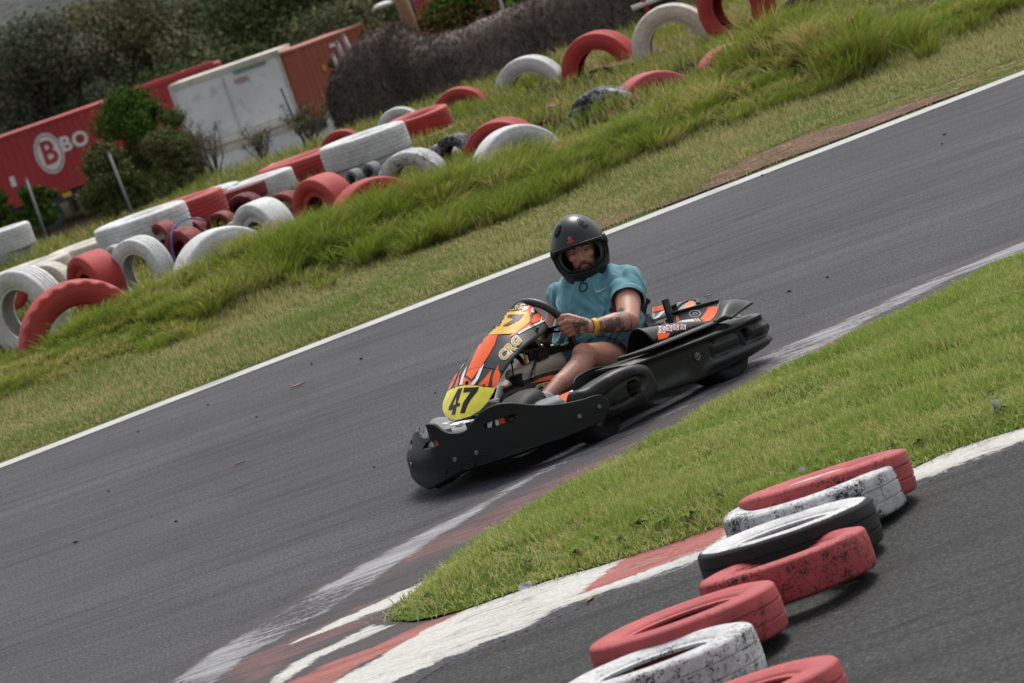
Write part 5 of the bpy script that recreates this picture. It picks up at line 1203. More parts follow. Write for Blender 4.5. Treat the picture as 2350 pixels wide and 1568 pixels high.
bm = bmesh.new(); add_tube(bm, [K(1210, 800, 'y', .02), K(1229, 820, 'y', .03), K(1224, 848, 'y', .06), K(1222, 868, 'y', .08)], .009, 8); obj('tie_rod', bm, M_STEEL, cs_)
bm = bmesh.new(); add_tube(bm, [K(1172, 826, 'y', .06), K(1176, 845, 'y', .06), K(1179, 868, 'y', .06)], .004, 6); add_cyl(bm, K(1174, 822, 'y', .06), K(1175, 834, 'y', .06), .008); rg = obj('rod', bm, M_DSTEEL, cs_)
bm = bmesh.new(); c0 = K(1187, 875, 'y', .07); add_cyl(bm, c0 + Vector((0, 0, -.03)), c0 + Vector((0, 0, .02)), .024, .030, 20); add_cyl(bm, c0 + Vector((0, 0, .02)), c0 + Vector((0, 0, .028)), .034, .034, 20); obj('rubber_boot', bm, M_KT, cs_)
bm = bmesh.new()
for a, b in (((1165, 818), (1200, 835)), ((1185, 800), (1215, 815)), ((1198, 770), (1205, 815))): add_tube(bm, [K(*a, 'y', .0), K((a[0] + b[0]) / 2 + 4, (a[1] + b[1]) / 2 - 6, 'y', .02), K(*b, 'y', .0)], .008, 6)
obj('hoses', bm, M_KT, cs_)
bm = bmesh.new(); add_tube(bm, [K(1193, 796, 'y', .04), K(1203, 815, 'y', .04), K(1209, 836, 'y', .04)], .006, 6); obj('yellow_cable', bm, M_AMB, cs_)
bm = bmesh.new(); add_box(bm, K(1208, 795, 'y', -.06), (.05, .03, .06), Euler((0, .5, .3)).to_matrix()); obj('clip', bm, M_WH, cs_, False)
# ---- fuel tank
bm = bmesh.new()
for a, b, r0, r1 in (((1172, 862), (1200, 856), .030, .034), ((1200, 856), (1238, 842), .036, .042), ((1238, 842), (1276, 832), .046, .052), ((1185, 880), (1275, 852), .030, .04), ((1266, 835), (1268, 812), .046, .046)):
    add_capsule(bm, K(*a, 'y', .02), r0, K(*b, 'y', .02), r1, seg=14)
tk = obj('fuel_tank', fuse(bm, .006, 4), M_TANK, kart)
cc = K(1264, 804, 'y', .02); bm = bmesh.new(); add_cyl(bm, cc + Vector((0, 0, -.018)), cc + Vector((0, 0, .016)), .049, .049, 28); 
for k in range(28): a = 2 * PI * k / 28; add_box(bm, cc + Vector((math.cos(a) * .049, math.sin(a) * .049, 0)), (.005, .005, .03), Matrix.Rotation(a, 3, 'Z'))
add_cyl(bm, cc + Vector((0, 0, .016)), cc + Vector((0, 0, .021)), .040, .036, 24); obj('tank_cap', bm, M_KT, tk, False)
bm = bmesh.new(); c = K(1203, 842, 'y', .03); add_cyl(bm, c + Vector((0, 0, -.012)), c + Vector((0, 0, .012)), .010, .009, 14); obj('red_fitting', bm, M_RD, tk)
bm = bmesh.new(); add_tube(bm, [c + Vector((0, 0, .01)), c + Vector((0, 0, .04)), c + Vector((.02, 0, .07))], .006, 8); obj('fuel_hose', bm, M_KT, tk)
bm = bmesh.new(); c = K(1212, 839, 'y', .03); add_cyl(bm, c + Vector((0, 0, -.01)), c + Vector((0, 0, .010)), .011, .011, 8); obj('black_fitting', bm, M_KT, tk, False)
# centre cover under the tank with lettering
def cen(u, v): 
    a = K(1168, 912, 'y', .10); b = K(1268, 888, 'y', .10); c = K(1172, 886, 'y', .07); d = K(1268, 850, 'y', .05)
    return a.lerp(b, u).lerp(c.lerp(d, u), v) + Vector((0, .015 * math.sin(PI * max(0, min(1, v))), 0))
bm = bmesh.new(); add_loft(bm, [[cen(-.2 + 1.5 * i / 10, -.6 + 1.65 * j / 8) for j in range(9)] for i in range(11)], False, False); ce = solid(obj('centre_cover', fix(bm), M_FAIR, kart), .006)
decal('sticker', curve_mesh([ZG((765, 835), (950, 740), (1130, 690), (1245, 685), (1200, 760), (1080, 775), (950, 800))]), cen, M_OR, ce, .003, guess=(.5, .5))
for off, mt, dz in ((.06, M_WH, .003), (.0, M_GOLD, .0045)):
    decal('lettering', ptext('CRG', 1118.8 + 1060 * .12806, 774.5 + 885 * .12806, 22, 17, 1.25, .03 + off, .15, 1.06), cen, mt, ce, dz, guess=(.5, .5))

# ---- wheels
def wheel(x, y, r, w_, name, steer=0.0):
    t = bpy.data.objects.new(name, None); link(t, kart); t.location = (x, y, r); t.rotation_euler = (0, 0, steer); t.empty_display_size = .1
    bm = bmesh.new(); prof = [(.50 * r, -.36), (.62 * r, -.46), (.80 * r, -.52), (.93 * r, -.49), (.985 * r, -.40), (r, -.25), (r, .25), (.985 * r, .40), (.93 * r, .49), (.80 * r, .52), (.62 * r, .46), (.50 * r, .36)]
    add_loft(bm, [[Vector((math.cos(a) * rr_, h * w_, math.sin(a) * rr_)) for rr_, h in prof] for a in [2 * PI * k / 48 for k in range(48)]] + [], True, False)
    fs = list(bm.verts); n = len(prof)
    for i in range(n): bm.faces.new((fs[47 * n + i], fs[47 * n + (i + 1) % n], fs[(i + 1) % n], fs[i]))
    obj('tyre', fix(bm), M_KT, t)
    bm = bmesh.new(); sg = 1 if y > 0 else -1
    add_cyl(bm, (0, -.36 * w_, 0), (0, .36 * w_, 0), .50 * r, .50 * r, 32, False); add_cyl(bm, (0, sg * .1 * w_, 0), (0, sg * .13 * w_, 0), .50 * r, .50 * r, 32); add_cyl(bm, (0, sg * .1 * w_, 0), (0, sg * .38 * w_, 0), .2 * r, .15 * r, 16)
    obj('rim', bm, M_RIM, t, False)
wheel(.30, .50, .13, .13, 'front_wheel', .06); wheel(.26, -.40, .13, .13, 'front_wheel', .06)
wheel(-.53, .56, .14, .20, 'rear_wheel'); wheel(-.53, -.46, .14, .20, 'rear_wheel')
bm = bmesh.new(); add_cyl(bm, (-.53, -.48, .14), (-.53, .48, .14), .02, seg=14); obj('rear_axle', bm, M_STEEL, kart)
bm = bmesh.new(); add_box(bm, (.12, 0, .062), (1.0, .60, .006)); obj('floor_tray', bm, M_DSTEEL, kart, False)
bm = bmesh.new()
for y in (-.31, .31): add_tube(bm, [(.62, y * .5, .08), (.45, y * .8, .08), (.1, y, .08), (-.4, y, .08), (-.8, y, .09)], .016, 10)
for a in (((.30, -.45, .12), (.30, .45, .12)), ((-.3, -.31, .08), (-.3, .31, .08)), ((.1, -.55, .10), (.1, .55, .10)), ((-.35, -.6, .12), (-.35, .6, .12)), ((-.8, -.4, .1), (-.8, .4, .1))): add_tube(bm, a, .014, 8, smooth=False)
obj('chassis', bm, M_DSTEEL, kart)

# ---- side pods
def pillow(name, outline, yfun, depth, mat, parent, step=0.018, mirror=1, thickness_dir=-1):
    bm = curve_mesh([outline]); slice_bm(bm, step, step)
    xs_ = np.array([v.co.x for v in bm.verts]); zs_ = np.array([v.co.y for v in bm.verts]); e = edge_dist(outline, xs_, zs_)
    be = [ed for ed in bm.edges if len(ed.link_faces) == 1]
    r = bmesh.ops.extrude_edge_only(bm, edges=be); nv = {v for v in r['geom'] if isinstance(v, bmesh.types.BMVert)}
    old = [v for v in bm.verts if v not in nv]
    new = {}
    for v in nv: new[v] = (v.co.x, v.co.y)
    for v, x, z, d in zip(old, xs_, zs_, e): v.co = (x, mirror * yfun(float(x), float(z), float(d)), z)
    for v, (x, z) in new.items(): v.co = (x, mirror * (yfun(x, z, 0.0) - depth), z)
    return obj(name, fix(bm), mat, parent)
def rbox(x, z, x0, x1, z0, z1, r):       # signed distance to a rounded box
    cx, cz, hx, hz = (x0 + x1) / 2, (z0 + z1) / 2, (x1 - x0) / 2 - r, (z1 - z0) / 2 - r
    dx, dz = abs(x - cx) - hx, abs(z - cz) - hz; return math.hypot(max(dx, 0), max(dz, 0)) + min(max(dx, dz), 0) - r
def ridge(d, w_): return math.exp(-(d / w_) ** 2)
def pod_y(x, z, e):
    base = interp(x, [-.98, -.93, -.88, -.80, -.6, -.3, .06, .2], [.50, .58, .63, .655, .668, .67, .645, .62])
    zt = interp(x, [-.95, -.8, -.6, -.25, .15], [.236, .25, .253, .277, .300])
    y = base + .020 * ridge(z - (zt - .016), .014) + .016 * ridge(z - interp(x, [-.9, -.38, -.3], [.098, .122, .105]), .020) * smooth01((-.28 - x) / .12)
    y += .012 * ridge(z - .115, .03) * smooth01((x + .25) / .1)
    sd = rbox(x, z, -.90, -.385, interp(x, [-.9, -.385], [.118, .142]), interp(x, [-.9, -.385], [.213, .236]), .02)
    y -= .012 * smooth01((-sd) / .008)
    y += (.012 + .012 * smooth01((-.7 - x) / .12)) * smooth01((-sd - .012) / .03)
    sh = rbox(x, z, -.705, -.615, .148, .205, .02); y -= .055 * smooth01((-sh + .003) / .006)
    y -= .020 * smooth01((.012 - e) / .012)
    return y
POD = [(.155, .302), (.10, .3), (-.05, .292), (-.25, .277), (-.45, .264), (-.6, .254), (-.75, .25), (-.80, .247), (-.825, .238), (-.822, .224), (-.86, .216), (-.885, .200), (-.897, .175), (-.897, .150), (-.885, .130), (-.860, .120), (-.862, .112), (-.862, .100), (-.845, .086), (-.80, .076), (-.65, .070), (-.50, .070), (-.44, .070), (-.36, .073), (-.24, .080), (-.1, .094), (.02, .105), (.05, .13), (.055, .20), (.09, .262), (.14, .285)]
for mi in (1, -1):
    pod = pillow('side_pod', POD if mi > 0 else [(x - .06, z) for x, z in POD], pod_y if mi > 0 else (lambda x, z, e: pod_y(x + .06, z, e) - .15), .16, M_PL, kart, .008 if mi > 0 else .04, mi)
    if mi > 0:
        for x, z, rr_ in ((-.295, .19, .017),):
            bm = bmesh.new(); add_cyl(bm, (x, .665, z), (x, .678, z), rr_ + .004, rr_ + .002, 24); add_cyl(bm, (x, .678, z), (x, .684, z), rr_ * .7, rr_ * .6, 20); bo = obj('bolt', bm, M_RIM, pod, False)
            bm = bmesh.new(); add_cyl(bm, (x, .684, z), (x, .686, z), rr_ * .28, seg=6); obj('bolt_hole', bm, M_KT, bo, False)
def _wrb(x): return interp(x, [.04, .15, .3, .45, .56], [.685, .700, .675, .610, .54])
WR = []
for q in ((1322, 903), (1348, 889), (1380, 868), (1414, 849), (1440, 840), (1458, 836), (1480, 838), (1493, 851), (1502, 868), (1509, 888), (1502, 908), (1484, 923), (1436, 945), (1392, 962), (1345, 970), (1322, 945)):
    y_ = .66
    for _ in range(12): y_ = .5 * y_ + .5 * (_wrb(K(q[0], q[1], 'y', y_).x) - .02)
    p_ = K(q[0], q[1], 'y', y_); WR.append((p_.x, p_.z))
def wr_y(x, z, e):
    base = _wrb(x)
    y = base - .03 + .035 * math.sqrt(max(0, 1 - (1 - min(1, e / .035)) ** 2))
    cx, cz = .245, .196; th = -.12; dx, dz = (x - cx) * math.cos(th) + (z - cz) * math.sin(th), -(x - cx) * math.sin(th) + (z - cz) * math.cos(th)
    q = math.hypot(dx / .155, dz / .052)
    y -= .016 * smooth01((1 - q) / .14); y += .010 * smooth01((.86 - q) / .4)
    sh = rbox(x, z, .155, .225, .158, .226, .02); y -= .05 * smooth01((-sh + .002) / .006)
    return y
wo_ = [(p.x, p.y) for p in catmull([Vector((a, b, 0)) for a, b in WR], 4, True)]
for mi in (1, -1): pillow('wheel_fairing', wo_ if mi > 0 else [(x - .12, z - .03) for x, z in wo_], wr_y if mi > 0 else (lambda x, z, e: wr_y(x + .12, z + .03, e) - .17), .045, M_PL, kart, .007 if mi > 0 else .03, mi)
# rear bumper across the back
bm = bmesh.new()
for z, r_ in ((.24, .018), (.165, .045), (.10, .020)):
    add_tube(bm, [(-.76, .57, z), (-.84, .48, z), (-.89, .25, z), (-.90, 0, z), (-.89, -.2, z), (-.84, -.38, z), (-.76, -.44, z)], r_, 12)
obj('rear_bumper', fuse(bm, .012, 3), M_PL, kart)
# pod top: rail, hump with stickers
def rail_pt(t, o=0.0, dz=0.0):
    return Vector((lerp(.10, -.575, t), .615 - .05 * ridge(t, .12) + o + .012 * math.sin(PI * t), lerp(.319, .284, t) + dz))
def hump(u, v):      # u along (front to back), v across (0 outer, 1 inner)
    t = lerp(.36, .98, u); b = rail_pt(t); hgt = .098 * max(0, 1 - u) ** .6 + .004; yy = lerp(.590, lerp(.40, .52, u), v)
    return Vector((b.x, yy, b.z + .004 + hgt * math.sin(PI * min(1, max(0, (v * .92 + .02)))) ** .75 - .045 * v * v))
bm = bmesh.new(); rr = []
for k in range(31):
    t = k / 30; w_ = .045 * min(1, (t * 6) ** .6) * (1 if t < .93 else (1 - (t - .93) / .07 * .4)); a = [(w_, 0), (w_ * .9, .010), (.0, .013), (-w_, .010), (-w_ * 1.1, 0), (0, -.008)]
    rr.append([rail_pt(t, p, q) for p, q in a])
add_loft(bm, rr); ra = obj('pod_cover', fix(bm), M_PL, kart); mod_bevel(ra, .004)
bm = bmesh.new(); add_loft(bm, [[hump(i / 24, j / 16) for j in range(17)] for i in range(25)], False, False); hm = solid(obj('air_scoop', fix(bm), M_PL, ra), .007)
bm = bmesh.new(); add_tube(bm, [hump(0, j / 16) for j in range(17)], .006, 8, smooth=False); obj('scoop_lip', bm, M_PL, hm)
decal('sticker', curve_mesh([ZM((1480, 720), (1500, 690), (1560, 720), (1680, 715), (1655, 780), (1600, 805), (1500, 828))]), hump, M_OR, hm, .0025, guess=(.3, .3), step=4)
decal('sticker', curve_mesh([ZM((1565, 590), (1640, 582), (1720, 588), (1715, 602), (1600, 606))]), hump, M_OR, hm, .0025, guess=(.4, .5), step=4)
for k, (a, b, w_) in enumerate(((1555, 668, 108), (1668, 645, 100), (1775, 632, 92), (1885, 625, 86))):
    q = [(-.5, -.45), (.45, -.5), (.55, .40), (-.40, .5)]; q = [(a + x * w_, b - y * w_) for x, y in q]
    decal('warning_sticker', curve_mesh([ZM(*q)]), hump, M_WH, hm, .0030, guess=(.3, .4), step=4)
    ci = [(a + math.cos(t) * w_ * .40, b + math.sin(t) * w_ * .40) for t in [2 * PI * i / 20 for i in range(20)]]; co = [(a + math.cos(t) * w_ * .32, b + math.sin(t) * w_ * .32) for t in [2 * PI * i / 20 for i in range(20)]]
    decal('warning_sign', curve_mesh([ZM(*ci), ZM(*co)]), hump, M_RD, hm, .0042, guess=(.3, .4), step=4)
    decal('warning_sign', curve_mesh([ZM((a - w_ * .25, b - w_ * .20), (a - w_ * .18, b - w_ * .27), (a + w_ * .25, b + w_ * .2), (a + w_ * .18, b + w_ * .27))]), hump, M_RD, hm, .0050, guess=(.3, .4), step=4)
    decal('warning_sign', curve_mesh([ZM((a - w_ * .05, b - w_ * .22), (a + w_ * .10, b - w_ * .16), (a + w_ * .05, b + w_ * .02), (a + w_ * .18, b + w_ * .10), (a + .0, b + w_ * .08), (a - w_ * .14, b + w_ * .22), (a - w_ * .08, b))]), hump, M_BKD, hm, .0042, guess=(.3, .4), step=4)
# rear cover
def patch(A, B, C, D, bow):
    A, B, C, D = map(Vector, (A, B, C, D))
    return lambda u, v: A.lerp(B, u).lerp(C.lerp(D, u), v) + Vector((0, 0, bow(u, v)))
rc1 = patch((-.675, .25, .345), (-.735, .515, .348), (-.585, .30, .306), (-.50, .655, .298), lambda u, v: -.016 * math.sin(PI * max(0, min(1, v))) + .006 * ridge(v, .08))
bm = bmesh.new(); add_loft(bm, [[rc1(i / 16, j / 10) for j in range(11)] for i in range(17)], False, False); rcv = solid(obj('rear_cover', fix(bm), M_FAIR, kart), .006)
bm = bmesh.new(); add_tube(bm, [rc1(i / 10, 0) for i in range(11)], .009, 8, smooth=False); add_tube(bm, [rc1(1, i / 8) for i in range(9)], .007, 8, smooth=False); obj('cover_edge', bm, M_PL, rcv)
for P_, m_, dz in ((ZR((520, 322), (640, 297), (678, 320), (660, 400), (625, 465), (560, 530), (462, 552), (400, 492), (462, 430), (500, 370)), M_OR, .003), (ZR((20, 440), (60, 470), (80, 520), (25, 545)), M_OR, .003), (ZR((25, 562), (85, 530), (370, 488), (462, 552), (270, 603), (205, 575), (150, 553), (90, 550)), M_WH, .003),
                   (ZR((290, 508), (310, 503), (378, 570), (355, 578)), M_RD, .0045), (ZR((330, 500), (345, 497), (415, 560), (398, 565)), M_BKD, .0045), (ZR((365, 492), (378, 488), (448, 548), (432, 555)), M_BKD, .0045)):
    decal('sticker', curve_mesh([P_]), rc1, m_, rcv, dz, guess=(.5, .5), step=5)
gp = []
for k in range(44): a = 2 * PI * k / 44; rr_ = 105 if k % 2 else 90; gp.append((318 + math.cos(a) * rr_, 418 - math.sin(a) * rr_ * .62))
decal('gear_print', curve_mesh([ZR(*gp), ZR(*[(318 + math.cos(2 * PI * k / 24) * 72, 418 - math.sin(2 * PI * k / 24) * 46) for k in range(24)])]), rc1, M_GRD, rcv, .0032, guess=(.5, .4), step=5)
decal('gear_print', curve_mesh([ZR(*[(318 + math.cos(2 * PI * k / 20) * 38, 418 - math.sin(2 * PI * k / 20) * 26) for k in range(20)]), ZR(*[(318 + math.cos(2 * PI * k / 16) * 20, 418 - math.sin(2 * PI * k / 16) * 13) for k in range(16)])]), rc1, M_GRD, rcv, .0032, guess=(.5, .4), step=5)
rc2 = patch((-.735, .515, .348), (-.80, .655, .302), (-.50, .655, .298), (-.575, .70, .288), lambda u, v: .034 * math.sin(PI * max(0, min(1, u))) ** 1.4 * math.sin(PI * max(0, min(1, v * .8 + .12))))
bm = bmesh.new(); add_loft(bm, [[rc2(i / 16, j / 14) for j in range(15)] for i in range(17)], False, False); solid(obj('engine_hump', fix(bm), M_PL, rcv), .010)
fw = patch(K(1546, 724, 'y', .02), K(1604, 701, 'y', .05), K(1556, 694, 'y', -.05), K(1598, 690, 'y', -.02), lambda u, v: .006 * math.sin(PI * v))
bm = bmesh.new(); add_loft(bm, [[fw(i / 8, j / 6) for j in range(7)] for i in range(9)], False, False); fo = solid(obj('far_cover', fix(bm), M_GREYPL, kart), .008)
decal('sticker', curve_mesh([[(.35, .1), (.8, .1), (.85, .85), (.6, .85)]]), fw, M_OR, fo, .003, False, step=.2)
bm = bmesh.new(); add_tube(bm, [fw(0, 0), fw(.1, .5), fw(.5, 1.02)], .010, 8); add_tube(bm, [fw(.8, 1), fw(1, .8), fw(1, .1)], .012, 8); obj('cover_edge', bm, M_PL, fo)
fp = patch(K(1496, 738, 'y', .0), K(1532, 726, 'y', .0), K(1498, 705, 'y', -.05), K(1528, 699, 'y', -.05), lambda u, v: 0)
bm = bmesh.new(); add_loft(bm, [[fp(i / 4, j / 4) for j in range(5)] for i in range(5)], False, False); fo2 = solid(obj('far_cover', fix(bm), M_GREYPL, kart), .008)
decal('sticker', curve_mesh([[(.02, .62), (.98, .55), (.98, .97), (.02, .97)]]), fp, M_OR, fo2, .003, False, step=.3)
decal('sticker', curve_mesh([[(.05, .1), (.45, .1), (.95, .5), (.6, .5)]]), fp, M_WH, fo2, .003, False, step=.3)
bm = bmesh.new(); add_box(bm, (-.70, .12, .22), (.22, .30, .16)); add_cyl(bm, (-.78, -.1, .22), (-.78, .35, .22), .05); add_box(bm, (-.70, -.2, .20), (.2, .3, .2)); eng = mod_bevel(obj('engine', bm, M_DSTEEL, kart, False), .012)
bm = bmesh.new(); A_ = Vector((-.700, .20, .270)); B_ = K(1526, 688, 'y', .20); add_cyl(bm, A_, B_, .0185, .0185, 20, False); add_cyl(bm, A_, B_ - (B_ - A_) * .02, .0165, .0165, 20); ps = obj('roll_post', bm, simple('post_steel', (.10, .10, .10), .35, .7), kart, False)
bm = bmesh.new(); add_tube(bm, [Vector((-.76, .12, .30)), K(1548, 712, 'y', .12), K(1545, 700, 'y', .12)], .015, 10); obj('headrest_bracket', bm, M_KT, ps)
bm = bmesh.new(); c = K(1492, 742, 'y', .26); add_box(bm, c, (.06, .012, .07), Euler((0, .6, .2)).to_matrix()); add_cyl(bm, c + Vector((-.02, 0, -.02)), c + Vector((-.02, .06, -.02)), .012); obj('seat_stay', bm, M_STEEL, kart, False)
# leg guard beside the front wheel
bm = bmesh.new(); gc = catmull([K(1316, 882, 'y', .43), K(1322, 868, 'y', .42), K(1350, 851, 'y', .41), K(1378, 843, 'y', .40), K(1400, 845, 'y', .42), K(1414, 852, 'y', .46)], 5); rr = []
for i, p in enumerate(gc):
    q = i / (len(gc) - 1); rr.append([Vector((p.x, p.y, lerp(p.z, .10, k / 6))) + Vector((-.02, -.05, 0)) * math.sin(PI * k / 6) * .6 for k in range(7)])
add_loft(bm, rr, False, False); lg = solid(obj('leg_guard', fix(bm), simple('guard_black', (0.008, 0.008, 0.008), 0.7, bump=.05), kart), .006)
bm = bmesh.new(); add_tube(bm, gc, .0035, 6, smooth=False); obj('guard_lip', bm, M_PL, lg)
# ---- seat
SP = [Vector(p) for p in ((-.06, 0, .10), (-.15, 0, .075), (-.30, 0, .07), (-.42, 0, .10), (-.50, 0, .17), (-.56, 0, .27), (-.60, 0, .36), (-.635, 0, .43))]
sp = catmull(SP, 4); rr = []; edges_ = ([], [])
for i, p in enumerate(sp):
    t = (sp[min(i + 1, len(sp) - 1)] - sp[max(i - 1, 0)]).normalized(); n = Vector((-t.z, 0, t.x)); n = -n if n.x < 0 and n.z < 0 else n
    n = Vector((abs(t.z), 0, abs(t.x))); q = i / (len(sp) - 1); side = lerp(.10, .20, smooth01(q * 1.6)) * (1 - .45 * smooth01((q - .8) / .2)); hw = lerp(.18, .215, q)
    row = []
    for k in range(17):
        u = -1 + k / 8; row.append(p + Vector((0, hw * math.sin(u * PI / 2 * .98), 0)) + n * side * abs(u) ** 3.5)
    rr.append(row); edges_[0].append(row[0]); edges_[1].append(row[-1])
bm = bmesh.new(); add_loft(bm, rr, False, False); se = solid(obj('seat', fix(bm), M_PL, kart), .008)
bm = bmesh.new(); add_tube(bm, edges_[0][::-1] + [] , .011, 8, smooth=False); add_tube(bm, edges_[1], .011, 8, smooth=False); add_tube(bm, rr[-1], .011, 8, smooth=False); obj('seat_rim', bm, M_PL, se)
# ------------------------------------------------------------------ driver
driver = empty('person', KO + Vector((0, 0, 0)), PI + PSI, label='man in matt black helmet and teal t-shirt steering the kart, facing the camera', cat='person')
from mathutils import noise as mn
def mat_skin(name, col, tat=None):
    t = NT(name); c = t.coord(); n = t.noise(c, 14, 5, 0.6); f = t.noise(c, 90, 4, 0.7)
    base = t.mix(t.ramp(n, [(0.35, 0.0), (0.7, 1.0)]), col, tuple(min(1, q * k) for q, k in zip(col, (1.10, 0.80, 0.76))))
    base = t.mix(1.0, base, t.ramp(f, [(0.3, 0.88), (0.7, 1.08)]), 'MULTIPLY')
    if tat:
        # tattoo ink: soft dark patches along the forearm and back of the hand
        a = t.n('ShaderNodeAttribute', attribute_name='ink'); m1 = t.noise(c, 17, 6, 0.72, 1.4)
        m = t.math('MULTIPLY', t.ramp(m1, [(0.44, 0.0), (0.53, 1.0)]), a.outputs['Fac'])
        base = t.mix(t.math('MULTIPLY', m, 0.82), base, (0.035, 0.030, 0.032))
        b_ = t.n('ShaderNodeAttribute', attribute_name='hair'); hn = t.noise(t.coord('Object', (1, 1, .35)), 150, 4, 0.8)
        base = t.mix(t.math('MULTIPLY', t.math('MULTIPLY', t.ramp(hn, [(0.45, 0), (0.62, 1)]), b_.outputs['Fac']), 0.42), base, (0.07, 0.035, 0.02))
    t.set(Base_Color=base, Roughness=0.5); t.b.inputs['Subsurface Weight'].default_value = 0.06; t.b.inputs['Subsurface Radius'].default_value = (0.02, 0.008, 0.004)
    t.bump(t.math('ADD', f, n), 0.15, 0.003); return t.m
M_SKIN = mat_skin('skin', (0.50, 0.275, 0.205), True)
def mat_cloth(name, col, rough=0.85):
    t = NT(name); c = t.coord(); n = t.noise(c, 5, 4); w_ = t.noise(c, 300, 2); s1 = t.noise(t.coord('Object', (1, 1, .3)), 18, 4, .6)
    t.set(Base_Color=t.mix(1.0, col, t.ramp(n, [(0.3, 0.88), (0.7, 1.08)]), 'MULTIPLY'), Roughness=rough); t.b.inputs['Sheen Weight'].default_value = 0.15
    t.bump(t.math('ADD', t.math('MULTIPLY', w_, 0.25), s1), 0.28, 0.006); return t.m
M_TEAL = mat_cloth('teal_jersey', (0.082, 0.235, 0.290)); M_SHORT = mat_cloth('dark_shorts', (0.014, 0.026, 0.034)); M_SOCK = mat_cloth('white_sock', (0.60, 0.60, 0.62)); M_BLKC = mat_cloth('black_lining', (0.010, 0.010, 0.011))

# joints (measured on planes of the kart)
ShL, ElL, WrL = K(1440, 656, 'y', .215), K(1443, 737, 'y', .36), K(1360, 749, 'y', .30)
ShR, ElR, WrR = K(1290, 690, 'y', -.20), K(1266, 772, 'y', -.30), K(1205, 772, 'y', -.20)
HiL, KnL, AnL = K(1440, 830, 'y', .12), K(1345, 818, 'y', .235), K(1252, 915, 'y', .235)
HiR, KnR, AnR = K(1395, 850, 'y', -.10), K(1212, 850, 'y', -.16), K(1158, 900, 'y', -.14)
Bel, Chs, Pel = K(1368, 768, 'y', .03), K(1370, 690, 'y', .02), K(1400, 815, 'y', .03)
HC = K(1330, 572, 'y', .03)
Nk = HC + Vector((-.03, 0, -.13))
bm = bmesh.new()
add_capsule(bm, Pel, .15, Bel, .16); add_capsule(bm, Bel, .16, Chs, .155, (1, 1.08, 1)); add_capsule(bm, Chs + Vector((0, 0, .02)), .11, Nk, .056)
add_capsule(bm, Chs + Vector((-.01, .05, .05)), .070, ShL, .058); add_capsule(bm, Chs + Vector((-.01, -.05, .05)), .070, ShR, .058)
add_capsule(bm, ShL, .056, ShL.lerp(ElL, .45), .062); add_capsule(bm, ShL.lerp(ElL, .45), .062, ElL, .050)
add_capsule(bm, ElL, .050, ElL.lerp(WrL, .35), .050); add_capsule(bm, ElL.lerp(WrL, .35), .050, ElL.lerp(WrL, .75), .038); add_capsule(bm, ElL.lerp(WrL, .75), .038, WrL, .029, (1, 1, 1))
add_capsule(bm, ShR, .056, ElR, .056); add_capsule(bm, ElR, .050, WrR, .030)
for Hi, Kn, An in ((HiL, KnL, AnL), (HiR, KnR, AnR)):
    add_capsule(bm, Hi, .098, Hi.lerp(Kn, .5), .085); add_capsule(bm, Hi.lerp(Kn, .5), .085, Kn, .060); add_sph(bm, Kn + Vector((.012, 0, .012)), .056)
    c = Kn.lerp(An, .30) + Vector((-.022, 0, -.014)); add_capsule(bm, Kn, .056, c, .060); add_capsule(bm, c, .060, Kn.lerp(An, .65) + Vector((-.006, 0, -.004)), .045); add_capsule(bm, Kn.lerp(An, .62), .044, An, .034)
    add_capsule(bm, An, .035, An + Vector((.05, 0, -.05)), .034); add_capsule(bm, An + Vector((.0, 0, -.045)), .034, An + Vector((.14, 0, -.03)), .028)
# hands: palm plus four fingers closed round the rim, thumb over it
def hand(bm, W, side, rimc, sc=1.0):
    """W wrist, rimc where the rim passes through the fist"""
    T = TW; Y_ = Vector((0, side, 0)); FX = -NW; FX = FX if FX.x > 0 else -FX
    kn = rimc + FX * .014 + Y_ * .040; d = (kn - W).normalized()
    for k in range(4):                                  # metacarpals spread from wrist to knuckles
        o = T * (.034 - .0225 * k); add_capsule(bm, W + o * .45, .0175 * sc, kn + o, .0128 * sc, seg=12)
    add_capsule(bm, W + d * .02, .022, kn - d * .012 - FX * .012, .020, seg=12)
    for k in range(4):
        o = T * (.035 - .0235 * k); r = (.0108, .0114, .0108, .0094)[k] * sc; L = (1.0, 1.08, 1.0, .84)[k]
        a = kn + o; b = rimc + o + FX * .034 * L + Y_ * .006; c = rimc + o + FX * .024 * L - Y_ * .022; e = rimc + o - FX * .004 - Y_ * .028
        add_capsule(bm, a, r * 1.12, b, r, seg=10); add_capsule(bm, b, r, c, r * .95, seg=10); add_capsule(bm, c, r * .95, e, r * .85, seg=10)
    a = W + d * .018 + T * .020 - FX * .006; b = rimc + Y_ * .040 + T * .046 - FX * .006; c = rimc + Y_ * .014 + T * .056 + FX * .004; e = rimc - Y_ * .012 + T * .052 + FX * .016
    add_capsule(bm, a, .018 * sc, b, .0145 * sc, seg=10); add_capsule(bm, b, .0145 * sc, c, .0122 * sc, seg=10); add_capsule(bm, c, .0122 * sc, e, .0100 * sc, seg=10)
RL = wh(90); RRt = wh(-90)
hand(bm, WrL, 1, RL + TW * -.006); hand(bm, WrR, -1, RRt)
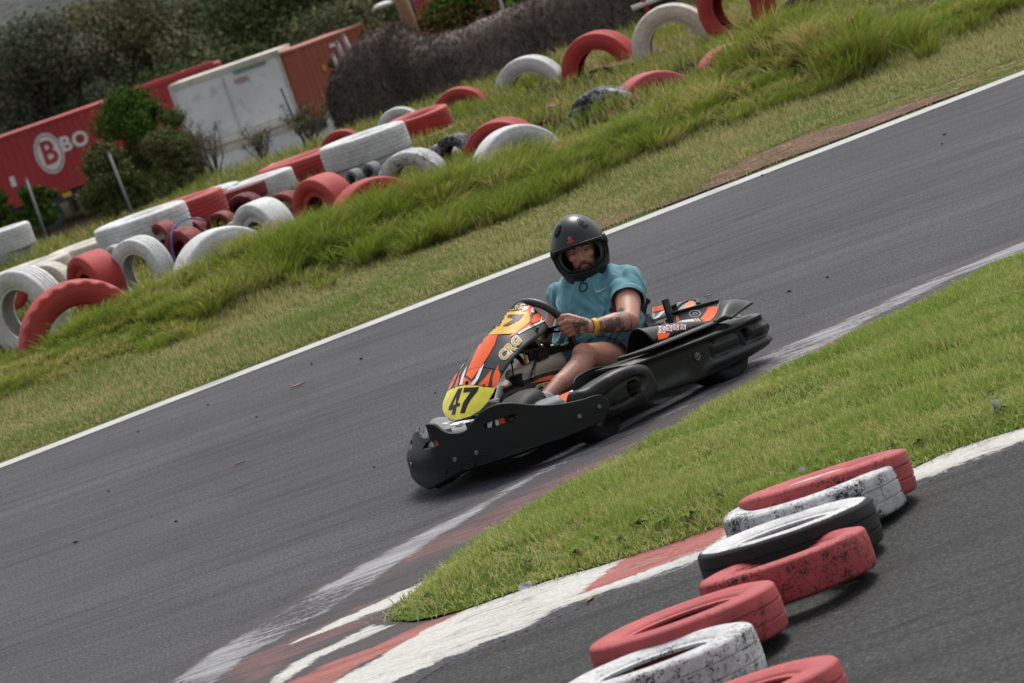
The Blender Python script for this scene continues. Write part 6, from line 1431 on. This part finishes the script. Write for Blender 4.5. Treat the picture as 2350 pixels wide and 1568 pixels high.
# head
HF = Vector((math.cos(R(42)), math.sin(R(42)), -.09)).normalized(); HR_ = HF.cross(Vector((0, 0, 1))).normalized(); HU = HR_.cross(HF).normalized()    # HR_: wearer's right -> image left
HOFF = .014
def hp(f, r, u): return HC + HF * (f - HOFF) + HR_ * r + HU * u
Rh = Matrix((HF, HR_, HU)).transposed()
add_sph(bm, hp(-.01, 0, .015), 1, (.098, .078, .105), 32, 24, Rh); add_sph(bm, hp(.030, 0, -.045), 1, (.062, .058, .070), 28, 20, Rh); add_capsule(bm, hp(-.03, 0, -.06), .058, Nk, .060)
add_capsule(bm, hp(.089, 0, .004), .009, hp(.108, 0, -.030), .012, seg=12); add_sph(bm, hp(.108, 0, -.034), .0125, (1, 1, .85), 14, 10, Rh)
for q in (1, -1):
    add_sph(bm, hp(.099, .012 * q, -.037), .0085, (1, 1, .8), 12, 8, Rh); add_sph(bm, hp(.060, .036 * q, -.022), .028, (1, 1, .8), 16, 12, Rh)
    add_capsule(bm, hp(.083, .016 * q, .020), .009, hp(.072, .046 * q, .019), .009, seg=10)
add_sph(bm, hp(.084, 0, -.062), .014, (.8, 1.7, .55), 16, 10, Rh); add_sph(bm, hp(.082, 0, -.070), .013, (.8, 1.5, .5), 16, 10, Rh); add_sph(bm, hp(.074, 0, -.092), .02, (1, 1.2, .8), 16, 10, Rh)
bme = fuse(bm, .0042, 2, .5)
# press the eye sockets in, carve the line between the lips
for v in bme.vertices:
    d = v.co - HC + HF * HOFF; f, r, u = d.dot(HF), d.dot(HR_), d.dot(HU)
    if f > .05 and abs(r) < .06 and -.1 < u < .05:
        for q in (1, -1):
            g = math.exp(-(((r - .030 * q) / .015) ** 2 + ((u - .002) / .009) ** 2)); v.co -= HF * .008 * g
        v.co -= HF * .004 * math.exp(-(((r) / .022) ** 2 + ((u + .0665) / .0025) ** 2))
bme.update()
def seg_t(p, a, b):
    ab = b - a; t = (p - a).dot(ab) / ab.length_squared; return t, (p - a - ab * max(0, min(1, t))).length
n_ = len(bme.vertices); ink = np.zeros(n_); hair = np.zeros(n_)
knuck = RL
for i, v in enumerate(bme.vertices):
    t, d = seg_t(v.co, ElL, WrL)
    if d < .075 and -.08 < t < 1.05: ink[i] = smooth01((t + .02) / .12) * (.95 if t > .05 else .5); hair[i] = .8 * smooth01((t + .1) / .2)
    t2, d2 = seg_t(v.co, WrL, RL)
    if d2 < .06 and 0 < t2 < .62: ink[i] = max(ink[i], 1.0 * smooth01(t2 / .1) * smooth01((.66 - t2) / .1)); 
    for Hi, Kn, An in ((HiL, KnL, AnL), (HiR, KnR, AnR)):
        t, d = seg_t(v.co, Kn, An)
        if d < .09 and 0 < t < 1.1: hair[i] = max(hair[i], .9 * smooth01(t / .25))
        t, d = seg_t(v.co, Hi, Kn)
        if d < .11 and .3 < t < 1.05: hair[i] = max(hair[i], .55)
for nm, arr in (('ink', ink), ('hair', hair)):
    A_ = bme.attributes.new(nm, 'FLOAT', 'POINT'); A_.data.foreach_set('value', arr.astype(np.float32))
body = obj('body', bme, M_SKIN, driver)
# eyes, brows, beard
M_EYEW = simple('eye_white', (0.16, 0.14, 0.13), 0.3, bump=0); M_IRIS = simple('iris', (0.03, 0.05, 0.05), 0.2, bump=0); M_HAIR = simple('beard_hair', (0.12, 0.062, 0.036), 0.8, var=.4, scale=200, bump=.5, bscale=200)
for q in (1, -1):
    c = hp(.0735, .031 * q, .001)
    bm = bmesh.new(); add_sph(bm, c, .0120, (1, 1.05, .40), 16, 12, Rh); ey = obj('eye', bm, M_EYEW, driver)
    bm = bmesh.new(); add_sph(bm, c + HF * .0080, .0056, (.8, 1, .85), 14, 10, Rh); obj('iris', bm, M_IRIS, ey)
    bm = bmesh.new(); add_tube(bm, [hp(.082, .017 * q, .0065), hp(.088, .030 * q, .0098), hp(.078, .045 * q, .0045)], .0032, 8); obj('eyelid', bm, M_SKIN, ey)
    bm = bmesh.new(); add_tube(bm, [hp(.094, .014 * q, .0215), hp(.090, .030 * q, .0275), hp(.078, .050 * q, .0225)], lambda t: .0048 - .0015 * t, 8); obj('eyebrow', bm, M_HAIR, driver)
bm = bmesh.new()
add_tube(bm, [hp(.080, .034, -.076), hp(.094, .022, -.060), hp(.100, .006, -.052), hp(.100, -.006, -.052), hp(.094, -.022, -.060), hp(.080, -.034, -.076)], .0062, 8)
add_sph(bm, hp(.066, 0, -.096), 1, (.034, .040, .022), 20, 14, Rh); add_sph(bm, hp(.040, 0, -.085), 1, (.045, .062, .036), 20, 14, Rh); add_sph(bm, hp(.086, 0, -.082), 1, (.008, .016, .006), 12, 8, Rh)
br = obj('beard', fuse(bm, .004, 2), M_HAIR, driver)
bm = bmesh.new(); add_tube(bm, [hp(.094, .020, -.0675), hp(.100, 0, -.0655), hp(.094, -.020, -.0675)], .0032, 8); add_tube(bm, [hp(.092, .016, -.0725), hp(.098, 0, -.0735), hp(.092, -.016, -.0725)], .0036, 8); obj('lips', bm, simple('lips', (0.36, 0.13, 0.11), 0.45, bump=0), driver)

# ---- t-shirt
bm = bmesh.new()
add_capsule(bm, Pel + Vector((.03, 0, -.01)), .168, Bel, .182); add_capsule(bm, Bel + Vector((.015, 0, 0)), .182, Chs, .170, (1, 1.12, 1)); add_capsule(bm, Chs + Vector((-.01, 0, .05)), .135, Nk + Vector((-.01, 0, -.01)), .075)
add_capsule(bm, Chs + Vector((-.02, .05, .065)), .100, ShL, .080); add_capsule(bm, Chs + Vector((-.01, -.05, .065)), .100, ShR, .076)
add_capsule(bm, Nk + Vector((-.02, .02, -.005)), .066, ShL + Vector((-.01, -.04, .015)), .070); add_capsule(bm, Nk + Vector((-.01, -.03, -.015)), .06, ShR + Vector((0, .04, .01)), .066); add_capsule(bm, ShL + Vector((-.01, -.05, .012)), .074, ShL + Vector((.0, .0, .0)), .082); add_capsule(bm, ShR + Vector((0, .05, .008)), .07, ShR, .078); add_sph(bm, Bel + Vector((-.03, .07, -.01)), .165); add_sph(bm, K(1420, 645, 'y', .15), .084); add_sph(bm, K(1405, 640, 'y', .11), .080)
add_capsule(bm, ShL, .080, ShL.lerp(ElL, .50), .080); add_capsule(bm, ShR, .076, ShR.lerp(ElR, .42), .074)
for dx, dy, dz, r in ((.08, .05, -.0, .12), (.12, -.06, -.03, .12), (.0, .11, -.03, .10)): add_sph(bm, Pel + Vector((dx, dy, dz)), r)
sh = fuse(bm, .0075, 12, .5)
b2 = bmesh.new(); b2.from_mesh(sh)
# cut the sleeve and waist openings
for o_, nrm in ((ShL.lerp(ElL, .47), (ElL - ShL).normalized()), (ShR.lerp(ElR, .36), (ElR - ShR).normalized())):
    sel = [v for v in b2.verts if (v.co - o_).dot(nrm) > 0 and ((v.co - o_) - nrm * (v.co - o_).dot(nrm)).length < .094 and (v.co - o_).length < .13 and seg_t(v.co, Pel, Chs)[1] > .198]
    bmesh.ops.delete(b2, geom=sel, context='VERTS')
sel = [v for v in b2.verts if v.co.z < .20 + .105 * smooth01((v.co.y - .02) / .12) * smooth01((v.co.x + .46) / .08)]; bmesh.ops.delete(b2, geom=sel, context='VERTS')
for _ in range(2):
    bv = [v for v in b2.verts if v.is_boundary]; bmesh.ops.smooth_vert(b2, verts=bv, factor=.5, use_axis_x=True, use_axis_y=True, use_axis_z=True)
b2.normal_update()
for v in b2.verts:                                         # folds: soft tubes of cloth hanging from neck and arms
    p = v.co; d = p - HC; side = (p - Chs).dot(HR_); up = p.z - Chs.z
    warpv = mn.noise(p * 6.0) * .5
    f1 = mn.noise(Vector((side * 24 + warpv * 2.2, up * 4.0 + 3, 1.3))); f2 = mn.noise(Vector(((p.y + p.x * .6) * 9, (p.z + side * .55) * 26 + warpv * 3, 4.2)))
    f3 = mn.noise(p * 16.0); top = smooth01((up + .10) / .16); low = 1 - top
    r1 = 1 - abs(f1) * 2.4; r2 = 1 - abs(f2) * 2.2; hgt = .021 * top * max(-.3, r1) + .021 * low * max(-.3, r2) + .003 * f3 - .006
    tl, dl = seg_t(p, ShL, ElL)
    wa = smooth01((.125 - dl) / .035) * smooth01((tl - .05) / .3)
    hgt = lerp(hgt, .008 * mn.noise(Vector((tl * 12, p.y * 9, p.x * 9))) + .002 * f3, wa)
    v.co += v.normal * hgt
    q = (p.z - .30) / .05                                     # rolls over the belly
    v.co += v.normal * .006 * math.sin((p.z + side * .25) * 75) * smooth01((.37 - p.z) / .06)
shm = bpy.data.meshes.new('t_shirt'); b2.to_mesh(shm); b2.free()
ts = obj('t_shirt', shm, M_TEAL, driver); solid(ts, .004, 1); m = ts.modifiers.new('sub', 'SUBSURF'); m.levels = 1; m.render_levels = 1
# marks on the shirt are laid on its surface
from mathutils.bvhtree import BVHTree
def drape(name, bm, target, mat, parent, off=.013, step=4.0):
    me = target.data; bv = BVHTree.FromPolygons([v.co for v in me.vertices], [p.vertices[:] for p in me.polygons]); slice_bm(bm, step, step); lost = []
    for v in bm.verts:
        r = ray(v.co.x, -v.co.y); d = Vector((r.dot(KH), r.dot(KL), r.z)); h = bv.ray_cast(CAMK, d)
        if h[0] is None: lost.append(v); continue
        v.co = h[0] - d * off
    bmesh.ops.delete(bm, geom=lost, context='VERTS'); return obj(name, bm, mat, parent, False)
Z2 = ztr(1147.5, 459.0, .19207)
M_REFL = simple('reflective_grey', (0.30, 0.33, 0.36), 0.4, bump=0)
drape('chest_mark', curve_mesh([Z2((1150, 1070), (1140, 1092), (1148, 1110), (1172, 1112), (1215, 1090), (1285, 1035), (1210, 1070), (1172, 1082), (1158, 1078))]), ts, M_REFL, ts)
drape('reflective_strip', curve_mesh([Z2((1232, 856), (1262, 862), (1300, 888), (1290, 894), (1258, 872), (1232, 864))]), ts, M_REFL, ts)
drape('reflective_strip', curve_mesh([Z2((1335, 872), (1408, 895), (1402, 902), (1332, 880))]), ts, M_REFL, ts)
drape('reflective_strip', curve_mesh([Z2((765, 930), (790, 920), (835, 938), (830, 944), (790, 928), (768, 940))]), ts, M_REFL, ts)
# ---- shorts
bm = bmesh.new()
for Hi, Kn in ((HiL, KnL), (HiR, KnR)): add_capsule(bm, Hi, .120, Hi.lerp(Kn, .75), .102)
add_capsule(bm, Pel + Vector((0, 0, -.04)), .155, Pel + Vector((.02, 0, -.05)), .155)
shs = fuse(bm, .008, 4); b2 = bmesh.new(); b2.from_mesh(shs)
for Hi, Kn in ((HiL, KnL), (HiR, KnR)):
    o_ = Hi.lerp(Kn, .50); nn = ((Kn - Hi).normalized() - Vector((0, 0, .55)) + Vector((0, .25 if Hi.y > 0 else 0, 0))).normalized(); bmesh.ops.delete(b2, geom=[v for v in b2.verts if (v.co - o_).dot(nn) > 0 and (v.co - o_).length < .30], context='VERTS')
b2.normal_update()
for v in b2.verts: v.co += v.normal * (.007 * mn.noise(v.co * 22) + .004 * mn.noise(Vector((v.co.x * 50, v.co.y * 10, v.co.z * 10))))
shm = bpy.data.meshes.new('shorts'); b2.to_mesh(shm); b2.free(); so = obj('shorts', shm, M_SHORT, driver); solid(so, .004, 1)
# ---- socks, shoes, wristband
for An in (AnL, AnR):
    bm = bmesh.new(); add_tube(bm, [An + Vector((-.012, 0, .012)), An + Vector((.012, 0, -.012)), An + Vector((.04, 0, -.04))], .040, 16, n=4); obj('sock', bm, M_SOCK, driver)
    bm = bmesh.new(); add_capsule(bm, An + Vector((-.02, 0, -.065)), .040, An + Vector((.08, 0, -.055)), .042); add_capsule(bm, An + Vector((.08, 0, -.055)), .042, An + Vector((.17, 0, -.02)), .034); add_capsule(bm, An + Vector((.02, 0, -.04)), .044, An + Vector((.03, 0, -.05)), .044); obj('shoe', fuse(bm, .006, 3), M_SOCK, driver)
ad = (ElL - WrL).normalized(); c = WrL + ad * .006; u1 = ad.cross(Vector((0, 0, 1))).normalized(); u2 = ad.cross(u1)
bm = bmesh.new(); add_loft(bm, [[c + ad * h + (u1 * math.cos(a) * 1.0 + u2 * math.sin(a)) * r for h, r in ((-.0125, .0335), (-.0125, .0355), (.0125, .0385), (.0125, .0365))] for a in [2 * PI * k / 32 for k in range(33)]], True, False)
obj('wristband', fix(bm), simple('wristband_yellow', (0.80, 0.42, 0.02), 0.5, bump=0), driver)

# ---- helmet
HOFF = 0.0
M_HEL = NT('helmet_matt'); _c1 = M_HEL.coord(); _n1 = M_HEL.noise(_c1, 7, 4); M_HEL.set(Base_Color=(0.013, 0.013, 0.0145), Roughness=M_HEL.math('ADD', .28, M_HEL.math('MULTIPLY', _n1, .14))); M_HEL.bump(M_HEL.noise(_c1, 260, 2), .06, .002); M_HEL = M_HEL.m
def hdir(az, el): return (math.cos(el) * math.cos(az), math.cos(el) * math.sin(az), math.sin(el))
def hsurf(az, el, k=1.0):
    f, r, u = hdir(az, el)
    a, b, cz = .148, .134, (.170 if u > 0 else .205)
    n = 2.0 if u > 0 else 2.35
    rad = (abs(f / a) ** n + abs(r / b) ** n + abs(u / cz) ** n) ** (-1 / n)
    if f > 0 and u < 0: rad *= 1 + .10 * f * f * smooth01(-u / .5) * (1 - abs(r)) 
    f, r, u = f * rad * k, r * rad * k, u * rad * k
    if u < 0: q = (-u / .17); r *= 1 - .10 * q * q
    u = max(u, -.178 - .016 * max(0, f) / .15)
    return hp(f - .006, r, u)
EC, EU, EL_, EA, EN = R(-6), R(24.0), R(26.0), R(76), 2.6
def in_open(az, el, ga=1.0, ge=1.0):
    ee = (el - EC - .10 * 0) / ((EU if el > EC else EL_) * ge); return (abs(az / (EA * ga)) ** EN + abs(ee) ** EN)
def shell_mesh(k, ga, ge, na=144, ne=96, ghost=False):
    bm = bmesh.new(); V = {}
    for j in range(ne + 1):
        el = -PI / 2 + PI * j / ne
        for i in range(na):
            az = -PI + 2 * PI * i / na; V[i, j] = [az, el]
    keep = {}
    for j in range(ne):
        for i in range(na):
            az, el = V[i, j]; c = (az + PI / na, el + PI / ne / 2); keep[i, j] = in_open(c[0], c[1], ga, ge) > 1
    for j in range(1, ne):                                   # snap the hole's edge onto its outline
        for i in range(na):
            f4 = [keep[(i + a) % na, j + b] for a in (-1, 0) for b in (-1, 0)]
            if any(f4) and not all(f4):
                az, el = V[i, j]; q = in_open(az, el, ga, ge) ** (-1 / EN); V[i, j] = [az * q, EC + (el - EC) * q]
    vv = {key: bm.verts.new(hsurf(a[0], a[1], k)) for key, a in V.items()}
    for (i, j), kp in keep.items():
        if kp and V[i, j + 1][1] > R(-80): bm.faces.new((vv[i, j], vv[(i + 1) % na, j], vv[(i + 1) % na, j + 1], vv[i, j + 1]))
    bmesh.ops.remove_doubles(bm, verts=bm.verts[:], dist=1e-5)
    bmesh.ops.delete(bm, geom=[v for v in bm.verts if not v.link_faces], context='VERTS')
    return fix(bm)
helm = obj('helmet', shell_mesh(1, 1, 1), M_HEL, driver); solid(helm, .028, -1)
obj('helmet_lining', shell_mesh(.84, .66, 1.0, 96, 64), M_BLKC, helm)
obj('visor_seal', (lambda b: (add_tube(b, [hsurf(math.copysign(abs(math.cos(t)) ** (2 / EN), math.cos(t)) * EA, EC + math.copysign(abs(math.sin(t)) ** (2 / EN), math.sin(t)) * (EU if math.sin(t) > 0 else EL_), .985) for t in [2 * PI * i / 72 for i in range(72)]], .0065, 8, True, 1), b)[1])(bmesh.new()), M_KT, helm)
# brow lip above the opening (raised visor edge) and crease lines
obj('brow_edge', (lambda b: (add_tube(b, [hsurf(R(a), R(20.0) - R(5) * (a / 66) ** 2 * 1.2, 1.012) for a in range(-66, 67, 6)], .0035, 8), b)[1])(bmesh.new()), M_HEL, helm)
# side pivots, vents, chin strap
for q in (1, -1):
    c = hsurf(R(84) * q, R(6), 1.0); n = (c - HC).normalized(); bm = bmesh.new(); add_cyl(bm, c - n * .004, c + n * .006, .030, .026, 28); pv = obj('visor_pivot', bm, M_PL, helm, False)
    bm = bmesh.new(); add_cyl(bm, c + n * .006, c + n * .009, .014, .012, 20); obj('pivot_screw', bm, M_KT, pv, False)
    for rr0, rr1, ang0, ang1 in ((.0, .0, 0, 0),):
        bm = curve_mesh([[(-.20, -.085), (.04, -.10), (.10, .02), (.05, .16), (-.09, .20), (-.16, .08)]]); slice_bm(bm, .04, .04)
        for v in bm.verts: v.co = hsurf(R(38 * q + 5) + v.co.x * -q * 1.25, R(53) + v.co.y * 1.25, 1.006)
        vt = obj('vent_cover', bm, M_PL, helm, True); solid(vt, .006, 1)
        bm = curve_mesh([[(-.21, -.13), (.02, -.17), (.05, -.10), (-.19, -.075)]]); slice_bm(bm, .04, .04)
        for v in bm.verts: v.co = hsurf(R(38 * q + 5) + v.co.x * -q * 1.25, R(53) + v.co.y * 1.25, 1.002)
        obj('vent_slot', bm, M_KT, vt, True)
        bm = bmesh.new(); add_tube(bm, [hsurf(R(38 * q + 5) - x * q * 1.25, R(53) + y * 1.25, 1.045) for x, y in ((-.06, .12), (-.02, .10), (-.06, .04), (-.08, -.02), (-.02, -.02), (-.06, .04))], .002, 5, smooth=False); obj('vent_rib', bm, M_KT, vt)
def hdecal(name, bm, az0, el0, mat, off=1.006, step=.02):
    slice_bm(bm, step, step)
    for v in bm.verts: v.co = hsurf(R(az0) - v.co.x, R(el0) + v.co.y, off) if False else hsurf(R(az0) + v.co.x * -1, R(el0) + v.co.y, off)
    return obj(name, bm, mat, helm, False)
M_LOGO = simple('logo_red', (0.62, 0.045, 0.035), 0.5, bump=0)
LA, LE = 10, 34
hdecal('logo', curve_mesh([ell(.072, .068, 32), ell(.026, .024, 20)]), LA, LE, M_LOGO)
hdecal('lettering', bm_xf(text_mesh('SHIRO', .072, .004, 1.05), 1.15, 1), LA, LE - 6.6, M_LOGO)
bm = bmesh.new(); add_tube(bm, [K(1334, 650, 'y', .13), K(1330, 660, 'y', .135), K(1333, 668, 'y', .14), K(1341, 668, 'y', .14), K(1347, 660, 'y', .14), K(1346, 652, 'y', .13)], .004, 8, True); obj('chin_strap', bm, M_KT, helm)
# ------------------------------------------------------------------ small things lying about
M_DLEAF = simple('dry_leaf', (0.36, 0.22, 0.10), 0.8, var=.3); M_CRUMB = simple('rubber_crumb', (0.012, 0.012, 0.012), 0.8); M_PAPER = simple('paper', (0.70, 0.70, 0.72), 0.7)
def leaf_at(px, py, L, rz, label, z=0.012):
    p = G(px, py); bm = bmesh.new(); row = []
    for i in range(7):
        t = i / 6; w_ = L * .16 * math.sin(PI * t) ** .8 + .001
        row.append([Vector(((t - .5) * L, -w_, .006 + .25 * w_ + .12 * L * (t - .5) ** 2)), Vector(((t - .5) * L, 0, .002 + .12 * L * (t - .5) ** 2)), Vector(((t - .5) * L, w_, .006 + .25 * w_ + .12 * L * (t - .5) ** 2))])
    add_loft(bm, row, False, False); add_tube(bm, [(-L * .7, 0, .006), (-L * .5, 0, .004), (L * .4, 0, .004)], .0018, 5)
    o = obj('dry_leaf', bm, M_DLEAF, label=label, cat='leaf', group='dry leaves on the asphalt'); o.location = (p.x, p.y, z - .006); o.rotation_euler = (0, 0, rz)
leaf_at(686, 888, .11, .5, 'pale curled dry leaf on the asphalt left of the kart'); leaf_at(552, 1067, .06, .2, 'small brown leaf on the asphalt, lower left of the pale leaf')
leaf_at(637, 1040, .0, 0, '') if False else None
leaf_at(1627, 683, .06, 2.4, 'small brown leaf on the asphalt right of the driver'); leaf_at(1470, 1670, .05, 1, 'x') if False else None
leaf_at(1357, 1382, .05, .9, 'orange brown leaf on the nearer track, left of the tyres'); leaf_at(1960, 1345, .04, .3, 'tiny pale leaf on the nearer track, right of the tyres')
rc_ = random.Random(5)
CR = [(830, 825, .10), (716, 838, .04), (175, 1247, .07), (405, 1200, .03), (318, 993, .03), (478, 932, .03), (1750, 405, .05), (1765, 378, .03), (2168, 311, .05), (2163, 333, .04), (1380, 1000, 0), (1452, 467, .03), (1812, 672, .05), (1415, 500, .03), (2010, 244, .03), (1630, 372, .03), (860, 1075, .03), (1000, 905, .02), (590, 960, .02), (250, 1130, .02), (2230, 760, 0), (1900, 640, .03)]
for k, (px, py, L) in enumerate(CR):
    if L == 0: continue
    p = G(px, py); bm = bmesh.new(); L *= .55; add_tube(bm, [(-L / 2, 0, .004), (-L * .15, L * .12, .007), (L * .2, -.05 * L, .006), (L / 2, L * .1, .004)], lambda t: (.006 + .06 * L) * (.35 + math.sin(PI * t)) * .6, 6, n=3)
    o = obj('rubber_crumb', bm, M_CRUMB, label='small black crumb of tyre rubber on the asphalt', cat='rubber crumb', group='black rubber crumbs on the track'); o.location = (p.x, p.y, .002); o.rotation_euler = (0, 0, rc_.uniform(0, 3))
def scrap(px, py, w_, h, label, z=.05, seed=0):
    w_ *= .6; h *= .6
    rs = random.Random(seed); p = G(px, py, z); bm = bmesh.new(); rows = []
    for i in range(5):
        rows.append([Vector(((i / 4 - .5) * w_ + rs.uniform(-.1, .1) * w_, rs.uniform(-.25, .25) * w_, (j / 4) * h + rs.uniform(-.1, .1) * h)) for j in range(5)])
    add_loft(bm, rows, False, False); o = obj('litter', bm, M_PAPER, label=label, cat='litter', group='scraps of white litter in the grass'); o.location = (p.x, p.y, z); return o
scrap(1834, 1062, .05, .06, 'upper white crumpled scrap in the island grass above the near tyres', .07, 1); scrap(1842, 1088, .05, .05, 'lower white crumpled scrap in the island grass above the near tyres', .07, 2)
scrap(1208, 1352, .08, .04, 'white torn scrap in the grass beside the kerb', .05, 3); scrap(2290, 940, .05, .07, 'grey white scrap in the island grass at the right edge', .07, 4)
scrap(254, 785, .13, .10, 'white rag in the grass beside the large red tyre', .03, 5); scrap(50, 885, .12, .04, 'pale stone-like scrap in the short grass at the left edge', .02, 6)
scrap(1515, 862 - 0, .03, .03, 'x', .0, 7) if False else None
scrap(1685, 636, .05, .03, '', 0, 8) if False else None
scrap(1680, 637 - 370, .10, .03, 'thin white scrap in the verge below the pinkish red arch', .03, 9)
M_WEED = mat_leaf('weed_leaf', (0.08, 0.14, 0.025), (0.20, 0.30, 0.06))
# broad-leaved weeds along the near edge of the island
def weed(px, py, r, label, seed):
    rs = random.Random(seed); p = G(px, py); t = empty('weed', (p.x, p.y, float(isle_z(np.array([p.x]), np.array([p.y]))[0])), label=label, cat='weed', group='broad leaved weeds at the island edge')
    for k in range(rs.randint(10, 14)):
        bm = bmesh.new(); a = rs.uniform(0, 2 * PI); L = r * rs.uniform(.6, 1.2); e = rs.uniform(.3, 1.1); d = Vector((math.cos(a), math.sin(a), 0)); s = Vector((-d.y, d.x, 0)); rows = []
        for i in range(6):
            q = i / 5; c = d * L * q + Vector((0, 0, L * (e * q - .7 * q * q) + .03)); w_ = L * .22 * math.sin(PI * min(.98, q * .9 + .1)); rows.append([c - s * w_ + Vector((0, 0, .2 * w_)), c, c + s * w_ + Vector((0, 0, .2 * w_))])
        add_loft(bm, rows, False, False); obj('leaf', bm, M_WEED if k % 3 else M_LMIX, t)
for k, (px, py) in enumerate([(1130, 1372), (1225, 1340), (1330, 1312), (1440, 1280), (1530, 1248), (1600, 1228), (1000, 1412), (2120, 1058), (2180, 1028), (2250, 1005), (2060, 1075), (2310, 985), (1380, 1285), (1660, 1195), (1480, 1255), (2290, 950)]):
    weed(px, py - 6, .030 + .008 * (k % 3), ['dark green weed low on the island edge by the kerb', 'bushy weed at the island edge by the kerb', 'broad leaved weed at the island edge by the kerb'][k % 3], 40 + k)
# dry stalks on the bare soil
bm = bmesh.new(); rs = random.Random(9)
for k in range(160):
    s_0 = rs.uniform(5.5, 9.5); d_0 = rs.uniform(.1, .75); p = SD(s_0, d_0, float(bank_z(s_0, d_0)) + .018); a = rs.uniform(-.6, .6) + math.atan2(EL.y, EL.x); L = rs.uniform(.04, .22)
    d = Vector((math.cos(a), math.sin(a), rs.uniform(-.02, .12))) * L; add_tube(bm, [p, p + d * .5 + Vector((0, 0, .012)), p + d], .0022, 4, n=2)
obj('dry_stalks', bm, simple('straw', (0.42, 0.30, 0.17), 0.8, var=.3), label='dry straw stalks scattered on the bare soil strip', cat='straw', kind='stuff')
